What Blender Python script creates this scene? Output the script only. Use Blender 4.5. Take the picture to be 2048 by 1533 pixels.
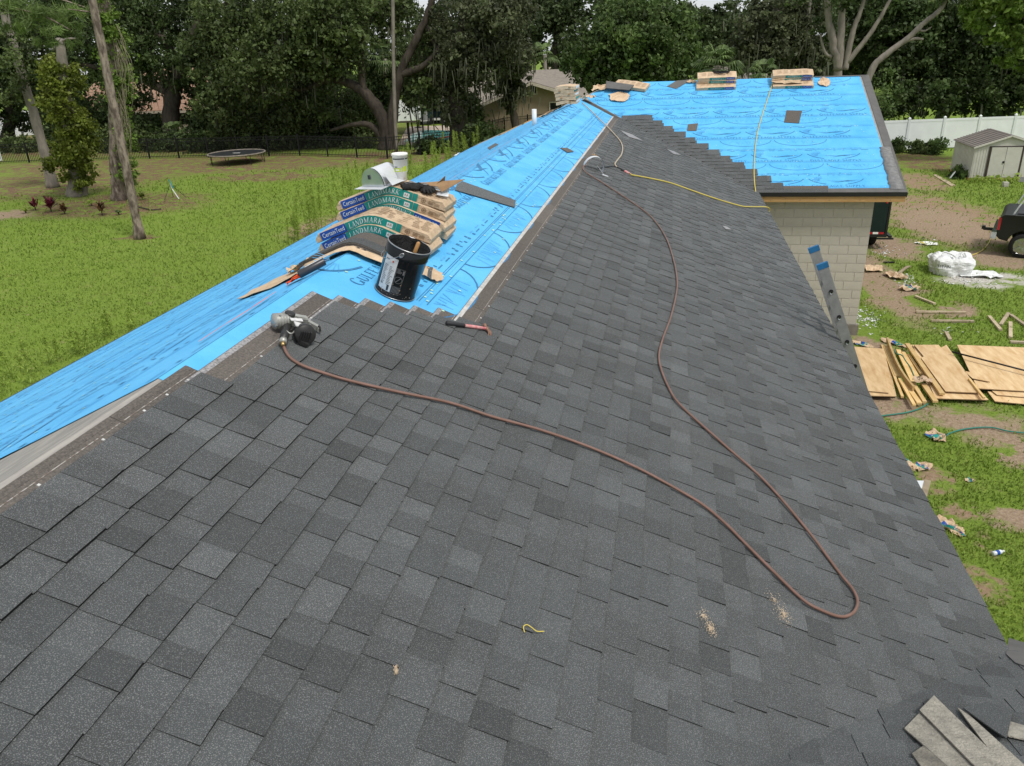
import bpy, math, random
import numpy as np
from mathutils import Vector, Matrix, noise as mnoise
sc = bpy.context.scene
for o in list(bpy.data.objects): bpy.data.objects.remove(o)
# ---------------------------------------------------------------- camera
CZ = 6.4                                   # eye height above the yard, standing on the roof
FPX, PITCH, ROLL, YAW = 1551.67, 0.4116, 0.0398, -0.2044
def cam_axes():
    cw, sw, cp, sp = math.cos(YAW), math.sin(YAW), math.cos(PITCH), math.sin(PITCH)
    fwd = Vector((sw*cp, cw*cp, -sp)); right = Vector((cw, -sw, 0)); down = fwd.cross(right)
    cr, sr = math.cos(ROLL), math.sin(ROLL)
    return right*cr + down*sr, -sr*right + cr*down, fwd
CR, CD, CF = cam_axes()
CAM = Vector((0, 0, CZ))
cam = bpy.data.cameras.new('camera'); camo = bpy.data.objects.new('camera', cam)
sc.collection.objects.link(camo); sc.camera = camo
cam.sensor_width = 36; cam.lens = FPX/2048*36; cam.clip_end = 2000; cam.clip_start = .05
camo.matrix_world = Matrix(((CR.x, -CD.x, -CF.x, 0), (CR.y, -CD.y, -CF.y, 0), (CR.z, -CD.z, -CF.z, CZ), (0, 0, 0, 1)))
# ---------------------------------------------------------------- sky, sun, exposure
SUN_EL, SUN_AZ = math.radians(58), math.radians(128)      # azimuth clockwise from +Y
w = bpy.data.worlds.new('World'); sc.world = w; w.use_nodes = True
nt = w.node_tree; nt.nodes.clear()
sky = nt.nodes.new('ShaderNodeTexSky'); sky.sky_type = 'NISHITA'; sky.sun_disc = False
sky.sun_elevation = SUN_EL; sky.sun_rotation = SUN_AZ; sky.dust_density = 3.0; sky.ozone_density = 1.0
mixn = nt.nodes.new('ShaderNodeMix'); mixn.data_type = 'RGBA'; mixn.inputs[0].default_value = .78
mixn.inputs[7].default_value = (8.3, 8.6, 8.9, 1)         # even overcast cloud layer over the sky
bg = nt.nodes.new('ShaderNodeBackground'); bg.inputs[1].default_value = .092
wo = nt.nodes.new('ShaderNodeOutputWorld')
nt.links.new(sky.outputs[0], mixn.inputs[6]); nt.links.new(mixn.outputs[2], bg.inputs[0]); nt.links.new(bg.outputs[0], wo.inputs[0])
sl = bpy.data.lights.new('sun', 'SUN'); sl.energy = 2.3; sl.angle = math.radians(11); sl.color = (1, .965, .91)
so = bpy.data.objects.new('sun', sl); sc.collection.objects.link(so)
sd = Vector((math.sin(SUN_AZ)*math.cos(SUN_EL), math.cos(SUN_AZ)*math.cos(SUN_EL), math.sin(SUN_EL)))
so.rotation_euler = sd.to_track_quat('Z', 'Y').to_euler(); so.location = (20, -20, 40)
sc.view_settings.view_transform = 'Standard'; sc.view_settings.look = 'None'
sc.view_settings.exposure = 0.2; sc.view_settings.gamma = 1
# ---------------------------------------------------------------- helpers
R = random.Random(7)
def ray(x, y): return CR*((x-1024)/FPX) + CD*((y-766.5)/FPX) + CF
def gnd(x, y, z=0.):
    r = ray(x, y); return CAM + r*((z-CZ)/r.z)
def at_y(x, y, Y):
    r = ray(x, y); return CAM + r*(Y/r.y)
def on_plane(x, y, P0, n):
    r = ray(x, y); return CAM + r*((P0-CAM).dot(n)/r.dot(n))
class MB:
    def __init__(s): s.v = []; s.f = []; s.m = []; s.t = []
    def add(s, vs, fs, mi=0, tone=.5):
        b = len(s.v); s.v.extend([tuple(a) for a in vs])
        for f in fs: s.f.append(tuple(i+b for i in f)); s.m.append(mi); s.t.append(tone)
        return s
    def box(s, c, d, M=None, mi=0, tone=.5):
        x, y, z = d[0]/2, d[1]/2, d[2]/2
        P = [Vector((sx*x, sy*y, sz*z)) for sz in (-1, 1) for sx, sy in ((-1, -1), (1, -1), (1, 1), (-1, 1))]
        if M is not None: P = [M @ q for q in P]
        c = Vector(c); P = [q+c for q in P]
        return s.add(P, [(3, 2, 1, 0), (4, 5, 6, 7), (0, 1, 5, 4), (1, 2, 6, 5), (2, 3, 7, 6), (3, 0, 4, 7)], mi, tone)
    def bar(s, a, b, wd, th, up=(0, 0, 1), mi=0, tone=.5):
        a, b = Vector(a), Vector(b); d = (b-a); L = d.length; d = d/L
        u = Vector(up); x = d.cross(u)
        if x.length < 1e-4: x = d.cross(Vector((1, 0, 0)))
        x.normalize(); u = x.cross(d)
        M = Matrix((d, x, u)).transposed()
        return s.box((a+b)/2, (L, wd, th), M, mi, tone)
    def tube(s, pts, r, n=8, mi=0, tone=.5, caps=True):
        pts = [Vector(q) for q in pts]; k = len(pts)
        rs = r if isinstance(r, (list, tuple)) else [r]*k
        vs = []; up = None
        for i, q in enumerate(pts):
            d = (pts[min(i+1, k-1)]-pts[max(i-1, 0)])
            d = d.normalized() if d.length > 1e-9 else Vector((0, 0, 1))
            if up is None:
                up = Vector((0, 0, 1)) if abs(d.z) < .9 else Vector((1, 0, 0))
            x = d.cross(up)
            if x.length < 1e-5: x = d.orthogonal()
            x.normalize(); up = x.cross(d)
            for j in range(n):
                a = 2*math.pi*j/n; vs.append(q + (x*math.cos(a)+up*math.sin(a))*rs[i])
        fs = [(i*n+j, i*n+(j+1) % n, (i+1)*n+(j+1) % n, (i+1)*n+j) for i in range(k-1) for j in range(n)]
        if caps: fs += [tuple(range(n-1, -1, -1)), tuple((k-1)*n+j for j in range(n))]
        return s.add(vs, fs, mi, tone)
    def lathe(s, prof, n=24, M=None, mi=0, tone=.5, close=True):
        vs = [Vector((r*math.cos(2*math.pi*j/n), r*math.sin(2*math.pi*j/n), z)) for r, z in prof for j in range(n)]
        if M is not None: vs = [M @ q for q in vs]
        k = len(prof)
        fs = [(i*n+j, i*n+(j+1) % n, (i+1)*n+(j+1) % n, (i+1)*n+j) for i in range(k-1) for j in range(n)]
        if close: fs += [tuple(range(n-1, -1, -1)), tuple((k-1)*n+j for j in range(n))]
        return s.add(vs, fs, mi, tone)
    def sheet(s, G, th, nrm=None, mi=0, tone=.5, mi2=None):
        """G: grid [i][j] of points; closed shell of thickness th along nrm (or the local normal)."""
        nu, nv = len(G), len(G[0]); T = []; B = []
        for i in range(nu):
            for j in range(nv):
                q = Vector(G[i][j])
                if nrm is None:
                    a = Vector(G[min(i+1, nu-1)][j])-Vector(G[max(i-1, 0)][j]); b = Vector(G[i][min(j+1, nv-1)])-Vector(G[i][max(j-1, 0)])
                    nn = a.cross(b); nn = nn.normalized() if nn.length > 1e-12 else Vector((0, 0, 1))
                else: nn = Vector(nrm)
                T.append(q + nn*th); B.append(q)
        N = nu*nv; I = lambda i, j: i*nv+j
        top = [(I(i, j), I(i+1, j), I(i+1, j+1), I(i, j+1)) for i in range(nu-1) for j in range(nv-1)]
        fs = [tuple(reversed([k+N for k in f])) for f in top]
        ring = [I(i, 0) for i in range(nu)] + [I(nu-1, j) for j in range(1, nv)] + [I(i, nv-1) for i in range(nu-2, -1, -1)] + [I(0, j) for j in range(nv-2, 0, -1)]
        side = [(ring[k], ring[k-1], ring[k-1]+N, ring[k]+N) for k in range(len(ring))]
        b = len(s.v); s.v.extend([tuple(q) for q in T+B])
        for f in top: s.f.append(tuple(i+b for i in f)); s.m.append(mi); s.t.append(tone)
        for f in fs+side: s.f.append(tuple(i+b for i in f)); s.m.append(mi if mi2 is None else mi2); s.t.append(tone)
        return s
    def build(s, name, mats, parent=None, org=None, smooth=False, label=None, cat=None, group=None, kind=None):
        me = bpy.data.meshes.new(name)
        o = bpy.data.objects.new(name, me)
        if parent is not None:
            off = WL.get(parent.name, Vector((0, 0, 0))); o.parent = parent; WL[o.name] = off
        else:
            A = np.array(s.v)
            off = Vector(org) if org is not None else Vector((float((A[:, 0].min()+A[:, 0].max())/2), float((A[:, 1].min()+A[:, 1].max())/2), float(A[:, 2].min())))
            o.location = off; WL[o.name] = off
        A = np.array(s.v, dtype=np.float64) - np.array(off)
        me.from_pydata(A.tolist(), [], s.f)
        for m in (mats if isinstance(mats, (list, tuple)) else [mats]): me.materials.append(m)
        if any(s.m): me.polygons.foreach_set('material_index', s.m)
        if len(set(s.t)) > 1 or s.t[0] != .5:
            at = me.attributes.new('tone', 'FLOAT', 'FACE'); at.data.foreach_set('value', s.t)
        if smooth: me.polygons.foreach_set('use_smooth', [True]*len(s.f))
        me.update(); sc.collection.objects.link(o)
        return tag(o, label, cat, group, kind)
WL = {}
def tag(o, label=None, cat=None, group=None, kind=None):
    if label: o['label'] = label
    if cat: o['category'] = cat
    if group: o['group'] = group
    if kind: o['kind'] = kind
    return o
def thing(name, loc, label, cat, group=None):
    o = bpy.data.objects.new(name, None); o.empty_display_size = .1; sc.collection.objects.link(o)
    o.location = loc; WL[o.name] = Vector(loc); return tag(o, label, cat, group)
def part(mb, name, mats, parent, smooth=False, **k): return mb.build(name, mats, parent, smooth=smooth, **k)
def fastmesh(name, V, F, mat, parent=None, tone=None, smooth=False):
    """V (n,3), F (m,k) numpy arrays"""
    me = bpy.data.meshes.new(name); m, k = F.shape
    me.vertices.add(len(V)); me.vertices.foreach_set('co', np.ascontiguousarray(V, dtype=np.float32).ravel())
    me.loops.add(m*k); me.loops.foreach_set('vertex_index', np.ascontiguousarray(F, dtype=np.int32).ravel())
    me.polygons.add(m); me.polygons.foreach_set('loop_start', np.arange(0, m*k, k, dtype=np.int32))
    if smooth: me.polygons.foreach_set('use_smooth', np.ones(m, bool))
    me.materials.append(mat); me.update(calc_edges=True)
    if tone is not None:
        at = me.attributes.new('tone', 'FLOAT', 'FACE'); at.data.foreach_set('value', np.ascontiguousarray(tone, dtype=np.float32))
    o = bpy.data.objects.new(name, me); sc.collection.objects.link(o)
    if parent is not None: o.parent = parent
    return o
def spline(P, n=8):
    P = [Vector(q) for q in P]; out = []
    for i in range(len(P)-1):
        a, b, c, d = P[max(i-1, 0)], P[i], P[i+1], P[min(i+2, len(P)-1)]
        for k in range(n):
            t = k/n; out.append(.5*((2*b)+(c-a)*t+(2*a-5*b+4*c-d)*t*t+(3*b-a-3*c+d)*t**3))
    out.append(P[-1]); return out
def nz(x, y, z=0., s=1.): return mnoise.noise(Vector((x*s, y*s, z*s)))
# ---------------------------------------------------------------- materials
def L(h):                                        # sRGB hex -> linear
    c = [int(h[i:i+2], 16)/255 for i in (0, 2, 4)]
    return tuple(((u+.055)/1.055)**2.4 if u > .04045 else u/12.92 for u in c)
def mat(name, c1, c2=None, rough=.7, scale=8., detail=4., spec=.3, metal=0., bump=0., bscale=None, tone=0., coord='Object', lo=.35, hi=.65, stretch=None, speck=None, trans=0., emit=None):
    """procedural: noise mix c1..c2, optional per-face 'tone' attribute, bump, fine speckle"""
    m = bpy.data.materials.new(name); m.use_nodes = True; n = m.node_tree; N = n.nodes; K = n.links
    b = N['Principled BSDF']; b.inputs['Roughness'].default_value = rough; b.inputs['Metallic'].default_value = metal
    b.inputs['Specular IOR Level'].default_value = spec
    tc = N.new('ShaderNodeTexCoord'); src = tc.outputs[coord]
    if stretch:
        mp = N.new('ShaderNodeMapping'); mp.inputs['Scale'].default_value = stretch; K.new(src, mp.inputs[0]); src = mp.outputs[0]
    def noi(sc_, d=detail, r=.6):
        t = N.new('ShaderNodeTexNoise'); t.inputs['Scale'].default_value = sc_; t.inputs['Detail'].default_value = d; t.inputs['Roughness'].default_value = r
        K.new(src, t.inputs['Vector']); return t.outputs[0]
    def mixc(fac, a, b2, typ='MIX'):
        x = N.new('ShaderNodeMix'); x.data_type = 'RGBA'; x.blend_type = typ
        for sock, val in ((0, fac), (6, a), (7, b2)):
            if hasattr(val, 'is_linked'): K.new(val, x.inputs[sock])
            else: x.inputs[sock].default_value = val if sock == 0 else (*val[:3], 1)
        return x.outputs[2]
    def ramp(v, lo, hi):
        r = N.new('ShaderNodeMapRange'); r.inputs[1].default_value = lo; r.inputs[2].default_value = hi; K.new(v, r.inputs[0]); return r.outputs[0]
    c2 = c2 or tuple(u*.8 for u in c1)
    col = mixc(ramp(noi(scale), lo, hi), c1, c2)
    if speck:                                     # (scale, colour, threshold, amount)
        col = mixc(ramp(noi(speck[0], 2, .5), speck[2], speck[2]+.12), col, speck[1]) if len(speck) < 4 else mixc(mathmul(N, K, ramp(noi(speck[0], 2, .5), speck[2], speck[2]+.12), speck[3]), col, speck[1])
    if tone:
        a = N.new('ShaderNodeAttribute'); a.attribute_name = 'tone'
        r = N.new('ShaderNodeMapRange'); r.inputs[3].default_value = 1-tone; r.inputs[4].default_value = 1+tone; K.new(a.outputs['Fac'], r.inputs[0])
        cb = N.new('ShaderNodeCombineColor'); 
        for i in range(3): K.new(r.outputs[0], cb.inputs[i])
        col = mixc(1., col, cb.outputs[0], 'MULTIPLY')
    K.new(col, b.inputs['Base Color'])
    if bump:
        bp = N.new('ShaderNodeBump'); bp.inputs['Strength'].default_value = bump; bp.inputs['Distance'].default_value = .02
        K.new(noi(bscale or scale*3, 5), bp.inputs['Height']); K.new(bp.outputs[0], b.inputs['Normal'])
    if trans:
        b.inputs['Transmission Weight'].default_value = trans
    return m
def mathmul(N, K, a, f):
    x = N.new('ShaderNodeMath'); x.operation = 'MULTIPLY'; x.inputs[1].default_value = f; K.new(a, x.inputs[0]); return x.outputs[0]
M = {}
M['shingle'] = mat('shingle_granules', (.100, .107, .108), (.086, .090, .091), .92, 2.2, 6, .2, bump=.7, bscale=260, tone=.27, speck=(280, (.33, .34, .338), .53, .62))
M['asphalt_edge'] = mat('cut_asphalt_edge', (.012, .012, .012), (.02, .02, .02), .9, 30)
M['headlap'] = mat('shingle_headlap', (.150, .132, .117), (.092, .082, .074), .95, 90, 3, .15, bump=.4, bscale=200, tone=.3, speck=(200, (.30, .27, .24), .62, .6))
M['oldshingle'] = mat('weathered_shingle', (.40, .37, .31), (.24, .225, .195), .95, 14, 6, .1, bump=.8, bscale=90, tone=.3, speck=(120, (.48, .44, .36), .6, .7))
M['tape'] = mat('sealant_tape', (.34, .33, .33), (.12, .115, .115), .5, 70, 5, .3, lo=.38, hi=.66)
M['dash'] = mat('nail_line', (.40, .38, .35), (.16, .13, .11), .8, 45, 3, .2, lo=.42, hi=.58)
M['tapewhite'] = mat('pale_release_tape', (.55, .54, .51), (.36, .35, .33), .5, 22, 5, .3)
M['blue'] = mat('blue_underlayment', L('62B7E8'), L('50A9E0'), .62, 2.2, 5, .2, bump=.35, bscale=26, stretch=(1, 1, 1))
M['ink'] = mat('grey_blue_ink', L('2C6A96'), L('3A7BA8'), .6, 12)
M['ink2'] = mat('faint_print_ink', L('4B97C8'), L('58A4D4'), .6, 12)
M['nailcap'] = mat('plastic_nail_cap', L('A9D6CC'), L('B8D8A8'), .5, 30)
M['deck'] = mat('weathered_roof_deck', (.36, .34, .31), (.24, .23, .215), .9, 6, 6, .1, stretch=(6, .8, 1), bump=.2)
M['chalk'] = mat('red_chalk', (.75, .16, .10), (.70, .25, .18), .8, 8)
M['black_metal'] = mat('black_drip_edge', (.012, .012, .013), rough=.4, spec=.5)
M['pine'] = mat('yellow_pine_board', (.62, .39, .17), (.50, .29, .11), .65, 3, 6, .25, stretch=(1, 12, 12), tone=.25)
M['block'] = mat('concrete_block', (.67, .63, .55), (.56, .53, .465), .92, 2.2, 8, .15, bump=.35, bscale=60, coord='Object', tone=.25)
M['mortar'] = mat('mortar', (.47, .44, .39), (.42, .395, .35), .95, 8, 5, .1, bump=.3)
M['concrete'] = mat('concrete_footing', (.26, .235, .20), (.17, .15, .13), .95, 3, 6, .1, bump=.3)
M['cement'] = mat('roof_cement_smear', (.22, .22, .215), (.14, .14, .14), .6, 14, 5, .3, bump=.6, bscale=25)
M['rake'] = mat('rake_edge_strip', (.13, .125, .12), (.10, .098, .095), .7, 6)
# ---------------------------------------------------------------- the house
Xr, Wm, S = -2.2971, 4.1928, 5/12.
Yv, Ww, Xe, Yw, Xw = 17.5862, 4.9398, 4.8809, 17.8919, 4.3697
zr = CZ-1.3711; ze = zr-S*Wm; zw = ze+S*Ww
XR, XL, YR = Xr+Wm, Xr-Wm, Yv+Ww
Yn = 3.66                                         # near valley corner at the eave
cs, sn = 12/13., 5/13.
SL = Wm/cs; SW = Ww/cs                            # slope lengths
def RS(u, v, w=0.): return Vector((Xr+cs*v+sn*w, u, zr-sn*v+cs*w))          # main slope, facing right
def LS(u, v, w=0.): return Vector((Xr-cs*v-sn*w, u, zr-sn*v+cs*w))          # main slope, facing left
def WS(u, v, w=0.): return Vector((u, YR-cs*v-sn*w, zw-sn*v+cs*w))          # far wing, facing the camera
zn = zr; Yrn = Yn-Wm                              # near wing ridge
def NS(u, v, w=0.): return Vector((u, Yrn+cs*v+sn*w, zn-sn*v+cs*w))         # near wing, facing away
nR, nL, nW, nN = Vector((sn, 0, cs)), Vector((-sn, 0, cs)), Vector((0, -sn, cs)), Vector((0, sn, cs))
def pRS(x, y, w=0.): P = on_plane(x, y, RS(0, 0, w), nR); return P.y, (P-RS(0, 0, w)).dot(Vector((cs, 0, -sn)))
def pLS(x, y, w=0.): P = on_plane(x, y, LS(0, 0, w), nL); return P.y, (P-LS(0, 0, w)).dot(Vector((-cs, 0, -sn)))
def pWS(x, y, w=0.): P = on_plane(x, y, WS(0, 0, w), nW); return P.x, (P-WS(0, 0, w)).dot(Vector((0, -cs, -sn)))
def pNS(x, y, w=0.): P = on_plane(x, y, NS(0, 0, w), nN); return P.x, (P-NS(0, 0, w)).dot(Vector((0, cs, -sn)))
house = thing('house', (0, 0, 0), 'half re-roofed house with blue underlayment, grey shingles and block walled wing', 'house')
# decks: a solid slab for every roof plane (20 mm), tops on the planes
mb = MB()
def slab(pts, n, th=.03):
    k = len(pts); a = [Vector(q) for q in pts]; b = [q-Vector(n)*th for q in a]
    mb.add(a+b, [tuple(range(k)), tuple(range(2*k-1, k-1, -1))]+[(i, i+k, (i+1) % k+k, (i+1) % k) for i in range(k)])
YB = YR+Ww
slab([RS(Yrn, 0), RS(Yrn+.001, 0), RS(Yn, SL), RS(Yv, SL), RS(Yv+Wm, 0)], nR)
slab([LS(Yrn-2, 0), LS(Yv+Wm, 0), LS(YB-(SL+.0)*0, SL), LS(Yrn-2, SL)], nL)
slab([Vector((Xr, Yv+Wm, zr)), WS(Xr+Wm, SW), WS(Xe, SW), WS(Xe, 0), Vector((Xr+Ww-Wm, YR, zw))], nW)
slab([Vector((Xe, YR, zw)), Vector((Xe, YB, ze)), Vector((XL, YB, ze)), Vector((Xr+Ww-Wm, YR, zw))], (0, sn, cs))
slab([LS(Yv+Wm, 0), Vector((Xr+Ww-Wm, YR, zw)), LS(YB, SL)], nL)
slab([NS(Xr, 0), NS(XR, SL), NS(7, SL), NS(7, 0)], nN)
slab([NS(Xr, 0), NS(7, 0), Vector((7, Yrn-Wm, ze)), Vector((Xr, Yrn-Wm, ze))], (0, -sn, cs))
roof = part(mb, 'roof', M['deck'], house)
# ---- shingles: every tab is a piece; 300 largest in view are objects, the rest one mesh
EXPO = .1429; V0 = SL+.03
tabs = []                                         # (points 8, tone, weight)
def tab(F, u0, u1, vl, raised, tone, seed, ext=.17, skew=0.):
    wl, wh = (.0258, .0122) if raised else (.0208, .0106)
    wl += R.uniform(-.001, .0015)
    a = [F(u0, vl-ext, wh), F(u1+skew*0, vl-ext, wh), F(u1, vl+R.uniform(-.004, .004), wl), F(u0, vl+R.uniform(-.004, .004), wl)]
    b = [F(u0, vl-ext, 0.0012), F(u1, vl-ext, 0.0012), F(u1, vl-.002, .0012), F(u0, vl-.002, .0012)]
    c = (a[0]+a[1]+a[2]+a[3])/4; d = (c-CAM)
    q = d.dot(CF); vis = 0
    if q > .1:
        px = 1024+FPX*d.dot(CR)/q; py = 766.5+FPX*d.dot(CD)/q
        if -60 < px < 2110 and -20 < py < 1590:
            n = (a[1]-a[0]).cross(a[3]-a[0]); vis = abs((u1-u0)*EXPO*n.normalized().dot(d.normalized()))/d.length_squared
    tabs.append((a+b, tone, vis))
def course(F, ua, ub, vl, seed):
    r = random.Random(seed); u = ua; k = r.random() < .5
    base = r.uniform(.42, .58)
    while u < ub-.02:
        wd = r.choice((.10, .125, .14, .155, .17, .19)) * r.uniform(.93, 1.07)
        e = min(ub, u+wd)
        if ub-e < .05: e = ub
        t = base+(r.choice((-.40, -.26, -.14, -.02)) if k else r.choice((.02, .10, .22, .40)))*r.uniform(.4, 1.1)*(1 if r.random() < .8 else -1)
        tab(F, u, e, vl, k, max(0, min(1, t)), seed); u = e; k = not k if r.random() < .93 else k
def vall_far(v): return Yv+Wm-cs*v                # u of far valley on main slope
def vall_near(v): return Yrn+cs*v
NC = 24; topc = []
for j in range(0, 31):
    vl = V0-j*EXPO
    if j < NC: ua, ub = max(vall_near(vl-.07), 0.6)-.22, vall_far(vl-.07)+.05
    elif j < 30: ua, ub = .6, 4.99-(j-NC)*.108+R.uniform(-.012, .012)
    else: ua, ub = .6, 3.12
    course(RS, ua, ub, vl, 100+j)
    topc.append((vl, ua, ub))
for j in range(0, 31):                            # near wing, to the right of the valley
    vl = V0-j*EXPO; ua = XR-(V0-vl)*cs-.16
    course(NS, ua, min(ua+2.4, 4.6), vl, 300+j)
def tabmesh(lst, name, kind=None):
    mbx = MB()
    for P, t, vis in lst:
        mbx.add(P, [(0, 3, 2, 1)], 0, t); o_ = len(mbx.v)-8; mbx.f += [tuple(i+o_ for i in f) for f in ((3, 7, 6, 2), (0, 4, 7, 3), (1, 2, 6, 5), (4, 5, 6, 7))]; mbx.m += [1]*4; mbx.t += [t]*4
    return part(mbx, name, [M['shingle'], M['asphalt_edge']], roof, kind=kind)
tabs.sort(key=lambda q: -q[2])
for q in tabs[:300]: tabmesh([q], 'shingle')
rest = tabs[300:]
# shingle ends woven through the far valley on to the wing slope, stepped
SWT = []
for j in range(1, NC):
    vl = V0-j*EXPO; z = RS(0, vl).z; vW = (zw-z)/sn; uval = Xr+cs*vl
    end = uval+.58+(.09 if j % 2 else -.04)+R.uniform(-.03, .03); u = uval-.10; k = j % 2
    n0 = len(tabs)
    while u < end-.02:
        e = min(end, u+R.uniform(.13, .24)); e = end if end-e < .07 else e
        tab(WS, u, e, vW, k, R.uniform(.15, .5), 0, ext=.26); k = not k; u = e
    rest += tabs[n0:]
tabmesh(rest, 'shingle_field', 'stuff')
M['bare_nail'] = mat('nail_head', (.6, .6, .58), rough=.4)
# ---- brown head-laps still uncovered above the top courses, with pale sealant strip
mb = MB(); HL = .19
def strip(F, u0, u1, v0, v1, w, mi, tone=.5, mbx=None, th=.003):
    nu = max(2, int(abs(u1-u0)/.45)+1)
    G = [[F(u0+(u1-u0)*i/(nu-1), v, w) for v in (v0, v1)] for i in range(nu)]
    n = (F(0, 0, 1)-F(0, 0, 0))
    a = MB() if mbx is None else mbx
    vs = []
    for i in range(nu): vs += [G[i][0]+n*th, G[i][1]+n*th, G[i][0], G[i][1]]
    fs = []
    for i in range(nu-1):
        o = i*4; fs += [(o, o+1, o+5, o+4), (o+1, o+3, o+7, o+5), (o, o+4, o+6, o+2)]
    fs += [(0, 2, 3, 1), ((nu-1)*4, (nu-1)*4+1, (nu-1)*4+3, (nu-1)*4+2)]
    # keep top outward
    if (vs[1]-vs[0]).cross(vs[4]-vs[0]).dot(n) < 0: fs = [tuple(reversed(f)) for f in fs]
    a.add(vs, fs, mi, tone); return a
for vl, ua, ub in topc:
    if vl == topc[NC-1][0]: u0 = 4.3
    elif vl > topc[NC-1][0]: continue
    else: u0 = .6 if vl < topc[29][0]-.01 else (3.0 if vl < topc[28][0]-.01 else ub-.5)
    HL = .115 if u0 == .6 else .19; vt = vl-EXPO; u = ub+.012; tone = R.uniform(.3, .7)
    segs = [u]                                    # one shingle is 0.98 m long: joints along the strip
    x = u0
    pieces = []
    while x < u-.02: e = min(u, x+.98); pieces.append((x, e)); x = e
    wv = .0065+.0004*((V0-vl)/EXPO)*0
    for a, b in pieces:
        m1 = MB(); strip(RS, a+.002, b-.002, vt-HL, vt+.03, wv-.003, 0, R.uniform(.3, .7), m1)
        strip(RS, a+.002, b-.002, vt-HL+.004, vt-HL+.036, wv, 1 if HL > .15 else 0, .5, m1, .0012)
        for g in range(3):
            un = a+.12+(b-a-.2)*g/2.2; strip(RS, un, un+.011, vt-.042, vt-.031, wv, 3, .5, m1, .003)
        strip(RS, a+.01, b-.01, vt-.058, vt-.0545, wv, 2, .5, m1, .0012); strip(RS, a+.01, b-.01, vt-.024, vt-.0210, wv, 2, .5, m1, .0012)
        part(m1, 'headlap_strip', [M['headlap'], M['tape' if b < 5.2 else 'tapewhite'], M['dash'], M['bare_nail']], roof)
# brown felt strip turning up beside the far valley
m1 = MB(); G = [[RS(vall_far(v)-.62+.15*v, v, .004), RS(vall_far(v)-.02, v, .004)] for v in (.06, .35, .65, 1.12)]
m1.sheet(G, .004, None); part(m1, 'valley_felt', M['headlap'], roof)
# ---------------------------------------------------------------- lettering (flat print as thin faces)
def _l(x0, y0, x1, y1, w):
    dx, dy = x1-x0, y1-y0; l = math.hypot(dx, dy); nx, ny = -dy/l*w/2, dx/l*w/2
    return [[(x0+nx, y0+ny), (x0-nx, y0-ny), (x1-nx, y1-ny), (x1+nx, y1+ny)]]
def _a(cx, cy, rx, ry, a0, a1, w, n=9):
    out = []; P = []
    for i in range(n+1):
        a = math.radians(a0+(a1-a0)*i/n); c, s_ = math.cos(a), math.sin(a)
        t = w*(.45+.75*abs(c)); P.append(((cx+rx*c, cy+ry*s_), (cx+(rx-t)*c, cy+(ry-t*.8)*s_)))
    for i in range(n): out.append([P[i][0], P[i][1], P[i+1][1], P[i+1][0]])
    return out
def _v(x, y0, y1, w=.13, sf=(1, 1)):                  # upright with serifs
    q = _l(x, y0, x, y1, w)
    if sf[0]: q += _l(x-.13, y0+.02, x+.13, y0+.02, .04)
    if sf[1]: q += _l(x-.13, y1-.02, x+.13, y1-.02, .04)
    return q
GL = {
 'G': (.92, _a(.45, .5, .4, .52, 45, 330, .13)+_v(.76, .08, .42)), 'U': (.9, _v(.2, .35, 1, .13, (0, 1))+_v(.72, .35, 1, .05, (0, 1))+_a(.46, .35, .32, .36, 180, 360, .12)),
 'L': (.75, _v(.2, 0, 1)+_l(.2, .02, .7, .02, .045)+_l(.68, 0, .68, .25, .04)), 'F': (.72, _v(.2, 0, 1)+_l(.2, .98, .68, .98, .045)+_l(.66, .75, .66, 1, .04)+_l(.2, .52, .5, .52, .045)),
 'E': (.76, _v(.2, 0, 1)+_l(.2, .98, .68, .98, .045)+_l(.66, .78, .66, 1, .04)+_l(.2, .52, .5, .52, .045)+_l(.2, .02, .7, .02, .045)+_l(.68, 0, .68, .25, .04)),
 'A': (.88, _l(.15, 0, .44, 1, .05)+_l(.44, 1, .75, 0, .13)+_l(.26, .34, .62, .34, .045)+_l(.03, .02, .27, .02, .04)+_l(.61, .02, .88, .02, .04)),
 'S': (.66, _a(.33, .74, .25, .27, 30, 270, .1)+_a(.33, .26, .27, .27, -150, 90, .1)), 'P': (.74, _v(.2, 0, 1)+_a(.28, .74, .36, .27, -90, 90, .12)+_l(.2, .98, .3, .98, .045)+_l(.2, .48, .3, .48, .045)),
 'Y': (.84, _l(.15, 1, .43, .48, .13)+_l(.72, 1, .43, .48, .05)+_v(.43, 0, .5, .13, (1, 0))+_l(.03, .98, .28, .98, .04)+_l(.6, .98, .84, .98, .04)),
 'N': (.95, _v(.17, 0, 1, .05)+_v(.8, 0, 1, .05, (0, 1))+_l(.17, 1, .8, 0, .14)), 'D': (.9, _v(.2, 0, 1)+_a(.3, .5, .5, .5, -90, 90, .14)+_l(.2, .98, .32, .98, .045)+_l(.2, .02, .32, .02, .045)),
 'M': (1.08, _v(.16, 0, 1, .05)+_v(.9, 0, 1, .13)+_l(.16, 1, .52, .05, .13)+_l(.52, .05, .9, 1, .05)), 'R': (.86, _v(.2, 0, 1)+_a(.28, .74, .34, .27, -90, 90, .12)+_l(.2, .98, .3, .98, .045)+_l(.2, .48, .35, .48, .045)+_l(.4, .5, .8, 0, .13)),
 'K': (.88, _v(.2, 0, 1)+_l(.26, .45, .72, .98, .05)+_l(.36, .56, .8, 0, .13)+_l(.6, .98, .84, .98, .04)), ' ': (.4, [])}
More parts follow.
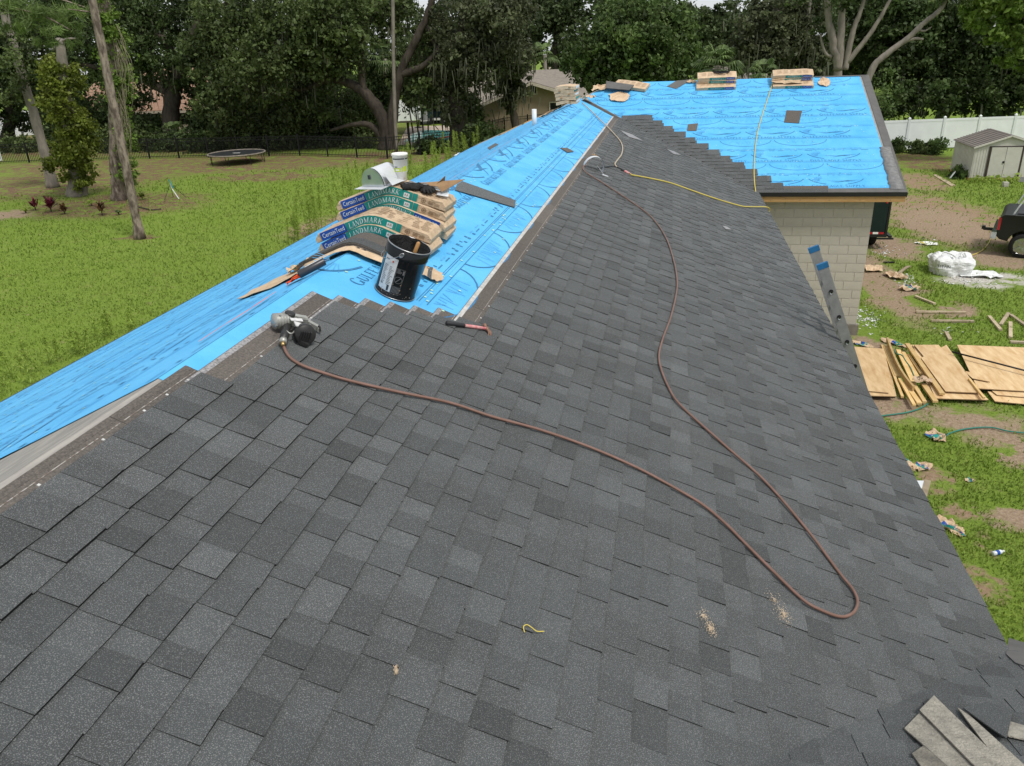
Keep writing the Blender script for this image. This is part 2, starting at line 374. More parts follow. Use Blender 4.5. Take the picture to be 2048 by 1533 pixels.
def serif(txt, h, small=None, sp=.04):
    """quads in 2D (baseline at 0); letters after the first of each word at height `small` * h"""
    q = []; x = 0; first = True
    for ch in txt:
        k = h if (first or not small) else h*small
        a, P = GL[ch]
        for f in P: q.append([(x+u*k, v*k) for u, v in f])
        x += a*k+sp*h; first = ch == ' '
    return q, x
_tc = {}
def sans(txt, h):
    if txt not in _tc:
        cu = bpy.data.curves.new('t', 'FONT'); cu.body = txt; cu.size = 1.4; cu.resolution_u = 2
        ob = bpy.data.objects.new('t', cu); me = ob.to_mesh()
        _tc[txt] = ([tuple(v.co[:2]) for v in me.vertices], [tuple(f.vertices) for f in me.polygons])
        ob.to_mesh_clear(); bpy.data.objects.remove(ob); bpy.data.curves.remove(cu)
    V, F = _tc[txt]
    return [[(V[i][0]*h, V[i][1]*h) for i in f] for f in F], max(v[0] for v in V)*h
def put(mb, quads, fn, mi, tone=.5):
    for q in quads: mb.add([fn(x, y) for x, y in q], [tuple(range(len(q)))], mi, tone)
def arc2(cx, cy, rx, ry, a0, a1, wd, n=16):
    out = []
    for i in range(n):
        a, b = (math.radians(a0+(a1-a0)*k/n) for k in (i, i+1))
        out.append([(cx+rx*math.cos(a), cy+ry*math.sin(a)), (cx+(rx-wd)*math.cos(a), cy+(ry-wd)*math.sin(a)), (cx+(rx-wd)*math.cos(b), cy+(ry-wd)*math.sin(b)), (cx+rx*math.cos(b), cy+ry*math.sin(b))])
    return out
BIRD = [[(-.18, .19), (.02, .13), (.10, .10), (-.02, .10)], [(.02, .13), (.16, .22), (.36, .24), (.14, .12)], [(.10, .10), (.14, .12), (.02, .02), (-.10, -.04)], [(.02, .13), (.10, .10), (.30, .07), (.14, .12)]]
def logo(mb, fn, mi, mi2, sc_=1., words=True, flatb=False):
    """supplier print, 1.2 m wide: swoosh arcs, gull and lettering"""
    P = [[(x*sc_*(1.35 if flatb else .9), (y*.4+.06 if flatb else y*.9)*sc_) for x, y in q] for q in BIRD]; put(mb, P, fn, mi)
    put(mb, [[(x*sc_, y*sc_) for x, y in q] for q in arc2(-.02, .30, .62, .34, 196, 248, .022)+arc2(-.02, .30, .62, .34, 292, 344, .022)], fn, mi)
    for k in range(9):
        a = math.radians(100+k*14); put(mb, [[(x*sc_, y*sc_) for x, y in q] for q in _l(-.30+.08*math.cos(a), .16+.06*math.sin(a), -.30+.24*math.cos(a), .16+.17*math.sin(a), .008)], fn, mi2)
    if words:
        q, wd = serif('GULFEAGLE SUPPLY', .105*sc_, .8); put(mb, [[(x-wd/2, y-.13*sc_) for x, y in f] for f in q], fn, mi)
def reeds(mb, fn, mi, mi2):
    """half-round print with reeds, flat side up"""
    put(mb, arc2(0, 0, .58, .27, 180, 360, .014), fn, mi)
    for k in range(11):
        x = -.3+k*.06+R.uniform(-.02, .02); put(mb, _l(x, -.03, x+R.uniform(-.08, .08), -.10-R.uniform(0, .1), .006), fn, mi2)
def ticks(mb, fn, u0, u1, y, mi, mi2):
    x = u0
    while x < u1-.3:
        k = R.random(); wd = R.uniform(.08, .2) if k < .4 else R.uniform(.02, .05)
        put(mb, _l(x, y, x+wd, y, .012 if k < .4 else .03), fn, mi if k < .5 else mi2); x += wd+R.uniform(.05, .2)
# ---------------------------------------------------------------- blue underlayment sheets
def sheet_strip(F, u0f, u1f, va, vb, idx, w0, kind, flip=1, nseg=14, nails=True, lip=.0014, plain=False):
    """one roll width laid along u between slope distances va..vb (lower lap lifted)"""
    mbx = MB(); G = []
    for i in range(nseg+1):
        row = []
        for k, v in enumerate((va, (va+vb)/2, vb)):
            a, b = u0f(v), u1f(v); u = a+(b-a)*i/nseg
            row.append(F(u, v + (.012*nz(u*1.7, idx*3.1) if k == 2 else 0), w0+.0005*nz(u*2.3, v*5, idx)+(lip if k == 2 else 0)))
        G.append(row)
    n = F(0, 0, 1)-F(0, 0, 0)
    mbx.sheet(G, .0010, n)
    ua, ub = u0f((va+vb)/2), u1f((va+vb)/2); top = w0+.0042
    # flip=1: text runs along +u with its top towards the ridge
    fn = lambda x, y, o=0.: F(o+flip*x, 0, 0)
    per = 1.22; off = R.uniform(.3, .9)
    vb_ = vb-.055
    x = ua+off
    if plain: return part(mbx, 'underlayment_sheet', [M['blue']], roof)
    while kind and x < ub-.15:
        if ua+.5 < x < ub-.55:
            f2 = lambda px, py, x=x: F(x+flip*px, vmid-py, top)
            if kind == 1: vmid = vb-.17; logo(mbx, f2, 1, 2, .95, True, True)
            else: vmid = va+.10; reeds(mbx, f2, 1, 2)
        x += per
    ticks(mbx, lambda px, py: F(px, va+.06+py, top), ua+.2, ub-.1, 0 if kind != 2 else vb-va-.14, 1, 2)
    ticks(mbx, lambda px, py: F(px, va+.06+py, top), ua+.2, ub-.1, (vb-va)*.82, 2, 2)
    put(mbx, _l(ua+.05, 0, ub-.05, 0, .007), lambda px, py: F(px, vb-.035+py, top), 1)
    put(mbx, _l(ua+.05, 0, ub-.05, 0, .005), lambda px, py: F(px, vb-.085+py, top), 2)
    if nails:
        for k in range(int((ub-ua)*4)):
            u = R.uniform(ua+.1, ub-.1); v = R.choice((vb-.04, vb-.04, (va+vb)/2, va+.2, va+.3))+R.uniform(-.02, .02)
            put(mbx, [[(u+.011*math.cos(a*math.pi/3), .011*math.sin(a*math.pi/3)) for a in range(6)]], lambda px, py: F(px, v+py, top+.002), 3)
    return part(mbx, 'underlayment_sheet', [M['blue'], M['ink' if flip > 0 else 'ink2'], M['ink2'], M['nailcap']], roof)
# far wing: ten laps
for k in range(10):
    va, vb = max(.0, k*.52-.06), min(SW-.08, (k+1)*.52)
    left = lambda v: (Xr+Ww-Wm-cs*v+.02) if v < (zw-zr)/sn else (Xr+cs*(v-(zw-zr)/sn)+.03)
    sheet_strip(WS, left, lambda v: Xe-.15-(.05 if k < 7 else .10), va, vb, k, .0015+.0016*(k % 2), 1 if k % 2 else 2)
# main slope, two rolls along the ridge
sheet_strip(RS, lambda v: 2.95, lambda v: vall_far(v)-.3, .0, .70, 21, .0024, 0, lip=.001, nails=False, plain=True)
mbx = MB(); u = 5.40; top = .0068
while u < 20:
    f2 = lambda px, py, u=u: RS(u+px, .165-py, top); logo(mbx, f2, 0, 1, 1.0); u += 1.34
u = 5.35
f3 = None
while u < 20:
    f3 = lambda px, py, u=u: RS(u+px, .735-py, top); reeds(mbx, f3, 0, 1); u += 1.3
for vv in (.655, .672, .735): put(mbx, _l(4.98, 0, 20.5, 0, .006), lambda px, py: RS(px, vv+py, top), 0)
ticks(mbx, lambda px, py: RS(px, .60+py, top), 4.98, 20, 0, 0, 0); ticks(mbx, lambda px, py: RS(px, .565+py, top), 4.98, 20, 0, 1, 0)
for k in range(120):
    u = 4.95+15.5*R.random()**1.3; v = R.choice((.70, .70, .86, .3, .12))+R.uniform(-.03, .03)
    put(mbx, [[(u+.012*math.cos(a*math.pi/3), .012*math.sin(a*math.pi/3)) for a in range(6)]], lambda px, py: RS(px, v+py, top+.002), 2)
sheet_strip(RS, lambda v: 4.25, lambda v: vall_far(v)-.4, .66, 1.25, 22, .0006, 0, nails=False, lip=0, plain=True)
part(mbx, 'underlayment_print', [M['ink'], M['ink2'], M['nailcap']], roof, kind='stuff')
# left slope: eight laps; the near end of the top one is torn and lifted over the ridge
for k in range(9):
    va, vb = max(.0, k*.51-.05), min(SL+.02, (k+1)*.51+.01)
    near = (lambda v: 2.93-.75*v) if k < 2 else (lambda v: 1.9)
    sheet_strip(LS, near, lambda v: Yv+Wm+v*.9, va, vb, 40+k, .004+.0028*(k % 2), (0, 1, 2)[k % 3], flip=-1)
# red chalk line along the ridge
mbx = MB()
for (a, b, wd) in ((3.55, 4.5, .02), (3.75, 4.35, .014), (4.6, 6.0, .012), (8.4, 13.5, .012)):
    n_ = int((b-a)/.12)
    put(mbx, [[(a+(b-a)*i/n_, .05*nz(i*.5, a)+wd*.5), (a+(b-a)*i/n_, .05*nz(i*.5, a)-wd*.5), (a+(b-a)*(i+1)/n_, .05*nz((i+1)*.5, a)-wd*.5), (a+(b-a)*(i+1)/n_, .05*nz((i+1)*.5, a)+wd*.5)] for i in range(n_)], lambda px, py: LS(px, .16+.03*(px-3)/2+py, .022), 0)
part(mbx, 'chalk_line', M['chalk'], roof)
# ---- wing eave: starter strips, drip edge, sub-fascia, rake strip
m1 = MB(); strip(WS, XR-.1, 3.36, SW-.24, SW-.12, .008, 0, .4, m1); part(m1, 'starter_strip', M['headlap'], roof)
m1 = MB(); strip(WS, XR-.1, 3.33, SW-.13, SW+.02, .012, 0, .25, m1, .005); part(m1, 'starter_strip', M['shingle'], roof)
m1 = MB(); strip(WS, 3.335, Xe+.01, SW-.125, SW+.018, .011, 0, .85, m1, .005); part(m1, 'starter_strip', M['rake'], roof)
m1 = MB(); m1.box((XR-.2+(Xe-XR+.2)/2+.0, Yv-.012, ze-.045), (Xe-XR+.24, .012, .075)); part(m1, 'drip_edge', M['black_metal'], roof)
m1 = MB(); m1.box((XR+(Xe-XR)/2+.05, Yv+.026, ze-.145), (Xe-XR-.1, .04, .115))
for k in range(9): m1.box((XR+.3+k*.3, Yv+.004, ze-.16+.03*(k % 2)), (.012, .006, .012), None, 1)
part(m1, 'sub_fascia', [M['pine'], M['rake']], roof)
m1 = MB(); strip(WS, Xe-.155, Xe+.02, .0, SW+.01, .0105, 0, .5, m1, .004); part(m1, 'rake_strip', M['rake'], roof)
m1 = MB(); m1.box((Xe+.022, Yv+Ww/2, (ze+zw)/2-.06), (.012, Ww*13/12, .11), Matrix.Rotation(math.atan(S), 3, 'X')); part(m1, 'rake_board', M['rake'], roof)
m1 = MB(); G = []
for i in range(22):
    v = 3.55+i*.082; G.append([WS(Xe-.26-.05*i/22+.05*nz(i*.7, 5), v, .014), WS(Xe-.16, v, .021), WS(Xe-.03-.03*abs(nz(i*.9, 2)), v, .0165)])
m1.sheet(G, .003, nW); part(m1, 'cement_smear', M['cement'], roof, smooth=True)
m1 = MB(); m1.box(((XR-.3+Xe)/2, Yv-.045*0+.0, 0), (.01, .01, .01)) if False else None
# main eave drip edge and ridge of wing
m1 = MB(); m1.box((XR+.015, (Yn+Yv)/2, ze-.03), (.012, Yv-Yn, .06)); part(m1, 'drip_edge', M['black_metal'], roof)
m1 = MB(); m1.box((XL-.015, (Yrn+YB)/2, ze-.03), (.012, YB-Yrn, .07)); part(m1, 'drip_edge', M['black_metal'], roof)
m1 = MB(); strip(WS, 3.6, Xe-.02, .0, .05, .013, 0, .5, m1, .004); part(m1, 'ridge_strip', M['rake'], roof)
# ---- walls
zb0 = .25; zt = 3.095
wl = MB(); wl.box(((-5.9+1.45)/2, 10.0, 1.5), (7.35, 19.9, 3.0)); wl.box(((-5.9+Xw-.01)/2, (Yw+.009+YB-.5)/2, 1.55), (Xw-.01+5.9, YB-.5-Yw-.009, 3.08))
wl.box((3.7, Yn-.6-3, 1.5), (4.4, 6, 3.0))
wall = part(wl, 'wall', M['mortar'], house)
bm_ = {}
def block(x0, x1, zc):
    key = round(x1-x0, 3)
    if key not in bm_:
        b = MB(); wdt = x1-x0-.010; hh = .193
        a, d = wdt/2, hh/2; e = .004
        V = [(-a, .012, -d), (a, .012, -d), (a, .012, d), (-a, .012, d), (-a+e, -.008, -d+e), (a-e, -.008, -d+e), (a-e, -.008, d-e), (-a+e, -.008, d-e)]
        b.add(V, [(4, 5, 6, 7), (0, 1, 5, 4), (1, 2, 6, 5), (2, 3, 7, 6), (3, 0, 4, 7)])
        me = bpy.data.meshes.new('concrete_block'); me.from_pydata(b.v, [], b.f); me.materials.append(M['block'])
        bm_[key] = me
    o = bpy.data.objects.new('concrete_block', bm_[key]); sc.collection.objects.link(o); o.parent = wall
    o.location = ((x0+x1)/2, Yw+.010, zc)
BL, BH = .4064, .2032
for k in range(14):
    z = zb0+BH*(k+.5); x = Xw
    if k % 2 == 0: block(x-BL, x, z); x -= BL
    else: block(x-BL/2, x, z); x -= BL/2
    while x > 1.5: block(x-BL, x, z); x -= BL
m1 = MB(); m1.box(((-5.9+Xw+.04)/2, Yw+.03, .115), (Xw+.04+5.9, .11, .26)); part(m1, 'footing', M['concrete'], house)
for hk in M: pass
# ---------------------------------------------------------------- materials for the things
def m_(k, *a, **kw): M[k] = mat(k, *a, **kw)
m_('kraft_paper', (.60, .45, .30), (.49, .35, .22), .6, 9, 5, .35, bump=1.0, bscale=22, tone=.2)
m_('kraft_dark', (.36, .23, .12), (.28, .17, .09), .8, 9, 5)
m_('band_blue', L('1F4FA3'), L('1A4594'), .45, 14); m_('band_teal', L('1E8F86'), L('177C76'), .45, 14)
m_('white_print', (.72, .75, .75), (.6, .64, .64), .5, 20); m_('brown_print', (.20, .13, .08), (.26, .17, .10), .7, 20)
m_('plastic_film', (.55, .53, .50), rough=.25, spec=.5)
m_('bucket_black', (.006, .008, .010), (.010, .012, .013), .16, 6, spec=.3); m_('tar', (.003, .003, .003), (.006, .006, .006), .5, 30, 5, .2, bump=1., bscale=40)
m_('paper_label', (.62, .62, .60), (.52, .52, .52), .6, 40); m_('bare_steel', (.45, .45, .45), (.3, .3, .3), .35, 20, metal=.9)
m_('rust_dust', (.28, .2, .14), (.2, .14, .1), .8, 20)
m_('wood_handle', (.45, .24, .09), (.36, .18, .06), .5, 12)
m_('galvanized', (.62, .66, .70), (.48, .53, .58), .28, 7, metal=.85); m_('galv_white', (.68, .70, .72), (.6, .62, .64), .4, 7, metal=.3)
m_('foam_white', (.80, .80, .77), (.74, .74, .71), .6, 12); m_('cup_green', L('B9CF2A'), rough=.5); m_('dark_print', (.04, .05, .06), rough=.6)
m_('glove_black', (.012, .012, .012), (.022, .022, .022), .75, 40, bump=.6, bscale=120); m_('glove_grey', (.16, .16, .16), rough=.6)
m_('orange_cloth', L('E8551F'), L('D6461A'), .8, 20, bump=.5); m_('tube_dark', (.03, .032, .04), rough=.35, spec=.5)
m_('gun_grey', (.40, .40, .36), (.30, .30, .28), .4, 16, metal=.4, spec=.5); m_('gun_black', (.018, .018, .018), (.03, .03, .03), .45, 20); m_('brass', (.55, .38, .16), rough=.3, metal=.9)
m_('hose_brown', (.17, .095, .07), (.21, .12, .095), .5, 12); m_('hose_black', (.02, .02, .02), rough=.45); m_('hose_yellow', (.62, .50, .10), (.55, .43, .09), .45, 12); m_('hose_beige', (.46, .38, .28), (.40, .33, .24), .55, 12)
m_('hammer_grip', (.03, .032, .034), rough=.6); m_('hammer_pink', (.55, .15, .18), (.62, .4, .36), .6, 25); m_('rusty_steel', (.32, .18, .12), (.2, .12, .09), .6, 25, metal=.5)
m_('pvc', (.74, .76, .77), rough=.4); m_('sawdust', (.66, .54, .40), (.55, .44, .31), .95, 40)
KR = [M['kraft_paper'], M['band_blue'], M['band_teal'], M['white_print'], M['brown_print'], M['kraft_dark']]
# ---------------------------------------------------------------- shingle bundles bent over a ridge
def arc_path(a, flat):                              # arc length from the ridge centre -> (x, dz), rounded bend
    r = .22; t = abs(a); th = math.atan(S)*flat; la = r*th
    if t < la: ph = t/r; x, z = r*math.sin(ph), -r*(1-math.cos(ph))
    else: x, z = r*math.sin(th)+(t-la)*math.cos(th), -r*(1-math.cos(th))-(t-la)*math.sin(th)
    return math.copysign(x, a), z+.022*flat
def bundle(name, label, P, base, yaw, design, grp, flat=1., Lh=.50, T=.072, Wd=.335, seed=1, rot180=False, front=-1):
    """P: ridge point; lies across the ridge, front printed side faces -Y"""
    t = thing(name, P, label, 'shingle bundle', grp); r = random.Random(seed)
    Mz = Matrix.Rotation(yaw, 3, 'Z'); P = Vector(P)
    def F(a, d, h, n=0.):                           # a along, d depth (0 front .. Wd), h height, n outwards
        x, z = arc_path(a, flat); t0 = math.atan2(-math.copysign(1, a)*S*flat*min(1, abs(a)/.09), 1)
        x += -math.sin(t0)*h; z += math.cos(t0)*h
        return P + Mz @ Vector((x, d, base+z))
    N = 26; mb = MB(); G = []
    prof = [(0.004, 0), (0, .006), (0, T*.5), (0, T-.008), (.010, T), (Wd*.25, T), (Wd*.5, T), (Wd*.75, T), (Wd-.01, T), (Wd, T-.008), (Wd, .006), (Wd-.004, 0)]
    for i in range(N+1):
        a = -Lh+2*Lh*i/N; row = []
        e = min(1, (Lh-abs(a))/.02+.55)
        for k, (d, h) in enumerate(prof):
            w = .006*nz(a*9+seed*7.3, d*14, h*20+seed)
            hh = h*(e if h > .03 else 1)+(w if 3 < k < 9 else 0); dd = d+(w*.7 if k in (1, 2, 3) else -w*.7 if k > 8 else 0)
            row.append(F(a, dd, max(0.001, hh)))
        G.append(row)
    nv = len(prof); vs = [q for row in G for q in row]
    fs = [(i*nv+j, (i+1)*nv+j, (i+1)*nv+(j+1) % nv, i*nv+(j+1) % nv) for i in range(N) for j in range(nv)]
    fs += [tuple(range(nv)), tuple(N*nv+j for j in range(nv-1, -1, -1))]
    mb.add(vs, fs, 0, r.uniform(.35, .7)); part(mb, 'paper_wrapper', KR, t)
    # printed band on the front edge (wraps 2.5 mm proud), and brown print on the top
    mb = MB()
    flip = -1 if rot180 else 1
    def band(a0, a1, h0, h1, mi, n=10, off=.0045):
        for i in range(n):
            q0, q1 = a0+(a1-a0)*i/n, a0+(a1-a0)*(i+1)/n
            mb.add([F(q0, -off, h0), F(q1, -off, h0), F(q1, -off, h1), F(q0, -off, h1)], [(0, 1, 2, 3)], mi)
    A = lambda a: flip*a
    if design:
        lo, hi = sorted((A(-Lh+.055), A(-Lh+.29))); band(lo, hi, .003, T-.003, 1)
        lo, hi = sorted((A(-Lh+.293), A(-Lh+.70))); band(lo, hi, .003, T-.003, 2)
        lo, hi = sorted((A(-Lh+.704), A(-Lh+.745))); band(lo, hi, .003, T-.003, 2, 3)
        def tx(q, a0, h0):
            for f in q: mb.add([F(A(a0+x), -.0062, (h0+y) if flip > 0 else T-h0-y) for x, y in f], [tuple(range(len(f)))], 3)
        q, wd = sans('CertainTeed', .036); tx([[(x*.205/wd, y) for x, y in f] for f in q], -Lh+.07, .021)
        q, wd = serif('LANDMARK', .042); tx([[((x+.22*y)*.27/wd, y) for x, y in f] for f in q], -Lh+.315, .014)
        tx([[(.0, 0), (.05, 0), (.05, .038), (.0, .038)]], -Lh+.625, .014)
        q, wd = sans('AR', .022)
        for f in q: mb.add([F(A(-Lh+.63+x*.04/wd), -.0072, (.024+y) if flip > 0 else T-.024-y) for x, y in f], [tuple(range(len(f)))], 4)
        put(mb, arc2(0, 0, .021, .021, 0, 360, .005), lambda x, y: F(A(-Lh+.80+x), -.0052, .034+y), 4)
        put(mb, arc2(0, 0, .009, .009, 0, 360, .009), lambda x, y: F(A(-Lh+.80+x), -.0052, .034+y), 4)
        for k in range(3): put(mb, _l(.845, .044-k*.010, .885+.02*(k == 0), .044-k*.010, .006), lambda x, y: F(A(-Lh+x), -.0052, y), 4)
        for k in range(7): put(mb, _l(.905+k*.006, .02, .905+k*.006, .042, .003), lambda x, y: F(A(-Lh+x), -.0052, y), 4)
        for k in range(6):
            d0 = .045+k*.045
            for j in range(9):
                a0 = -Lh+.16+j*.09+r.uniform(-.02, .02); ln = r.uniform(.03, .075)
                mb.add([F(a0+u, d0+dv, T+.0075) for u, dv in ((0, 0), (ln, 0), (ln, .012), (0, .012))], [(0, 1, 2, 3)], 4 if j % 3 else 0)
    else:
        band(-Lh+.06, Lh-.06, .01, T-.02, 0, 8, .002)
    part(mb, 'printed_band', KR, t, kind='stuff')
    return t
RP = lambda y, z=0.: (Xr, y, zr+z)
BG = 'shingle bundles stacked over the main ridge'
T_ = .073
bundle('shingle_bundle', 'wrapped shingle bundle right behind the black bucket, lower one of the front pair', RP(5.80, .012), .0, math.radians(-3), 1, BG, seed=3)
bundle('shingle_bundle', 'wrapped shingle bundle with bare brown top, upper one of the front pair', RP(5.82, .012), T_, math.radians(1), 1, BG, flat=0.90, seed=4)
bundle('shingle_bundle', 'bottom bundle of the tall stack behind the front pair, mostly hidden', RP(6.30, .012), .0, math.radians(2), 0, BG, seed=5)
bundle('shingle_bundle', 'reversed shingle bundle with upside-down lettering, second from bottom of the tall stack', RP(6.27, .012), T_, math.radians(-2), 1, BG, flat=0.93, seed=6, rot180=True)
bundle('shingle_bundle', 'torn-labelled bundle directly under the one carrying cup and gloves', RP(6.28, .012), 2*T_, math.radians(1), 1, BG, flat=0.86, seed=7)
bundle('shingle_bundle', 'top bundle of the tall stack, carrying the cup, vent hood and gloves', RP(6.30, .012), 3*T_, math.radians(-1), 1, BG, flat=0.78, seed=8)
zt4 = zr+.012+4*T_+.024                                # top of the tall stack at the ridge
# opened bundle in front of the pair: loose shingles still bent over the ridge
t = thing('opened_shingle_bundle', RP(5.32), 'opened bundle of loose shingles left of and behind the black bucket', 'shingle bundle', BG)
for k in range(5):
    mb = MB(); G = []
    y0 = 5.34+.012*k+R.uniform(-.01, .01); sh = R.uniform(-.03, .03)
    for i in range(19):
        a = -.47+sh+.94*i/18; x, z = arc_path(a, 1.)
        G.append([(Xr+x, y0+d, zr+.012+z+.0058*k+.004*nz(a*5, k)) for d in (0, .14, .33)])
    mb.sheet(G, .005, (0, 0, 1), 0, .3+.1*(k % 3))
    if k == 4:
        for i in range(18):
            q = [G[i][0], G[i+1][0], G[i+1][1], G[i][1]]; mb.add([Vector(p)+Vector((0, 0, .0062)) for p in q], [(0, 1, 2, 3)], 1, .2)
    part(mb, 'loose_shingle', [M['headlap'], M['shingle']], t)
mb = MB(); G = []
for i in range(15):
    a = -.40+.85*i/14; x, z = arc_path(a, 1.); G.append([(Xr+x, 5.275+d+.012*nz(a*9, d*20), zr+.006+z+.006*nz(a*12, d*9)+.012*(d > .03)) for d in (0, .03, .065, .09)])
mb.sheet(G, .002, (0, 0, 1), 0, .8); part(mb, 'torn_wrapper_edge', M['kraft_paper'], t, smooth=True)
# crumpled paper and such
def crumple(name, label, cat, c, size, mats, grp=None, seed=0, n=None, up=None, nu=9, nv=7, amp=.30, yaw=0., flat=.5, stripe=True):
    """a crushed paper wrapper: folded sheet resting on plane n through c"""
    n = Vector(n) if n is not None else Vector((0, 0, 1)); c = Vector(c)
    ex = Vector((1, 0, 0)); ex = (ex-n*ex.dot(n)).normalized(); ey = n.cross(ex)
    cy_, sy_ = math.cos(yaw), math.sin(yaw); ex, ey = ex*cy_+ey*sy_, ey*cy_-ex*sy_
    mb = MB(); G = []; lw = 1e9
    for i in range(nu):
        row = []
        for j in range(nv):
            u, v = i/(nu-1)-.5, j/(nv-1)-.5; k = seed*9.7
            fo = abs(((u*1.9+v*1.1+nz(u*2, v*2, k)*.9+.13*seed) % 1)-.5)*2; fo2 = abs(((v*2.3-u*.9+nz(u*3, v*3, k+5)*.8) % 1)-.5)*2
            h = amp*size[0]*(.45*fo+.35*fo2+.35*abs(nz(u*5, v*5, k+9)))
            du = .24*nz(u*1.6, v*1.6, k+20)+.03*nz(u*9, v*9, k); dv = .24*nz(u*1.6, v*1.6, k+30)+.03*nz(u*9, v*9, k+4)
            row.append([(u*(1-.9*v*v)+du)*size[0], (v*(1-1.1*u*u)+dv)*size[1], h*flat*2])
        G.append(row)
    lo = min(p[2] for row in G for p in row)
    for row in G:
        for j, p in enumerate(row): row[j] = c+ex*p[0]+ey*p[1]+n*(p[2]-lo+.003)
    mb.sheet(G, .0025, n, 0, R.uniform(.4, .8))
    if stripe and len(mats) > 1:
        for q in range(len(mb.f)):
            i = q//(nv-1)
            if q < (nu-1)*(nv-1) and i in (2, 3): mb.m[q] = 1
            elif q < (nu-1)*(nv-1) and i == 4 and len(mats) > 2: mb.m[q] = 2
    return mb.build(name, mats, org=c, smooth=False, label=label, cat=cat, group=grp)
KP = [M['kraft_paper'], M['band_teal'], M['band_blue']]
u, v = pLS(560, 560); P = LS(u, v, .008)
crumple('paper_wrapper', 'long torn brown wrapper trailing down the blue slope left of the bundles', 'wrapper', LS(5.3, .70, .01), (.50, .85), KP[:1], seed=2, n=nL, amp=.05, yaw=.9)
crumple('paper_wrapper', 'upright curled brown wrapper at left end of the opened bundle', 'wrapper', LS(5.50, .50, .02), (.30, .30), KP, seed=5, n=nL, amp=.25, yaw=.4)
crumple('paper_wrapper', 'torn wrapper scrap beside the right foot of the bucket', 'wrapper', RS(5.52, .60, .02), (.17, .22), [M['kraft_paper'], M['shingle']], seed=8, n=nR, amp=.12, yaw=.2)
# sealant tube and orange rag on the ridge
c0 = LS(*pLS(604, 562), .045); c1 = LS(*pLS(656, 536), .050)
t = thing('sealant_tube', LS(*pLS(630, 550), .01), 'dark sealant tube lying along the ridge left of the bucket', 'sealant tube')
mb = MB(); d = (c1-c0).normalized(); mb.tube([c0, c0+d*.004, c1-d*.004, c1], [.026, .028, .028, .026], 14); part(mb, 'tube_body', M['tube_dark'], t, smooth=True)
mb = MB(); mb.tube([c0-d*.055, c0-d*.02, c0], [.004, .007, .009], 8); part(mb, 'nozzle', M['orange_cloth'], t, smooth=True)
mb = MB()
for a, l in ((.3, .06), (.55, .03), (.7, .05)):
    q = c0+(c1-c0)*a; x = d.cross(nL).normalized(); n_ = x.cross(d)
    for s_ in (-.5, 0, .5):
        mb.add([q+n_*.0288*math.cos(s_)-x*.0288*math.sin(s_), q+d*l+n_*.0288*math.cos(s_)-x*.0288*math.sin(s_), q+d*l+n_*.0288*math.cos(s_+.25)-x*.0288*math.sin(s_+.25), q+n_*.0288*math.cos(s_+.25)-x*.0288*math.sin(s_+.25)], [(0, 1, 2, 3)])
part(mb, 'tube_print', M['white_print'], t, kind='stuff')
crumple('orange_rag', 'small orange rag lying at the end of the sealant tube', 'rag', LS(*pLS(592, 566), .012), (.15, .10), [M['orange_cloth']], seed=12, n=nL, amp=.2)
# ---------------------------------------------------------------- tar bucket
ub, vb = pRS(800, 588); BP = RS(4.96, .495, .010)
ax = nR; bx = Vector((0, 1, 0)); by = ax.cross(bx)
MBK = Matrix((bx, by, ax)).transposed()
class Off:
    def __init__(s, M3, o): s.m, s.o = M3, Vector(o)
    def __matmul__(s, q): return s.m @ q + s.o
B = Off(MBK, BP)
t = thing('bucket', BP, 'black metal bucket of roofing tar standing on the blue underlayment', 'bucket')
mb = MB(); mb.lathe([(.138, 0), (.142, .004), (.142, .012), (.138, .018), (.148, .285), (.152, .29), (.149, .297), (.151, .36), (.145, .36), (.141, .29), (.134, .02), (.02, .018)], 40, B, 0); part(mb, 'bucket_body', M['bucket_black'], t, smooth=True)
mb = MB(); mb.tube([B @ Vector((.150*math.cos(a), .150*math.sin(a), .362)) for a in [i*math.pi/20 for i in range(41)]], .0045, 6, caps=False); mb.tube([B @ Vector((.143*math.cos(a), .143*math.sin(a), .004)) for a in [i*math.pi/20 for i in range(41)]], .003, 6, caps=False); part(mb, 'rim', M['bare_steel'], t, smooth=True)
mb = MB(); G = []
for i in range(13):
    rr = .141*i/12+.0005; G.append([B @ Vector((rr*math.cos(j*math.pi/15), rr*math.sin(j*math.pi/15), .275+.09*(i/12.)**3+.012*nz(rr*40*math.cos(j*math.pi/15), rr*40*math.sin(j*math.pi/15)))) for j in range(31)])
mb.sheet(G, .002, ax); part(mb, 'tar', M['tar'], t, smooth=True)
cd = (CAM-BP); ca = math.atan2(cd.dot(by), cd.dot(bx))              # angle of the side that faces the photographer
def bside(a, h, off=.001): r_ = .138+.010*(h-.018)/.267+off; return B @ Vector((r_*math.cos(a), r_*math.sin(a), h))
def patch(mb, a0, a1, h0, h1, mi, off=.0012, n=8, sk=0.):
    for i in range(n):
        p, q = a0+(a1-a0)*i/n, a0+(a1-a0)*(i+1)/n; e = sk*i/n
        mb.add([bside(p, h0+sk*i/n, off), bside(q, h0+sk*(i+1)/n, off), bside(q, h1+sk*(i+1)/n, off), bside(p, h1+sk*i/n, off)], [(0, 1, 2, 3)], mi)
sg = -1 if (MBK @ Vector((math.cos(ca-.3), math.sin(ca-.3), 0))).dot(CR) > (MBK @ Vector((math.cos(ca+.3), math.sin(ca+.3), 0))).dot(CR) else 1
AA = lambda x: ca+sg*x                                  # x>0 to the right in view
mb = MB(); patch(mb, AA(-1.0), AA(-.25), .04, .285, 0)
for k in range(13):
    for j in range(2): patch(mb, AA(-.92+j*.34), AA(-.92+j*.34+R.uniform(.12, .26)), .215-k*.011, .219-k*.011, 1, .002, 2)
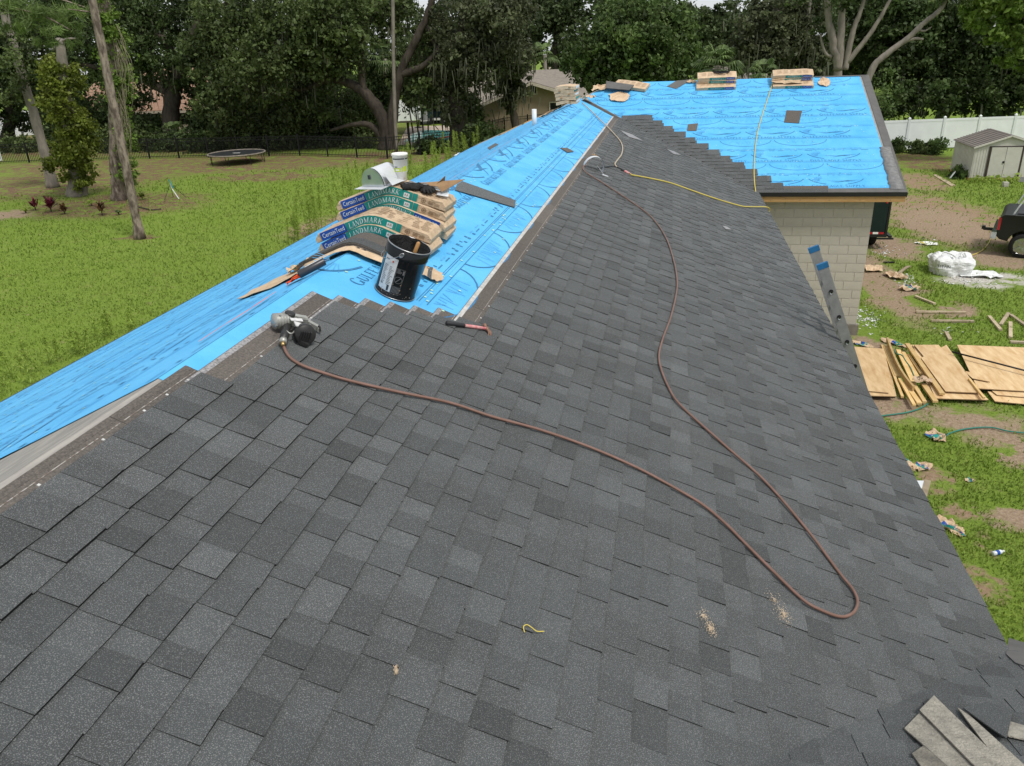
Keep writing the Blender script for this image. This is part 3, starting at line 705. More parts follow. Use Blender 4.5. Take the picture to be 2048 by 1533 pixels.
patch(mb, AA(-.9), AA(-.72), .255, .263, 1, .002, 2); patch(mb, AA(-.48), AA(-.36), .045, .085, 2, .002, 2); patch(mb, AA(-.9), AA(-.75), .075, .085, 1, .002, 2)
for h in (.262, .258): patch(mb, AA(-.52), AA(-.44), h-.008, h, 3, .002, 2)
part(mb, 'paper_label', [M['paper_label'], M['glove_grey'], M['dark_print'], M['orange_cloth']], t, kind='stuff')
mb = MB()
for a0, a1, h0, h1 in ((-.22, .20, .225, .227), (-.22, .20, .035, .037), (-.22, -.20, .035, .227), (.185, .20, .035, .227)): patch(mb, AA(a0), AA(a1), h0, h1, 0)
for k in range(40):
    a, b = 2*math.pi*k/40, 2*math.pi*(k+1)/40
    mb.add([bside(AA(-.01+rr*math.cos(q)*1.1), .145+rr*.148*math.sin(q), .0014) for rr, q in ((.15, a), (.17, a), (.17, b), (.15, b))], [(0, 1, 2, 3)], 0)
q = [(-.12, .13), (-.10, .125), (.09, .16), (.07, .165)]; mb.add([bside(AA(x), h, .0014) for x, h in q], [(0, 1, 2, 3)], 0)
for k in range(6): patch(mb, AA(-.17+k*.06), AA(-.14+k*.06), .045, .095, 0, .0014, 2)
for k in range(5): patch(mb, AA(-.17), AA(-.17+R.uniform(.1, .3)), .195+k*.006, .198+k*.006, 0, .0014, 3)
patch(mb, AA(.10), AA(.17), .19, .22, 0, .0014, 2)
part(mb, 'printed_panel', M['glove_grey'], t, kind='stuff')
mb = MB()
for k in range(26):                                     # scuffs down to bare metal near the foot
    a = R.uniform(-.9, .9); h = .02+.10*R.random()**2.2; s_ = R.uniform(.02, .07)
    mb.add([bside(AA(a+s_*.7*math.cos(q)*R.uniform(.5, 1)), max(.019, h+s_*.14*math.sin(q)*R.uniform(.4, 1)), .0017) for q in (0, 1.05, 2.1, 3.14, 4.2, 5.2)], [tuple(range(6))])
part(mb, 'scuffs', M['rust_dust'], t, kind='stuff')
mb = MB(); ea = AA(-.18); e0 = bside(ea, .325, .006)
Mt = Off(Matrix((Vector((0, 0, 1)).cross(e0-(BP+ax*.325)).normalized(), ax, (e0-(BP+ax*.325)).normalized())).transposed(), e0)
mb.lathe([(.018, -.006), (.018, .004), (.012, .006), (.010, .002)], 14, Mt); part(mb, 'handle_ear', M['bare_steel'], t, smooth=True)
mb = MB(); mb.tube(spline([e0+(e0-BP-ax*.325)*.05, bside(AA(-.5), .285, .012), bside(AA(-.95), .25, .014), bside(AA(-1.5), .235, .016), bside(AA(-2.1), .25, .016), bside(AA(-2.9), .32, .012)], 8), .002, 6); part(mb, 'wire_handle', M['bare_steel'], t, smooth=True)
# stick standing in the tar
s0 = B @ Vector((.145*math.cos(AA(.55))*.55, .145*math.sin(AA(.55))*.55, .26)); s1 = s0+ax*.16+CR*.012
mb = MB(); mb.tube([s0, s0+(s1-s0)*.5, s1-(s1-s0)*.05, s1], [.013, .014, .013, .006], 10); mb.build('trowel_handle', M['wood_handle'], smooth=True, label='wooden trowel handle sticking up out of the tar bucket', cat='tool handle')
# ---------------------------------------------------------------- things on the tall stack
def frame(c, x, n):                                     # local frame: x forward, z = n
    n = Vector(n).normalized(); x = Vector(x); x = (x-n*x.dot(n)).normalized(); y = n.cross(x)
    return Off(Matrix((x, y, n)).transposed(), c)
TOPB = lambda a, d: Vector((Xr+arc_path(a, .78)[0], 6.30+d, zr+.012+4*.073+arc_path(a, .78)[1]+.006))
# galvanised gooseneck roof vent
c = TOPB(-.10, .10)+Vector((0, 0, .012)); t = thing('roof_vent', c, 'shiny galvanised gooseneck roof vent hood lying on the top bundle', 'roof vent')
Fv = frame(c, (.30, .95, 0), (-.06, -.06, 1))
mb = MB(); mb.sheet([[Fv @ Vector((-.19+.38*i/4, -.14+.28*j/4, .004*nz(i, j))) for j in range(5)] for i in range(5)], .003, None); part(mb, 'base_flange', M['galv_white'], t)
mb = MB(); n = 16; rad = .115                            # arched cover
for i in range(n):
    a, b = math.pi*i/n, math.pi*(i+1)/n
    mb.add([Fv @ Vector((x, rad*-math.cos(q)*(.95), .012+rad*1.25*math.sin(q))) for x, q in ((-.10, a), (.13, a), (.13, b), (-.10, b))], [(0, 1, 2, 3)])
part(mb, 'curved_cover', M['galv_white'], t, smooth=True)
mb = MB(); P = [Fv @ Vector((-.115, rad*-math.cos(math.pi*i/n)*1.02, .006+rad*1.32*math.sin(math.pi*i/n))) for i in range(n+1)]; P2 = [q+(Fv.m @ Vector((.012, 0, 0))) for q in P]
mb.add(P+P2, [tuple(range(n+1)), tuple(range(2*n+1, n, -1))]); part(mb, 'end_plate', M['galvanized'], t)
mb = MB(); mb.sheet([[Fv @ Vector((-.09+.20*i/3, -.115-.07*j/2, .10*(1-j/2.)*(1-i/3.)+.012)) for j in range(3)] for i in range(4)], .002, None); part(mb, 'open_flap', M['galv_white'], t)
mb = MB(); mb.box(Fv @ Vector((-.12, .02, .085)), (.010, .018, .035), Fv.m); part(mb, 'dark_slot', M['dark_print'], t)
# foam cup
c = TOPB(.055, .20)+Vector((0, 0, .004)); t = thing('foam_cup', c, 'tall white foam drink cup standing on the top bundle', 'cup'); K = Off(Matrix.Identity(3), c)
mb = MB(); mb.lathe([(r_*1.25, z_) for r_, z_ in ((.030, 0), (.036, .002), (.039, .075), (.0455, .085), (.051, .215), (.0555, .217), (.0555, .232), (.0515, .237), (.047, .230), (.03, .01))], 28, K); part(mb, 'cup_body', M['foam_white'], t, smooth=True)
mb = MB(); aa = math.atan2(-c.y, -c.x)
def cup(a0, a1, z0, z1, mi):
    for i in range(6):
        p, q = aa+.1+(a0+(a1-a0)*i/6), aa+.1+(a0+(a1-a0)*(i+1)/6)
        rr = lambda z: (.0455+.0055*(z-.085)/.13)*1.25+.0008
        mb.add([K @ Vector((rr(z)*math.cos(g), rr(z)*math.sin(g), z)) for g, z in ((p, z0), (q, z0), (q, z1), (p, z1))], [(0, 1, 2, 3)], mi)
cup(-1.3, .5, .188, .198, 1); cup(.65, 1.4, .188, .198, 1); cup(-1.2, -.1, .088, .118, 0); cup(.05, .28, .088, .128, 0); cup(.42, .9, .088, .132, 0); cup(-1.1, -.6, .124, .131, 1); cup(-.95, -.35, .096, .110, 2)
part(mb, 'cup_print', [M['cup_green'], M['dark_print'], M['foam_white']], t, kind='stuff')
# pair of work gloves
def glove(c, fwd, label, s_=1.):
    F = frame(c, fwd, (.12, -.1, 1)); t = thing('work_glove', c, label, 'glove', 'work gloves on the bundle')
    mb = MB(); G = []
    for i in range(9):
        u = i/8.; wd = .045+.014*math.sin(u*2.6); h = .018+.022*math.sin(math.pi*min(1, u*.9+.1))
        G.append([F @ Vector((-.09+.15*u, wd*math.cos(q)*s_, max(.0, .016+h*math.sin(q))+.004*nz(u*6, q*2, c.x*9))) for q in [math.pi*2*k/12 for k in range(13)]])
    vs = [q for r_ in G for q in r_]; mb.add(vs, [(i*13+j, i*13+j+1, (i+1)*13+j+1, (i+1)*13+j) for i in range(8) for j in range(12)]+[tuple(range(12)), tuple(8*13+j for j in range(11, -1, -1))])
    part(mb, 'palm', M['glove_black'], t, smooth=True)
    for k, (dy, ln) in enumerate(((-.036, .052), (-.012, .064), (.012, .060), (.034, .046))):
        mb = MB(); b0 = F @ Vector((.045, dy, .022)); mb.tube([b0, F @ Vector((.045+ln*.5, dy*1.15, .028)), F @ Vector((.045+ln*.9, dy*1.2, .018)), F @ Vector((.045+ln, dy*1.2, .012))], [.0125, .0125, .011, .006], 8); part(mb, 'finger', M['glove_black'], t, smooth=True)
    mb = MB(); mb.tube([F @ Vector((-.03, -.045*s_, .02)), F @ Vector((.0, -.068*s_, .022)), F @ Vector((.035, -.072*s_, .014))], [.013, .0125, .008], 8); part(mb, 'thumb', M['glove_black'], t, smooth=True)
    mb = MB(); mb.lathe([(.0, 0), (.022, .0), (.018, .003), (0, .004)], 12, Off(F.m, F @ Vector((-.01, 0, .056)))); 
    for k in range(3): mb.box(F @ Vector((-.055+.012*k, .0, .050)), (.006, .05, .004), F.m)
    part(mb, 'knuckle_pad', M['glove_grey'], t)
    return t
glove(TOPB(.19, .07)+Vector((0, 0, .006)), (.8, .5, 0), 'black work glove with grey knuckle pads beside the cup, nearer one')
glove(TOPB(.30, .11)+Vector((0, 0, .010)), (.6, -.8, 0), 'black work glove behind the first, next to the torn cardboard', -1)
# torn cardboard standing on the right end
c = TOPB(.40, .2)+Vector((0, 0, .003)); t = thing('torn_cardboard', c, 'torn white printed cardboard flap standing on the right end of the top bundle', 'cardboard')
F = frame(c, (1, .2, 0), (.2, 0, 1)); mb = MB(); mb.sheet([[F @ Vector((.02+.06*j-.10*i*(j > 0), -.10+.05*i, .17*(1-i/5.)*(.2+.8*j/3.)+.006)) for j in range(4)] for i in range(5)], .003, None, 0, .5, 1); part(mb, 'flap', [M['foam_white'], M['kraft_dark']], t)
mb = MB(); mb.sheet([[F @ Vector((-.13+.16*i/4, -.02+.10*j/3, .01+.15*(i/4.)**1.4*(1-.2*j))) for j in range(4)] for i in range(5)], .003, None); part(mb, 'brown_side', M['kraft_dark'], t)
mb = MB(); mb.sheet([[F @ Vector((-.02+.10*i/3, -.12+.10*j/3, .012+.07*j/3.*i/3)) for j in range(4)] for i in range(4)], .002, None); part(mb, 'clear_film', M['galv_white'], t)
# ---------------------------------------------------------------- flat loose pieces on a roof plane, outlined by pixels
def pixpoly(pl, pix, w, th, curl=0.):
    Fp, pp, n = {'R': (RS, pRS, nR), 'L': (LS, pLS, nL), 'W': (WS, pWS, nW), 'N': (NS, pNS, nN)}[pl]
    P = [Fp(*pp(x, y), w) for x, y in pix]; k = len(P); mb = MB()
    T = [q+n*th for q in P]
    mb.add(T+P, [tuple(range(k)), tuple(range(2*k-1, k-1, -1))]+[(i, i+k, (i+1) % k+k, (i+1) % k) for i in range(k)])
    return mb
def loose(pl, pix, label, m='shingle', w=.012, th=.005, grp='loose shingle pieces lying on the roof', tone=.6, name='loose_shingle', cat='shingle'):
    mb = pixpoly(pl, pix, w, th); mb.t = [tone]*len(mb.f); return mb.build(name, M[m], label=label, cat=cat, group=grp)
loose('R', [(909, 383), (913, 372), (924, 366), (1030, 404), (1029, 418)], 'long curved-end shingle strip on the blue slope behind the bundles', tone=.9, w=.014)
loose('R', [(1120, 298), (1134, 298), (1147, 305), (1134, 307)], 'small brown shingle scrap among the printed arcs, near the start line', 'headlap')
loose('W', [(1376, 250), (1396, 248), (1393, 263), (1374, 263)], 'small square shingle piece left of the larger one on the wing', 'headlap', w=.01)
loose('W', [(1573, 222), (1604, 223), (1598, 248), (1568, 246)], 'larger two-toned shingle square in the middle of the blue wing', 'headlap', w=.01, tone=.35)
loose('W', [(1334, 174), (1352, 163), (1385, 160), (1352, 179)], 'slanted shingle strip near the wing ridge left of the bundles', 'rake', w=.01)
loose('R', [(1240, 264), (1262, 271), (1284, 284), (1258, 277)], 'pale sliver of shingle on grey slope, nearest the valley top', 'tape', w=.024)
loose('R', [(1333, 301), (1346, 305), (1362, 313), (1347, 311)], 'pale sliver of shingle close to the stepped valley edge', 'tape', w=.024)
loose('R', [(1443, 455), (1452, 457), (1461, 463), (1450, 462)], 'small pale shingle sliver on the grey slope above the ladder', 'tape', w=.024)
loose('L', [(976, 297), (992, 288), (997, 291), (980, 301)], 'dark shingle scrap lying on the far left blue slope', 'rake', w=.012)
# small brown paper ball, sawdust, string, scraps
crumple('paper_ball', 'small crushed paper ball on the shingles near the metal collar', 'paper', RS(*pRS(1187, 315), .022), (.12, .09), [M['kraft_dark'], M['brass']], seed=31, n=nR, amp=.35)
def pile(pl, x, y, r_, label, seed):
    F, pp, n = {'R': (RS, pRS, nR)}[pl]; u, v = pp(x, y); mb = MB(); q = random.Random(seed)
    for k in range(420):
        a, d = q.uniform(0, 6.28), r_*abs(q.gauss(0, .38)); o1 = r_*1.1*(q.random() < .3); c = F(u+d*math.cos(a)*1.5+o1, v+d*math.sin(a)*.8-o1*.5, .0275+.003*max(0, 1-d/r_))
        s_ = q.uniform(.0012, .003)*(.6 if r_ < .02 else 1); ph = q.uniform(0, 6)
        mb.add([c+Vector((s_*math.cos(ph+g), s_*math.sin(ph+g), q.uniform(-.002, .004))) for g in (0, 2.1, 4.2)]+[c+n*.003], [(0, 1, 2), (0, 1, 3), (1, 2, 3), (2, 0, 3)])
    return mb.build('sawdust_pile', M['sawdust'], label=label, cat='sawdust', kind='stuff')
pile('R', 1415, 1266, .055, 'small pale sawdust heap on the shingles left of the hose loop', 1)
pile('R', 1562, 1238, .075, 'scattered sawdust just below the end of the hose loop', 2); pile('R', 788, 1355, .014, 'speck of sawdust on the shingles at lower left', 3)
def line_obj(name, pl, pix, r_, m, label, cat, w=.026, n=6, extra0=None, extra1=None, grp=None, nr=8):
    F, pp = {'R': (RS, pRS), 'W': (WS, pWS), 'L': (LS, pLS)}[pl] if pl else (None, None)
    P = [F(*pp(x, y, w+r_), w+r_) for x, y in pix] if pl else [gnd(x, y, w+r_) for x, y in pix]
    P = (extra0 or [])+P+(extra1 or [])
    mb = MB(); mb.tube(spline(P, n), r_, nr); return mb.build(name, M[m], smooth=True, label=label, cat=cat, group=grp), P
line_obj('string', 'R', [(1049, 1265), (1047, 1254), (1054, 1250), (1064, 1256), (1074, 1263), (1088, 1263)], .0022, 'hose_yellow', 'short curl of yellow string on the grey shingles', 'string')
# ---------------------------------------------------------------- air hoses
HB = [(566, 690), (577, 712), (600, 729), (640, 744), (700, 762), (800, 785), (900, 806), (985, 834), (1080, 860), (1180, 895), (1270, 934), (1340, 971), (1404, 1009), (1450, 1047), (1488, 1085), (1545, 1142), (1606, 1200), (1645, 1222), (1682, 1234), (1706, 1226), (1715, 1205), (1706, 1180), (1677, 1144), (1614, 1060), (1530, 963), (1446, 888), (1362, 812), (1337, 775), (1322, 738), (1318, 710), (1326, 676), (1341, 636), (1352, 590), (1354, 560), (1347, 520), (1330, 472), (1300, 432), (1255, 399), (1205, 366), (1177, 349), (1166, 338), (1169, 331)]
line_obj('air_hose', 'R', HB, .0085, 'hose_brown', 'long brown air hose looping over the shingles from the nail gun', 'air hose', grp='air hoses on the roof')
line_obj('air_hose', 'R', [(1196, 337), (1212, 334), (1228, 333), (1240, 337), (1248, 341)], .008, 'hose_black', 'short black hose running from the metal collar to the brass splitter', 'air hose', grp='air hoses on the roof')
e0 = RS(*pRS(1515, 413), .03); 
line_obj('air_hose', 'R', [(1262, 350), (1300, 357), (1340, 366), (1380, 380), (1420, 394), (1455, 405), (1485, 413), (1502, 414)], .011, 'hose_yellow', 'yellow air hose crossing the grey shingles down to the eave', 'air hose', grp='air hoses on the roof', extra1=[RS(15.75, SL+.03, .05), RS(15.75, SL+.07, -.15), RS(15.8, SL+.04, -.6)])
line_obj('air_hose', 'R', [(1233, 334), (1230, 328), (1236, 319), (1243, 309), (1245, 295), (1240, 282), (1228, 268), (1215, 254), (1200, 240), (1182, 222), (1164, 206)], .012, 'hose_beige', 'beige hose wriggling up from the splitter towards the far ridge', 'air hose', grp='air hoses on the roof')
line_obj('air_hose', 'W', [(1547, 160), (1541, 180), (1533, 205), (1524, 232), (1515, 265), (1510, 300), (1508, 335), (1509, 365)], .011, 'hose_yellow', 'pale yellow hose hanging down the blue wing slope over its eave', 'air hose', grp='air hoses on the roof', w=.016, extra1=[WS(1.86, SW+.01, .04), Vector((1.87, Yv-.06, ze-.10)), Vector((1.87, Yv-.05, ze-.3))])
# splitter fitting
a, b = RS(*pRS(1243, 340, .03), .03), RS(*pRS(1266, 351, .03), .03); d = b-a
t = thing('hose_splitter', a+d*.5, 'brass and tape wrapped air hose splitter on the shingles', 'hose fitting')
mb = MB(); mb.tube([a-d*.05, a+d*.25], .016, 10); part(mb, 'black_collar', M['hose_black'], t, smooth=True)
mb = MB(); mb.tube([a+d*.25, a+d*.3, a+d*.45, a+d*.5, a+d*.7], [.018, .022, .022, .018, .018], 10); part(mb, 'taped_body', M['hammer_pink'], t, smooth=True)
mb = MB(); mb.tube([a+d*.7, a+d*.85], .014, 10); part(mb, 'brass_end', M['brass'], t, smooth=True)
mb = MB(); mb.tube([a+d*.85, a+d*1.05], .016, 10); part(mb, 'black_end', M['hose_black'], t, smooth=True)
# metal pipe collar (flashing ring) standing on the shingles, hose through it
c = RS(*pRS(1186, 338, .02), .021); t = thing('metal_collar', c, 'bent galvanised metal collar standing on shingles around the hose', 'metal collar')
F = frame(c, CR+Vector((0, .2, 0)), nR); mb = MB(); n = 22
for side, r0 in ((0, .165), (1, .161)):
    for i in range(n):
        a, b = math.radians(-8+196*i/n), math.radians(-8+196*(i+1)/n)
        mb.add([F @ Vector((r0*math.cos(q), y, max(0, .02+r0*1.05*math.sin(q)))) for q, y in ((a, -.035), (b, -.035), (b, .035), (a, .035))], [(0, 1, 2, 3)])
part(mb, 'arched_band', M['galv_white'], t, smooth=True)
mb = MB(); mb.sheet([[F @ Vector((.02+.10*i/4, -.10-.14*i/4+.05*j, .07*(1-i/4.)+.004)) for j in range(2)] for i in range(5)], .003, None); mb.box(F @ Vector((.13, -.25, .006)), (.10, .05, .010), F.m); part(mb, 'bent_tab', M['galv_white'], t)
# ---------------------------------------------------------------- coil nail gun
c = RS(*pRS(600, 660, .02), .022); t = thing('nail_gun', c, 'worn grey and black coil nail gun lying on the top shingle course', 'nail gun')
mpx = .0031
def Pn(x, y, h): return on_plane(x, y, RS(0, 0, .022+h), nR)   # pixel at height h over the shingles
mb = MB(); a, b = Pn(548, 643, .045), Pn(575, 641, .05); mb.tube([a-(b-a)*.12, a, a+(b-a)*.1, b, b+(b-a)*.2], [.022, .040, .043, .043, .034], 18); part(mb, 'cylinder_head', M['gun_grey'], t, smooth=True)
for k in range(5):
    mb = MB(); q = a+(b-a)*(.05+.2*k); d = (b-a).normalized(); mb.tube([q-d*.003, q+d*.003], .0455, 18); part(mb, 'cooling_fin', M['gun_grey'], t, smooth=True)
mb = MB(); a2, b2 = Pn(577, 640, .05), Pn(612, 644, .045); mb.bar(a2, b2, .05, .055, nR); mb.bar(a2+nR*.03, b2+nR*.02, .03, .02, nR); part(mb, 'body', M['gun_grey'], t)
mb = MB(); a3, b3 = Pn(574, 652, .035), Pn(567, 680, .03); mb.tube([a3+(a3-b3)*.3, a3, (a3+b3)/2, b3], [.026, .024, .022, .024], 12); part(mb, 'handle', M['gun_black'], t, smooth=True)
mb = MB(); mb.tube([b3, b3+(b3-a3)*.18], .022, 10); part(mb, 'end_cap', M['gun_grey'], t, smooth=True)
mb = MB(); p0 = b3+(b3-a3)*.18; p1 = Pn(566, 692, .02); mb.tube([p0, p0+(p1-p0)*.5, p1], [.013, .011, .011], 8); part(mb, 'air_fitting', M['brass'], t, smooth=True)
mb = MB(); cc = Pn(608, 668, .045); F = frame(cc, Pn(640, 672, .045)-cc, nR)
mb.lathe([(.048, -.040), (.056, -.036), (.058, .036), (.052, .042), (.02, .046)], 22, Off(F.m @ Matrix.Rotation(math.radians(68), 3, 'X'), cc)); part(mb, 'coil_magazine', M['gun_black'], t, smooth=True)
for k in range(5):
    mb = MB(); mb.box(F @ Vector((-.03+.013*k, -.052, .012)), (.006, .012, .06), F.m); part(mb, 'magazine_rib', M['gun_black'], t)
mb = MB(); mb.bar(Pn(600, 680, .02), Pn(618, 690, .012), .05, .02, nR); part(mb, 'magazine_cover', M['gun_black'], t)
mb = MB(); mb.bar(b2, Pn(634, 656, .03), .026, .03, nR); mb.bar(Pn(628, 652, .03), Pn(640, 662, .02), .016, .02, nR); part(mb, 'nose', M['gun_grey'], t)
mb = MB(); mb.tube(spline([Pn(632, 650, .03), Pn(640, 655, .04), Pn(640, 664, .02)], 6), .006, 8); part(mb, 'contact_foot', M['gun_black'], t, smooth=True)
mb = MB(); mb.tube(spline([Pn(572, 662, .05), Pn(582, 668, .045), Pn(590, 662, .05)], 5), .005, 6); part(mb, 'trigger', M['gun_grey'], t, smooth=True)
for (x, y, h, r_) in ((583, 634, .082, .006), (596, 636, .080, .006), (607, 640, .074, .006), (560, 632, .088, .007), (553, 652, .06, .006), (620, 650, .05, .006)):
    mb = MB(); q = Pn(x, y, h); mb.tube([q-nR*.006, q+nR*.004], r_, 6); part(mb, 'screw_head', M['bare_steel'], t)
mb = MB(); mb.box(Pn(593, 640, .083), (.07, .03, .004), frame(Pn(593, 640, .083), b2-a2, nR).m); part(mb, 'name_plate', M['paper_label'], t)
mb = MB(); mb.tube([a2+nR*.01, a2+nR*.045, a2+nR*.05], [.03, .03, .022], 12); part(mb, 'exhaust_port', M['gun_black'], t, smooth=True)
mb = MB(); mb.bar(Pn(577, 648, .03), Pn(592, 656, .03), .02, .012, nR); mb.bar(Pn(590, 650, .06), Pn(604, 655, .055), .018, .012, nR); part(mb, 'feed_door', M['gun_grey'], t)
mb = MB(); mb.bar(Pn(590, 648, .088), Pn(612, 654, .076), .05, .006, nR); part(mb, 'worn_sticker', M['paper_label'], t)
# ---------------------------------------------------------------- hammer
a, b = RS(*pRS(892, 646, .035), .035), RS(*pRS(974, 658, .035), .035); d = (b-a); 
t = thing('hammer', a+d*.5, 'worn claw hammer with black grip and pink taped handle on the shingle edge', 'hammer')
mb = MB(); mb.tube([a, a+d*.02, a+d*.2, a+d*.42, a+d*.45], [.012, .017, .015, .015, .012], 10); part(mb, 'grip', M['hammer_grip'], t, smooth=True)
mb = MB(); mb.tube([a+d*.44, a+d*.7, a+d*.98], [.0115, .012, .011], 10); part(mb, 'handle', M['hammer_pink'], t, smooth=True)
mb = MB(); x = d.normalized(); sd_ = nR.cross(x)
mb.tube([b+sd_*.055, b+sd_*.035, b+sd_*.033, b+sd_*.012, b, b-sd_*.02], [.014, .0145, .010, .011, .015, .012], 12)
part(mb, 'head', M['rusty_steel'], t, smooth=True)
for s_ in (-1, 1):
    mb = MB(); mb.tube(spline([b-sd_*.015+x*.004*s_, b-sd_*.045+x*(.003+.006*s_), b-sd_*.07-nR*.02+x*(.0+.009*s_)], 5), [.009]*5+[.008, .007, .006, .005, .004, .003], 6); part(mb, 'claw', M['rusty_steel'], t, smooth=True)
# ---------------------------------------------------------------- plumbing vent, scraps and debris on the far ridge and left slope
u, v = pLS(1069, 251); c = LS(u, v, .0); mb = MB(); mb.lathe([(.05, -.1), (.05, .32), (.042, .32), (.042, .05)], 18, Off(Matrix.Identity(3), c)); mb.build('vent_pipe', M['pvc'], org=c, smooth=True, label='white plastic vent pipe poking out of the far left roof slope', cat='vent pipe')
u1, v1 = pLS(920, 318); u2, v2 = pLS(1098, 232)
for k, (x0, y0, x1, y1, lb) in enumerate(((1000, 272, 1032, 256, 'weathered board lying along the far left eave, longer one'), (1046, 250, 1062, 242, 'short pale board end beside the vent pipe on the left eave'))):
    a, b = LS(*pLS(x0, y0), .02), LS(*pLS(x1, y1), .02); mb = MB(); mb.bar(a, b, .09, .03, nL); mb.build('board', M['pine'], label=lb, cat='board', group='boards left on the eave')
u, v = pLS(915, 312); crumple('plastic_scrap', 'small white plastic scrap on the left eave of the blue roof', 'plastic', LS(u, min(v, 4.4), .01), (.22, .14), [M['foam_white']], seed=41, n=nL, amp=.3)
# ridge stack at the far end of the main ridge (ends towards the camera), five bundles
FG = 'bundles at the far end of the main ridge'
for k in range(5):
    t = thing('shingle_bundle', (Xr-.22, 20.1, zr+.02+k*.08), ['lowest', 'second lowest', 'middle', 'second highest', 'topmost'][k]+' bundle of the far ridge stack seen end-on', 'shingle bundle', FG)
    mb = MB(); x0 = Xr-.22+R.uniform(-.03, .03); G = []
    for i in range(9):
        G.append([(x0-.24+.48*j/8., 19.75+.9*i/8., zr+.015+k*.08-(.05*abs(j-4)/4 if k == 0 else .02*abs(j-4)/4)+.006*nz(i, j*.7, k)) for j in range(9)])
    mb.sheet(G, .074, (0, 0, 1), 0, R.uniform(.3, .8)); part(mb, 'paper_wrapper', KR, t, smooth=False)
    mb = MB(); mb.add([(x0+.245, 19.8, zr+.02+k*.08), (x0+.245, 20.55, zr+.02+k*.08), (x0+.245, 20.55, zr+.075+k*.08), (x0+.245, 19.8, zr+.075+k*.08)], [(0, 1, 2, 3)], 2 if k % 2 else 3); mb.box((x0+.1*(-1)**k, 19.742, zr+.05+k*.08), (.05, .01, .03), None, 5); part(mb, 'printed_side', KR, t, kind='stuff')
def flatbundle(label, u, v, w, L_, rot, design, grp, k=0, name='shingle_bundle'):
    """a wrapped bundle lying flat on the wing slope, long side along u"""
    c = WS(u, v, w); t = thing(name, c, label, 'shingle bundle', grp)
    ca_, sa_ = math.cos(rot), math.sin(rot)
    def F(x, y, h): return WS(u+x*ca_-y*sa_, v+x*sa_+y*ca_, w+h)
    mb = MB(); G = [[F(-L_/2+L_*i/12, -.17+.34*j/6, .012*nz(i*.5, j*.6, k*3.1)-.010*(abs(i-6)/6.)**3) for j in range(7)] for i in range(13)]
    mb.sheet(G, .072, nW, 0, R.uniform(.45, .8)); part(mb, 'paper_wrapper', KR, t)
    mb = MB()
    def band(x0, x1, h0, h1, mi): mb.add([F(x0, .176, h0), F(x1, .176, h0), F(x1, .176, h1), F(x0, .176, h1)], [(0, 1, 2, 3)], mi)
    if design: band(L_/2-.27, L_/2-.05, .006, .068, 1); band(L_/2-.68, L_/2-.28, .006, .068, 2)
    if design:
        q, wd = serif('LANDMARK', .042); put(mb, [[(-x*.30/wd, -y) for x, y in f] for f in q], lambda x, y: F(L_/2-.33+x, .179, .056+y), 3)
        q, wd = sans('CertainTeed', .036); put(mb, [[(-x*.18/wd, -y) for x, y in f] for f in q], lambda x, y: F(L_/2-.07+x, .179, .050+y), 3)
    for a in range(5):
        x = -L_/2+.1+a*.16; [mb.add([F(x+dx, -.1+.05*g_+dy, .0785) for dx, dy in ((0, 0), (.11, 0), (.11, .008), (0, .008))], [(0, 1, 2, 3)], 4) for g_ in range(4)]
    part(mb, 'printed_side', KR, t, kind='stuff'); return t
WG = 'wrapped bundles along the wing ridge'
flatbundle('lower flat bundle of the wing ridge pile nearer the main roof', 1.12, .42, .012, .98, 0, 1, WG, 1)
flatbundle('middle bundle of the wing ridge pile nearer the main roof', 1.14, .22, .090, .98, .02, 1, WG, 2)
flatbundle('top bundle of the wing ridge pile, under the black tangle', 1.14, .20, .166, .98, -.02, 1, WG, 3)
flatbundle('lower bundle of the wing ridge pile nearer the rake edge', 3.02, .45, .012, .98, .03, 1, WG, 4)
flatbundle('middle bundle of the wing ridge pile nearer the rake edge', 3.00, .22, .092, .98, -.03, 1, WG, 5)
flatbundle('top bundle of the wing ridge pile nearer the rake edge', 3.02, .20, .168, .98, .01, 1, WG, 6)
flatbundle('opened bundle at the wing hip with shingles spilling out', -1.05, .30, .03, .9, .35, 0, WG, 7)
loose('W', [(1213, 172), (1268, 180), (1258, 190), (1212, 186)], 'grey shingles spilling from the opened bundle at the wing hip', 'rake', w=.115, th=.02)
crumple('paper_wrapper', 'pale torn wrapper hanging below the opened bundle at the wing hip', 'wrapper', WS(*pWS(1236, 196), .02), (.55, .45), KP[:1], seed=51, n=nW, amp=.08)
crumple('paper_wrapper', 'twisted wrapper at left of the opened wing hip bundle', 'wrapper', WS(*pWS(1200, 180), .02), (.5, .3), KP[:1], seed=52, n=nW, amp=.25)
crumple('paper_wrapper', 'brown wrapper standing up beside the far end-on bundle stack', 'wrapper', Vector((Xr+.22, 21.2, zr+.0)), (.30, .5), KP[:1], seed=53, amp=.5)
crumple('paper_wrapper', 'brown wrapper slumped on the left slope below the end-on stack', 'wrapper', LS(20.2, .62, .015), (.6, .35), [M['kraft_paper'], M['kraft_dark']], seed=54, n=nL, amp=.16)
crumple('paper_wrapper', 'crushed paper over the pile nearer the rake edge', 'wrapper', WS(2.9, .42, .09), (.75, .3), KP[:1], seed=55, n=nW, amp=.10)
crumple('paper_wrapper', 'torn paper strip right of the pile nearer the rake edge', 'wrapper', WS(3.78, .35, .012), (.30, .45), KP[:1], seed=56, n=nW, amp=.2)
crumple('paper_wrapper', 'little white paper scrap left of the wing ridge pile', 'wrapper', WS(.5, .12, .012), (.25, .14), KP[:1], seed=57, n=nW, amp=.3)
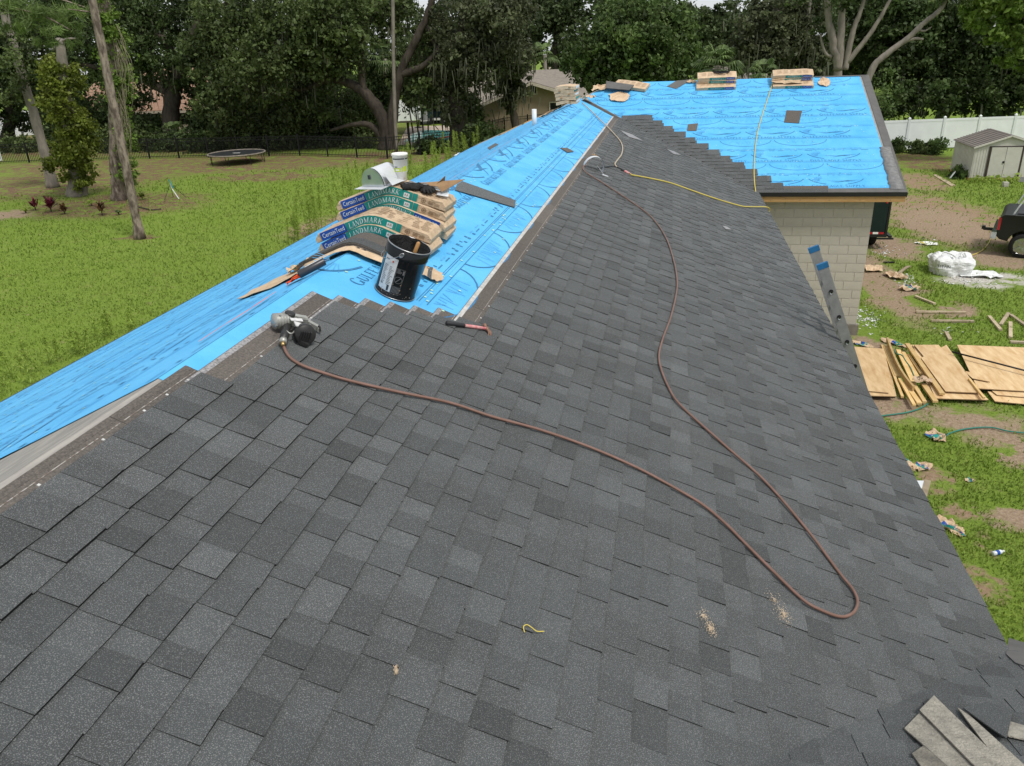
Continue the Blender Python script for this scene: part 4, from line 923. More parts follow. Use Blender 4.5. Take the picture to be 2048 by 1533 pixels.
q = WS(1.22, .16, .243); mb = MB(); rr = random.Random(5); mb.tube(spline([q+Vector((rr.uniform(-.22, .22), rr.uniform(-.08, .08), rr.uniform(.012, .06))) for k in range(16)], 5), .011, 6); mb.build('tangled_rope', M['hose_black'], org=q, smooth=True, label='black and white tangled rope on top of the wing ridge pile', cat='rope')
# ---------------------------------------------------------------- old torn shingles near the bottom right corner
OG = 'old weathered shingle strips at the torn edge'
def oldstrip(pix, w, lb, m='oldshingle', tone=.6):
    mb = pixpoly('N', pix, w, .006); mb.t = [tone]*len(mb.f); return mb.build('old_shingle', M[m], label=lb, cat='shingle', group=OG)
oldstrip([(1808, 1473), (1867, 1411), (1960, 1500), (2000, 1545), (1985, 1600), (1950, 1600)], .028, 'pale weathered old shingle strip, wide one at bottom right', tone=.55)
oldstrip([(1838, 1441), (1867, 1411), (2015, 1560), (1990, 1600)], .040, 'pale old shingle strip lying on top of the wide one', tone=.7)
oldstrip([(1823, 1524), (1846, 1508), (1930, 1580), (1890, 1620)], .027, 'lower small corner of an old pale shingle at the picture edge', tone=.5)
oldstrip([(1915, 1432), (1935, 1444), (2060, 1560), (2060, 1600), (2030, 1590)], .030, 'narrow pale old shingle showing through the torn gap', tone=.75)
oldstrip([(2016, 1460), (2050, 1470), (2060, 1500), (2014, 1490)], .033, 'little triangle of pale old shingle beside the torn dark flap', tone=.8)
oldstrip([(1925, 1437), (1975, 1425), (2025, 1440), (2012, 1500), (1985, 1482)], .042, 'torn dark shingle flap lapping over the old pale strips', 'shingle', .45)
q = NS(*pNS(2030, 1320), .015); mb = pixpoly('N', [(2017, 1285), (2075, 1303), (2075, 1352), (2030, 1335), (2012, 1318)], .02, .006); mb.build('roofing_felt_scrap', M['rake'], label='grey felt scrap on the near wing eave at right picture edge', cat='felt')
# ---------------------------------------------------------------- ground with worn patches, fallen leaves and painted crown shade
def gp(x, y): q = gnd(x, y); return (q.x, q.y)
PATCH = []                                              # (cx, cy, rx, ry, type)
def patchpx(x0, y0, x1, y1, typ, grow=1.):
    a, b = gnd((x0+x1)/2, y1), gnd((x0+x1)/2, y0); l, r_ = gnd(x0, (y0+y1)/2), gnd(x1, (y0+y1)/2)
    PATCH.append(((l.x+r_.x)/2, (a.y+b.y)/2, max(.3, abs(r_.x-l.x)/2*grow), max(.3, abs(b.y-a.y)/2*grow), typ))
for a in ((1715, 505, 1830, 650, 0), (1720, 470, 1850, 520, 0), (1780, 385, 2030, 505, 3), (1790, 405, 2020, 500, 3), (1800, 415, 1985, 492, 0), (1780, 345, 1900, 385, 3), (1780, 305, 1925, 345, 1), (1850, 812, 2060, 880, 0), (1985, 860, 2060, 935, 0), (1730, 790, 1860, 850, 0), (1700, 670, 1800, 700, 0), (1880, 546, 2080, 580, 2), (1930, 500, 2060, 540, 0), (1870, 612, 1960, 634, 0),
          (1995, 1010, 2048, 1060, 0), (-60, 325, 330, 405, 1), (60, 385, 400, 440, 1), (-40, 315, 760, 350, 1), (-150, 250, 790, 320, 1), (-80, 420, 60, 446, 0), (240, 308, 680, 348, 1), (420, 345, 640, 365, 1), (580, 430, 700, 480, 3), (230, 470, 320, 484, 1), (640, 300, 1000, 330, 1), (1840, 930, 1900, 990, 3), (1940, 1130, 2010, 1200, 3), (1880, 1010, 1960, 1060, 3)):  # broad leaf patch behind the fence also paints in shade of the crowns
    patchpx(*a)
def pmask(x, y):                                        # numpy: 1 where worn
    m = np.zeros_like(x); 
    for cx_, cy_, rx, ry, t_ in PATCH:
        d = np.hypot((x-cx_)/rx, (y-cy_)/ry); m = np.maximum(m, np.clip((1.25-d)/.5, 0, 1)*(.86 if t_ in (3, 1) else 1))
    return m
def ground_mat():
    m = bpy.data.materials.new('lawn_and_soil'); m.use_nodes = True; n = m.node_tree; N, K = n.nodes, n.links
    b = N['Principled BSDF']; b.inputs['Roughness'].default_value = .97; b.inputs['Specular IOR Level'].default_value = .1
    tc = N.new('ShaderNodeTexCoord'); P = tc.outputs['Object']
    def noi(s_, d=6, r=.65):
        t = N.new('ShaderNodeTexNoise'); t.inputs['Scale'].default_value = s_; t.inputs['Detail'].default_value = d; t.inputs['Roughness'].default_value = r; K.new(P, t.inputs['Vector']); return t
    def mr(v, a, b_, lo=0., hi=1.):
        r = N.new('ShaderNodeMapRange'); r.interpolation_type = 'SMOOTHSTEP'; r.inputs[1].default_value = a; r.inputs[2].default_value = b_; r.inputs[3].default_value = lo; r.inputs[4].default_value = hi; K.new(v, r.inputs[0]); return r.outputs[0]
    def mx(f, a, b_):
        x = N.new('ShaderNodeMix'); x.data_type = 'RGBA'
        for s_, v in ((0, f), (6, a), (7, b_)):
            if hasattr(v, 'is_linked'): K.new(v, x.inputs[s_])
            else: x.inputs[s_].default_value = v if s_ == 0 else (*v, 1)
        return x.outputs[2]
    def mth(op, a, b_):
        x = N.new('ShaderNodeMath'); x.operation = op
        for i, v in enumerate((a, b_)):
            if hasattr(v, 'is_linked'): K.new(v, x.inputs[i])
            else: x.inputs[i].default_value = v
        return x.outputs[0]
    # distorted position for patch edges
    nd = noi(.9, 5); vm = N.new('ShaderNodeVectorMath'); vm.operation = 'MULTIPLY_ADD'; vm.inputs[1].default_value = (2.6, 2.6, 0); K.new(nd.outputs['Color'], vm.inputs[0])
    va = N.new('ShaderNodeVectorMath'); va.operation = 'ADD'; va.inputs[1].default_value = (-1.3, -1.3, 0); K.new(P, va.inputs[0]); K.new(va.outputs[0], vm.inputs[2]); Q = vm.outputs[0]
    masks = {0: None, 1: None, 2: None, 3: None}
    for cx_, cy_, rx, ry, t_ in PATCH:
        s1 = N.new('ShaderNodeVectorMath'); s1.operation = 'SUBTRACT'; s1.inputs[1].default_value = (cx_, cy_, 0); K.new(Q, s1.inputs[0])
        s2 = N.new('ShaderNodeVectorMath'); s2.operation = 'MULTIPLY'; s2.inputs[1].default_value = (1/rx, 1/ry, 0); K.new(s1.outputs[0], s2.inputs[0])
        s3 = N.new('ShaderNodeVectorMath'); s3.operation = 'LENGTH'; K.new(s2.outputs[0], s3.inputs[0])
        v = mr(s3.outputs['Value'], .65, 1.25, 1., 0.); masks[t_] = v if masks[t_] is None else mth('MAXIMUM', masks[t_], v)
    fine = noi(14, 5, .7).outputs[0]; mid = noi(1.1, 5).outputs[0]; big = noi(.22, 4).outputs[0]
    grass = mx(mr(fine, .35, .68), (.125, .195, .03), (.215, .295, .05)); grass = mx(mr(mid, .52, .78), grass, (.23, .27, .07)); grass = mx(mr(big, .42, .66, 0., .5), grass, (.15, .23, .03))
    grass = mx(mr(noi(3.1, 4).outputs[0], .60, .72, 0., .55), grass, (.27, .21, .12))
    soil = mx(mr(fine, .3, .7), (.25, .175, .115), (.38, .29, .21)); litter_shade = mx(mr(noi(9, 6, .8).outputs[0], .38, .6), (.085, .055, .035), (.24, .155, .095)); sand = mx(mr(fine, .3, .7), (.58, .55, .49), (.42, .40, .35))
    col = mx(mth('MULTIPLY', masks[3], mr(noi(2.2, 5).outputs[0], .36, .50)), grass, mx(.4, soil, (.27, .17, .10)))
    col = mx(mth('MULTIPLY', masks[1], mr(noi(1.7, 6).outputs[0], .36, .56)), col, litter_shade)
    col = mx(mth('MULTIPLY', masks[0], mr(noi(1.9, 6).outputs[0], .30, .46)), col, soil); col = mx(mth('MULTIPLY', masks[2], mr(noi(1.6, 6).outputs[0], .36, .5)), col, sand)
    K.new(col, b.inputs['Base Color'])
    bp = N.new('ShaderNodeBump'); bp.inputs['Strength'].default_value = .8; bp.inputs['Distance'].default_value = .06; K.new(fine, bp.inputs['Height']); K.new(bp.outputs[0], b.inputs['Normal'])
    return m
G = MB(); nx_ = 40
for i in range(nx_):
    for j in range(nx_):
        x0, y0 = -300+600*i/nx_, -120+600*j/nx_; d = 600/nx_
        G.add([(x0, y0, 0), (x0+d, y0, 0), (x0+d, y0+d, 0), (x0, y0+d, 0)], [(0, 1, 2, 3)])
G.build('ground', ground_mat(), kind='structure', org=(0, 0, 0))
# ---------------------------------------------------------------- right yard: materials
m_('plywood', (.70, .51, .29), (.50, .31, .14), .7, 1.9, 7, .2, lo=.38, hi=.7, stretch=(4, .9, 1), tone=.2, bump=.05); m_('ply_edge', (.36, .24, .13), (.25, .16, .09), .8, 30)
m_('lumber', (.66, .47, .22), (.55, .36, .14), .65, 3, 5, .25, tone=.25); m_('oldwood', (.48, .40, .28), (.34, .27, .18), .85, 6, 5, tone=.3)
m_('aluminium', (.42, .42, .42), (.34, .34, .34), .4, 12, metal=.55); m_('blue_cap', L('2A6C9C'), L('22608C'), .5, 14)
m_('trailer_green', (.006, .016, .016), (.009, .02, .02), .3, 4, spec=.4); m_('rubber', (.014, .014, .014), (.022, .022, .022), .85, 20); m_('red_lens', (.45, .02, .03), rough=.2, spec=.6); m_('truck_paint', (.010, .011, .009), (.014, .015, .012), .3, 3, spec=.35)
m_('chrome', (.55, .56, .57), (.45, .46, .47), .15, 8, metal=.95); m_('glass_dark', (.015, .018, .02), rough=.08, spec=.8); m_('vinyl_white', (.78, .80, .80), (.72, .74, .75), .5, 2); m_('shed_cream', (.56, .54, .48), (.50, .48, .42), .55, 3); m_('shed_brown', (.055, .042, .035), rough=.5); m_('shed_roof', (.24, .205, .18), (.19, .165, .145), .5, 3)
m_('bag_white', (.74, .75, .74), (.66, .67, .66), .6, 6, bump=1.0, bscale=9); m_('garden_hose', (.03, .16, .12), (.04, .2, .15), .45, 10); m_('clear_plastic', (.70, .74, .76), rough=.15, spec=.6); m_('sign_red', (.5, .07, .03), rough=.5)
# ---- plywood stacks
def gpoly(pix, z, th):
    P = [gnd(x, y, z) for x, y in pix]; k = len(P); B_ = [q-Vector((0, 0, th)) for q in P]; mb = MB()
    mb.add(P+B_, [tuple(range(k))], 0, R.uniform(.2, .8)); b = 0
    mb.f += [tuple(range(2*k-1, k-1, -1))]+[(i, i+k, (i+1) % k+k, (i+1) % k) for i in range(k)]; mb.m += [1]*(k+1); mb.t += [.5]*(k+1)
    return mb
PG = 'plywood sheets stacked on the grass'
def ply(pix, z, lb, th=.016): return gpoly(pix, z, th).build('plywood_sheet', [M['plywood'], M['ply_edge']], label=lb, cat='plywood', group=PG)
base = [(1640, 689), (1768, 698), (1790, 793), (1690, 790)]
def sh(p, dx, dy): return [(x+dx, y+dy) for x, y in p]
names = ['bottom', 'second from bottom', 'third from bottom', 'fourth from bottom', 'second from top']
for k in range(5): ply(sh(base, (-6, 3, -9, -4, 0)[k], 0), .02+.022*k, names[k]+' plywood sheet of the stack nearest the ladder')
ply([(1640, 688), (1761, 698), (1777, 786), (1690, 778)], .135, 'top plywood sheet of the stack nearest the ladder')
mid = [(1822, 690), (1872, 690), (1972, 800), (1868, 797)]
for k in range(4): ply(sh(mid, (0, 5, -2, 3)[k], 0), .03+.024*k, ['bottom', 'second', 'third', 'fourth'][k]+' sheet up in the plywood stack beside the lumber')
ply([(1842, 716), (1893, 690), (1961, 786), (1891, 783)], .15, 'top golden plywood sheet of the stack beside the lumber'); ply([(1828, 690), (1870, 690), (1876, 715), (1850, 716)], .14, 'small golden plywood offcut at far end beside the lumber')
ply([(1975, 783), (2090, 790), (2090, 812), (1990, 803)], .06, 'lower plywood sheet sticking out at right picture edge'); ply([(1984, 782), (2090, 786), (2090, 798), (1994, 790)], .085, 'plywood strip lying on the lower right sheet')
ply([(1914, 690), (2090, 697), (2110, 786), (1955, 777)], .12, 'wide swirly grained plywood sheet at right picture edge'); ply([(1928, 742), (1938, 744), (1980, 764), (1945, 757)], .15, 'plywood triangle bridging the two right stacks')
# ---- two by fours
LG = 'loose lumber lengths between the plywood stacks'
def lum(x0, y0, x1, y1, z, lb, wd=.09, th=.038, z1=None, m='lumber', grp=LG, name='lumber_board'):
    a, b = gnd(x0, y0, z), gnd(x1, y1, z if z1 is None else z1); mb = MB(); mb.bar(a, b, wd, th, (0, 0, 1), 0, R.uniform(.2, .9)); return mb.build(name, M[m], label=lb, cat='board', group=grp)
cr = lambda x, y: (1660+x/5.28, 660+y/5.28)
for (x0, y0, x1, y1, z, wd, lb) in ((550, 165, 765, 712, .06, .05, 'thin strip nearest the left plywood stack'), (590, 175, 715, 495, .07, .12, 'brown plank offcut next to the thin strip'), (735, 520, 890, 800, .10, .06, 'short thick front board under the bowed one'), (790, 560, 945, 780, .08, .09, 'front board second from the left'), (880, 570, 1000, 765, .075, .07, 'front board third from the left'), (980, 570, 1115, 760, .10, .09, 'front board fourth from the left'),
                                    (815, 150, 1185, 680, .15, .09, 'long straight board along the middle plywood'), (720, 215, 880, 560, .05, .09, 'board lying under the green strap'), (770, 240, 930, 520, .05, .09, 'board in the middle of the lumber pile'), (830, 265, 965, 470, .07, .05, 'narrow reddish strip in the lumber pile'), (1470, 520, 1625, 720, .17, .04, 'thin batten along the right edge of the middle stack')):
    lum(*cr(x0, y0), *cr(x1, y1), z, lb, wd)
mb = MB(); P = [gnd(*cr(x, y), .16) for x, y in ((605, 100), (650, 230), (720, 390), (800, 520), (880, 620))]; S_ = spline(P, 4)
for i in range(len(S_)-1): mb.bar(S_[i], S_[i+1]+(S_[i+1]-S_[i])*.03, .04, .09, (0, 0, 1))
mb.build('lumber_board', M['lumber'], label='bowed board lying on edge across the lumber pile', cat='board', group=LG)
a, b = gnd(1904, 704, .22), gnd(2075, 748, .22); mb = MB(); mb.tube([a, b], .018, 8); mb.build('black_pipe', M['hose_black'], label='thin black pipe lying across the right plywood', cat='pipe', smooth=True)
mb = MB(); mb.tube(spline([gnd(*cr(x, y), .19) for x, y in ((680, 210), (700, 250), (760, 270), (800, 330), (850, 400), (880, 470), (900, 510))], 5), .012, 6); mb.build('green_strap', M['garden_hose'], label='green strap curling over the lumber pile', cat='strap', smooth=True)
crumple('paper_wrapper', 'crushed wrapper lying on top of the lumber pile', 'wrapper', gnd(*cr(970, 545), .15), (.34, .26), [M['kraft_paper'], M['glove_black']], seed=61, amp=.3)
SG = 'short wood offcuts strewn on the grass'
for x0, y0, x1, y1, lb in ((1832, 624, 1932, 625, 'longer upper stake lying flat in the grass'), (1862, 642, 1948, 643, 'stake lying just below the longer one'), (1978, 633, 2001, 660, 'slanting offcut left of the upright pair'), (2001, 650, 2017, 627, 'offcut leaning the other way beside the slanting one'), (2021, 645, 2021, 676, 'offcut pointing straight at the plywood'), (2021, 630, 2055, 654, 'offcut cut by right picture edge'), (1831, 593, 1869, 608, 'lone slanted stick above the stakes'), (1892, 665, 1900, 680, 'tiny stick near the middle plywood stack'), (2020, 684, 2060, 686, 'thin lath at picture edge above right plywood')):
    lum(x0, y0, x1, y1, .035, lb, .075, .045, m='oldwood', grp=SG, name='wood_offcut')
# ---- wrappers, film, frame, bottle, hose in the right grass
WR = 'torn shingle wrappers thrown on the right grass'
for k, (x, y, sx, sy, lb) in enumerate(((1872, 876, .42, .32, 'crumpled brown wrapper below the plywood'), (1808, 932, .42, .30, 'bunched wrapper at the eave line below the ladder'), (1846, 938, .36, .2, 'flattened wrapper with teal print beside the bunched one'), (1882, 1052, .36, .30, 'wrapper pair at the eave, left half'), (1914, 1064, .26, .24, 'wrapper pair by the eave, right half'), (1940, 962, .13, .13, 'tiny paper scrap alone in the grass'), (1745, 540, .5, .7, 'heap of torn wrappers by the block wall corner'), (1790, 556, .7, .4, 'trailing wrapper strip running off the heap'), (1818, 580, .6, .4, 'wrapper on the sand near the white bag'), (1722, 690, .6, .22, 'flat wrapper behind the left plywood stack'), (1790, 690, .65, .2, 'long wrapper behind the lumber pile'))):
    crumple('paper_wrapper', lb, 'wrapper', gnd(x, y), (sx, sy), KP if k not in (6, 7) else KP[:1], WR, seed=70+k, amp=.28 if k not in (9, 10) else .12, yaw=R.uniform(0, 3))
t = thing('wooden_frame', gnd(1838, 985), 'small wooden frame with torn plastic film at the foot of the eave', 'frame')
mb = MB(); mb.bar(gnd(1855, 962, .12), gnd(1842, 1012, .12), .09, .03); part(mb, 'side_rail', M['oldwood'], t)
mb = MB(); mb.bar(gnd(1852, 966, .09), gnd(1815, 962, .09), .06, .03); part(mb, 'top_rail', M['oldwood'], t)
mb = MB(); mb.sheet([[gnd(1812+36*i/5., 962+30*j/5., .13+.05*nz(i, j, 3)) for j in range(6)] for i in range(6)], .003, (0, 0, 1)); part(mb, 'plastic_film', M['clear_plastic'], t)
c = gnd(1999, 1106); t = thing('plastic_bottle', c, 'empty clear plastic water bottle lying in the right grass', 'bottle'); ax_ = (gnd(2014, 1101, .035)-gnd(1985, 1108, .035)).normalized(); p0 = gnd(1985, 1108, .04)
mb = MB(); mb.tube([p0, p0+ax_*.005, p0+ax_*.13, p0+ax_*.155, p0+ax_*.17], [.025, .031, .031, .018, .012], 14); part(mb, 'bottle_body', M['clear_plastic'], t, smooth=True)
mb = MB(); mb.tube([p0+ax_*.17, p0+ax_*.185], .015, 12); part(mb, 'cap', M['foam_white'], t, smooth=True); mb = MB(); mb.tube([p0+ax_*.05, p0+ax_*.10], .0318, 14, caps=False); part(mb, 'bottle_label', M['band_blue'], t, smooth=True)
HG = 'green garden hose lengths'
line_obj('garden_hose', None, [(1893, 872), (1902, 866), (1933, 858), (1979, 855), (2018, 863), (2060, 867)], .014, 'garden_hose', 'green garden hose curving through the grass at right', 'garden hose', w=.02, grp=HG)
line_obj('garden_hose', None, [(1735, 838), (1765, 832), (1810, 826), (1838, 818), (1856, 808)], .014, 'garden_hose', 'green hose end emerging under the lumber pile', 'garden hose', w=.02, grp=HG)
line_obj('yellow_cord', None, [(1986, 455), (1981, 478), (1972, 494), (1958, 505), (1936, 513), (1900, 521)], .014, 'hose_yellow', 'yellow hose trailing from the truck to the white bag', 'hose', w=.01)
# ---- ladder against the eave
t = thing('extension_ladder', (3.6, 8.7, 0), 'grey aluminium extension ladder with blue taped tops leaning on the eave', 'ladder')
lt = Vector((-.385, 0, .925)).normalized()
def lp(s_, y): return Vector((1.985, y, 3.32))+lt*s_
for y, s1, lb in ((8.48, .90, 'near'), (8.90, .98, 'far')):
    mb = MB(); mb.bar(lp(-3.65, y), lp(s1, y), .030, .105, Vector((.925, 0, .385))); part(mb, 'rail', M['aluminium'], t)
    mb = MB(); mb.bar(lp(s1-.05, y), lp(s1+.010, y), .040, .115, Vector((.925, 0, .385))); part(mb, 'blue_tape', M['blue_cap'], t)
for k in range(14):
    s_ = .58-k*.305; mb = MB(); mb.tube([lp(s_, 8.50), lp(s_, 8.88)], .017, 8); part(mb, 'rung', M['aluminium'], t, smooth=True)
    mb = MB(); mb.tube([lp(s_, 8.455), lp(s_, 8.466)], .022, 10); part(mb, 'rung_end', M['glove_black'], t); 
    mb = MB(); mb.tube([lp(s_-.004, 8.449)+Vector((.015*math.cos(q), 0, .022*math.sin(q))) for q in [math.radians(180+18*i) for i in range(11)]], .005, 5); part(mb, 'rung_plate', M['chrome'], t)
# ---- enclosed trailer
t = thing('enclosed_trailer', (5.8, 28, 0), 'dark green enclosed trailer parked behind the block walled wing', 'trailer'); X0, X1, Y0 = 4.85, 6.84, 26.0
mb = MB(); mb.box(((X0+X1)/2, Y0+2.4, 1.42), (X1-X0, 4.8, 1.9)); part(mb, 'body', M['trailer_green'], t)
mb = MB(); mb.box(((X0+X1)/2, Y0-.012, 1.42), (X1-X0-.16, .02, 1.72)); part(mb, 'rear_door', M['trailer_green'], t)
for x in (X0+.03, X1-.03): mb = MB(); mb.box((x, Y0-.015, 1.42), (.06, .03, 1.92)); part(mb, 'corner_post', M['black_metal'], t)
mb = MB(); mb.box(((X0+X1)/2, Y0-.02, .46), (X1-X0, .04, .12)); part(mb, 'rear_sill', M['black_metal'], t)
for x in (X1-.18, X1-.52): mb = MB(); mb.box((x, Y0-.045, .53), (.15, .02, .06)); part(mb, 'tail_light', M['red_lens'], t)
mb = MB(); mb.box((X1-.35, Y0-.045, .53), (.16, .02, .06)); part(mb, 'plate_light', M['foam_white'], t)
mb = MB(); mb.box((X1-.19, Y0-.03, 2.02-.42), (.16, .012, .05)); mb.box((X1-.135, Y0-.032, 1.95-.42), (.05, .012, .14)); part(mb, 'red_marker', M['red_lens'], t)
mb = MB(); mb.box((X1-.05, Y0-.06, .36), (.5, .05, .05)); mb.box((X1+.10, Y0+.3, .42), (.1, .7, .06)); part(mb, 'bumper', M['black_metal'], t)
for x in (X1-.28, X0+.28):
    for y in (Y0+.7, Y0+2.0):
        mb = MB(); mb.lathe([(.16, -.11), (.30, -.11), (.33, -.08), (.33, .08), (.30, .11), (.16, .11)], 22, Off(Matrix.Rotation(math.pi/2, 3, 'Y'), (x, y, .33))); part(mb, 'wheel', M['rubber'], t, smooth=True)
# ---- white bulk bag
c = gnd(1903, 548); t = thing('bulk_bag', c, 'slumped white bulk sand bag lying in the right yard', 'bag'); mb = MB(); n, k = 52, 17; vs = []
for i in range(k):
    h = i/(k-1.); ro = .50+.05*math.sin(h*3)-.24*max(0, h-.72)/.28
    for j in range(n):
        a = 2*math.pi*j/n; sq = 1/max(abs(math.cos(a)), abs(math.sin(a)))**.55; r_ = ro*sq*(1+.12*nz(math.cos(a)*2.2, math.sin(a)*2.2, h*3)-.10*abs(nz(math.cos(a)*6, math.sin(a)*6, h*5+2)))
        vs.append((c.x+r_*1.02*math.cos(a), c.y+.2+r_*math.sin(a), (.55*h**.8+.09*nz(math.cos(a)*2.4, math.sin(a)*2.4, h*3)*(h > .2)-.07*abs(nz(math.cos(a)*5, math.sin(a)*5, h*6))*(h > .3))*(1 if h < .99 else .9)))
mb.add(vs, [(i*n+j, i*n+(j+1) % n, (i+1)*n+(j+1) % n, (i+1)*n+j) for i in range(k-1) for j in range(n)]+[tuple((k-1)*n+j for j in range(n)), tuple(range(n-1, -1, -1))]); part(mb, 'bag_body', M['bag_white'], t)
mb = MB(); q, wd = sans('TITAN', .085); put(mb, [[(x, y) for x, y in f] for f in q], lambda x, y: Vector((c.x-.52+x*.95, c.y-.26-x*.30-.055, .26+y)), 0); part(mb, 'bag_print', M['dark_print'], t, kind='stuff')
mb = MB()
for s_ in (-.35, .3): mb.tube(spline([Vector((c.x+s_, c.y, .5)), Vector((c.x+s_*.8, c.y+.05, .60)), Vector((c.x+s_*.4, c.y-.1, .585)), Vector((c.x+s_*.2, c.y-.25, .55))], 5), .02, 6)
part(mb, 'lifting_loop', M['bag_white'], t, smooth=True)
crumple('bag_flap', 'empty white bag skirt spread on the grass beside the bulk bag', 'bag', gnd(1962, 552), (1.1, .6), [M['bag_white']], seed=90, amp=.12)
# ---- pickup truck, right side towards the camera
t = thing('pickup_truck', (9.72, 25.35, 0), 'dark green pickup truck with ladder rack cut by the right picture edge', 'pickup truck'); TY, TX = 25.35, 9.72; t.rotation_euler.z = -.40
mb = MB(); wx = 10.45; pr = [(TX+.10, .52), (TX, .62), (TX+.02, 1.16), (TX+.12, 1.24), (11.9, 1.26), (11.95, 1.24), (12.1, 1.3), (12.55, 1.82), (14.0, 1.84), (14.6, 1.30), (15.9, 1.18), (16.05, .55), (15.55, .5)]
pr += [(15.1+.47*math.cos(a), .44+.47*math.sin(a)) for a in [math.radians(q) for q in range(10, 171, 16)]]+[(14.55, .45), (wx+.55, .45)]+[(wx+.42*math.cos(a), .40+.42*math.sin(a)) for a in [math.radians(q) for q in range(10, 171, 16)]]
k = len(pr); mb.add([(x, TY, z) for x, z in pr]+[(x, TY+1.95, z) for x, z in pr], [tuple(range(k)), tuple(range(2*k-1, k-1, -1))]+[(i, i+k, (i+1) % k+k, (i+1) % k) for i in range(k)]); part(mb, 'body', M['truck_paint'], t)
mb = MB(); mb.box((11.0, TY+.97, 1.262), (1.7, 1.5, .012)); part(mb, 'bed_cover', M['black_metal'], t)
mb = MB(); mb.add([(12.35, TY-.006, 1.33), (12.65, TY-.006, 1.74), (13.9, TY-.006, 1.76), (14.3, TY-.006, 1.34)], [(0, 1, 2, 3)]); part(mb, 'side_window', M['glass_dark'], t)
mb = MB(); mb.box((TX+.03, TY+.05, .97), (.07, .12, .36)); part(mb, 'tail_light', M['red_lens'], t)
mb = MB(); mb.box((TX-.06, TY+.97, .62), (.14, 1.96, .20)); part(mb, 'rear_bumper', M['chrome'], t)
mb = MB(); mb.box((TX-.22, TY+.97, .60), (.36, .08, .08)); mb.box((TX-.40, TY+.97, .64), (.1, .12, .1)); part(mb, 'tow_hitch', M['black_metal'], t)
for x in (wx, 15.1):
    for y in (TY+.12, TY+1.83):
        Wf = Off(Matrix.Rotation(math.pi/2, 3, 'X'), (x, y, .36)); mb = MB(); mb.lathe([(.24, -.13), (.33, -.13), (.36, -.09), (.36, .09), (.33, .13), (.24, .13)], 28, Wf, close=False); wh = part(mb, 'wheel', M['rubber'], t, smooth=True)
        mb = MB(); mb.lathe([(.05, .125), (.06, .09), (.24, .10), (.265, .128), (.265, .09), (.0, .06)], 24, Wf)
        mb.build('rim', M['chrome'], wh)
        for q in range(5):
            mb = MB(); a = q*2*math.pi/5; mb.bar(Wf @ Vector((.04*math.cos(a), .04*math.sin(a), .11)), Wf @ Vector((.25*math.cos(a), .25*math.sin(a), .122)), .07, .03, (0, 1, 0)); mb.build('spoke', M['chrome'], wh)
mb = MB()
for y in (TY+.1, TY+1.85):
    mb.tube(spline([Vector((10.05, y, 1.24)), Vector((10.2, y, 1.6)), Vector((10.45, y, 2.02)), Vector((10.5, y, 2.12))], 5), .022, 8); mb.tube([(10.25, y, 2.16), (15.4, y, 2.16)], .022, 8)
for x in (10.5, 12.0, 14.5): mb.tube([(x, TY+.1, 2.15), (x, TY+1.85, 2.15)], .022, 8)
part(mb, 'ladder_rack', M['pvc'], t, smooth=True)
tl = thing('roof_ladder', (9.72, 25.35, 0), 'aluminium ladder with red sign strapped on the truck rack', 'ladder'); tl.rotation_euler.z = -.40
for y in (TY+.12, TY+.52): mb = MB(); mb.box((12.6, y, 2.235), (5.2, .03, .08)); part(mb, 'rail', M['aluminium'], tl)
for k in range(12): mb = MB(); mb.tube([(10.2+k*.42, TY+.13, 2.235), (10.2+k*.42, TY+.51, 2.235)], .015, 6); part(mb, 'rung', M['aluminium'], tl)
mb = MB(); mb.box((11.5, TY+.09, 2.16), (1.5, .012, .16)); part(mb, 'sign_board', M['foam_white'], tl)
for k in range(2): mb = MB(); mb.box((11.15+.75*k, TY+.081, 2.16), (.68, .008, .115)); part(mb, 'sign_panel', M['sign_red'], tl)
# ---- white vinyl fence
A0, A1 = gnd(1740, 303), gnd(2160, 288); t = thing('vinyl_fence', A0, 'long white vinyl privacy fence behind the shed', 'fence'); d = A1-A0; nP = int(d.length/1.92)
for k in range(nP+1):
    q = A0+d*k/nP; mb = MB(); mb.box(q+Vector((0, 0, .85)), (.13, .13, 1.70)); mb.lathe([(.10, 1.70), (.10, 1.73), (.02, 1.79)], 4, Off(Matrix.Rotation(.785, 3, 'Z'), q)); part(mb, 'post', M['vinyl_white'], t)
    if k < nP:
        p = A0+d*(k+1)/nP; mb = MB(); mb.bar(q+Vector((0, .0, .80)), p+Vector((0, 0, .80)), .025, 1.5); part(mb, 'panel', M['vinyl_white'], t)
        for z in (.12, 1.58): mb = MB(); mb.bar(q+Vector((0, 0, z)), p+Vector((0, 0, z)), .05, .13); part(mb, 'rail', M['vinyl_white'], t)
# ---- metal shed
sx, sy = 13.35, 38.95; t = thing('garden_shed', (sx+1.4, sy+1.4, 0), 'small cream metal garden shed with brown trim at right picture edge', 'shed'); sw_, sdp, he, hp = 2.75, 2.7, 1.46, 1.93
mb = MB(); prf = [(0, .1), (sw_, .1), (sw_, he), (sw_/2, hp-.05), (0, he)]
mb.add([(sx+x, sy, z) for x, z in prf]+[(sx+x, sy+sdp, z) for x, z in prf], [(0, 1, 2, 3, 4), (9, 8, 7, 6, 5)]+[(i, i+5, (i+1) % 5+5, (i+1) % 5) for i in range(5)]); part(mb, 'wall', M['shed_cream'], t)
mb = MB(); mb.box((sx+sw_/2, sy+sdp/2, .06), (sw_+.1, sdp+.1, .10)); part(mb, 'base_skid', M['pine'], t)
for k in range(16): mb = MB(); mb.box((sx-.008, sy+.08+k*.17, .78), (.012, .05, 1.34)); part(mb, 'wall_rib', M['shed_cream'], t)
for k in range(5): mb = MB(); mb.box((sx+.06+k*.11, sy-.008, .76), (.035, .012, 1.3)); part(mb, 'wall_rib', M['shed_cream'], t)
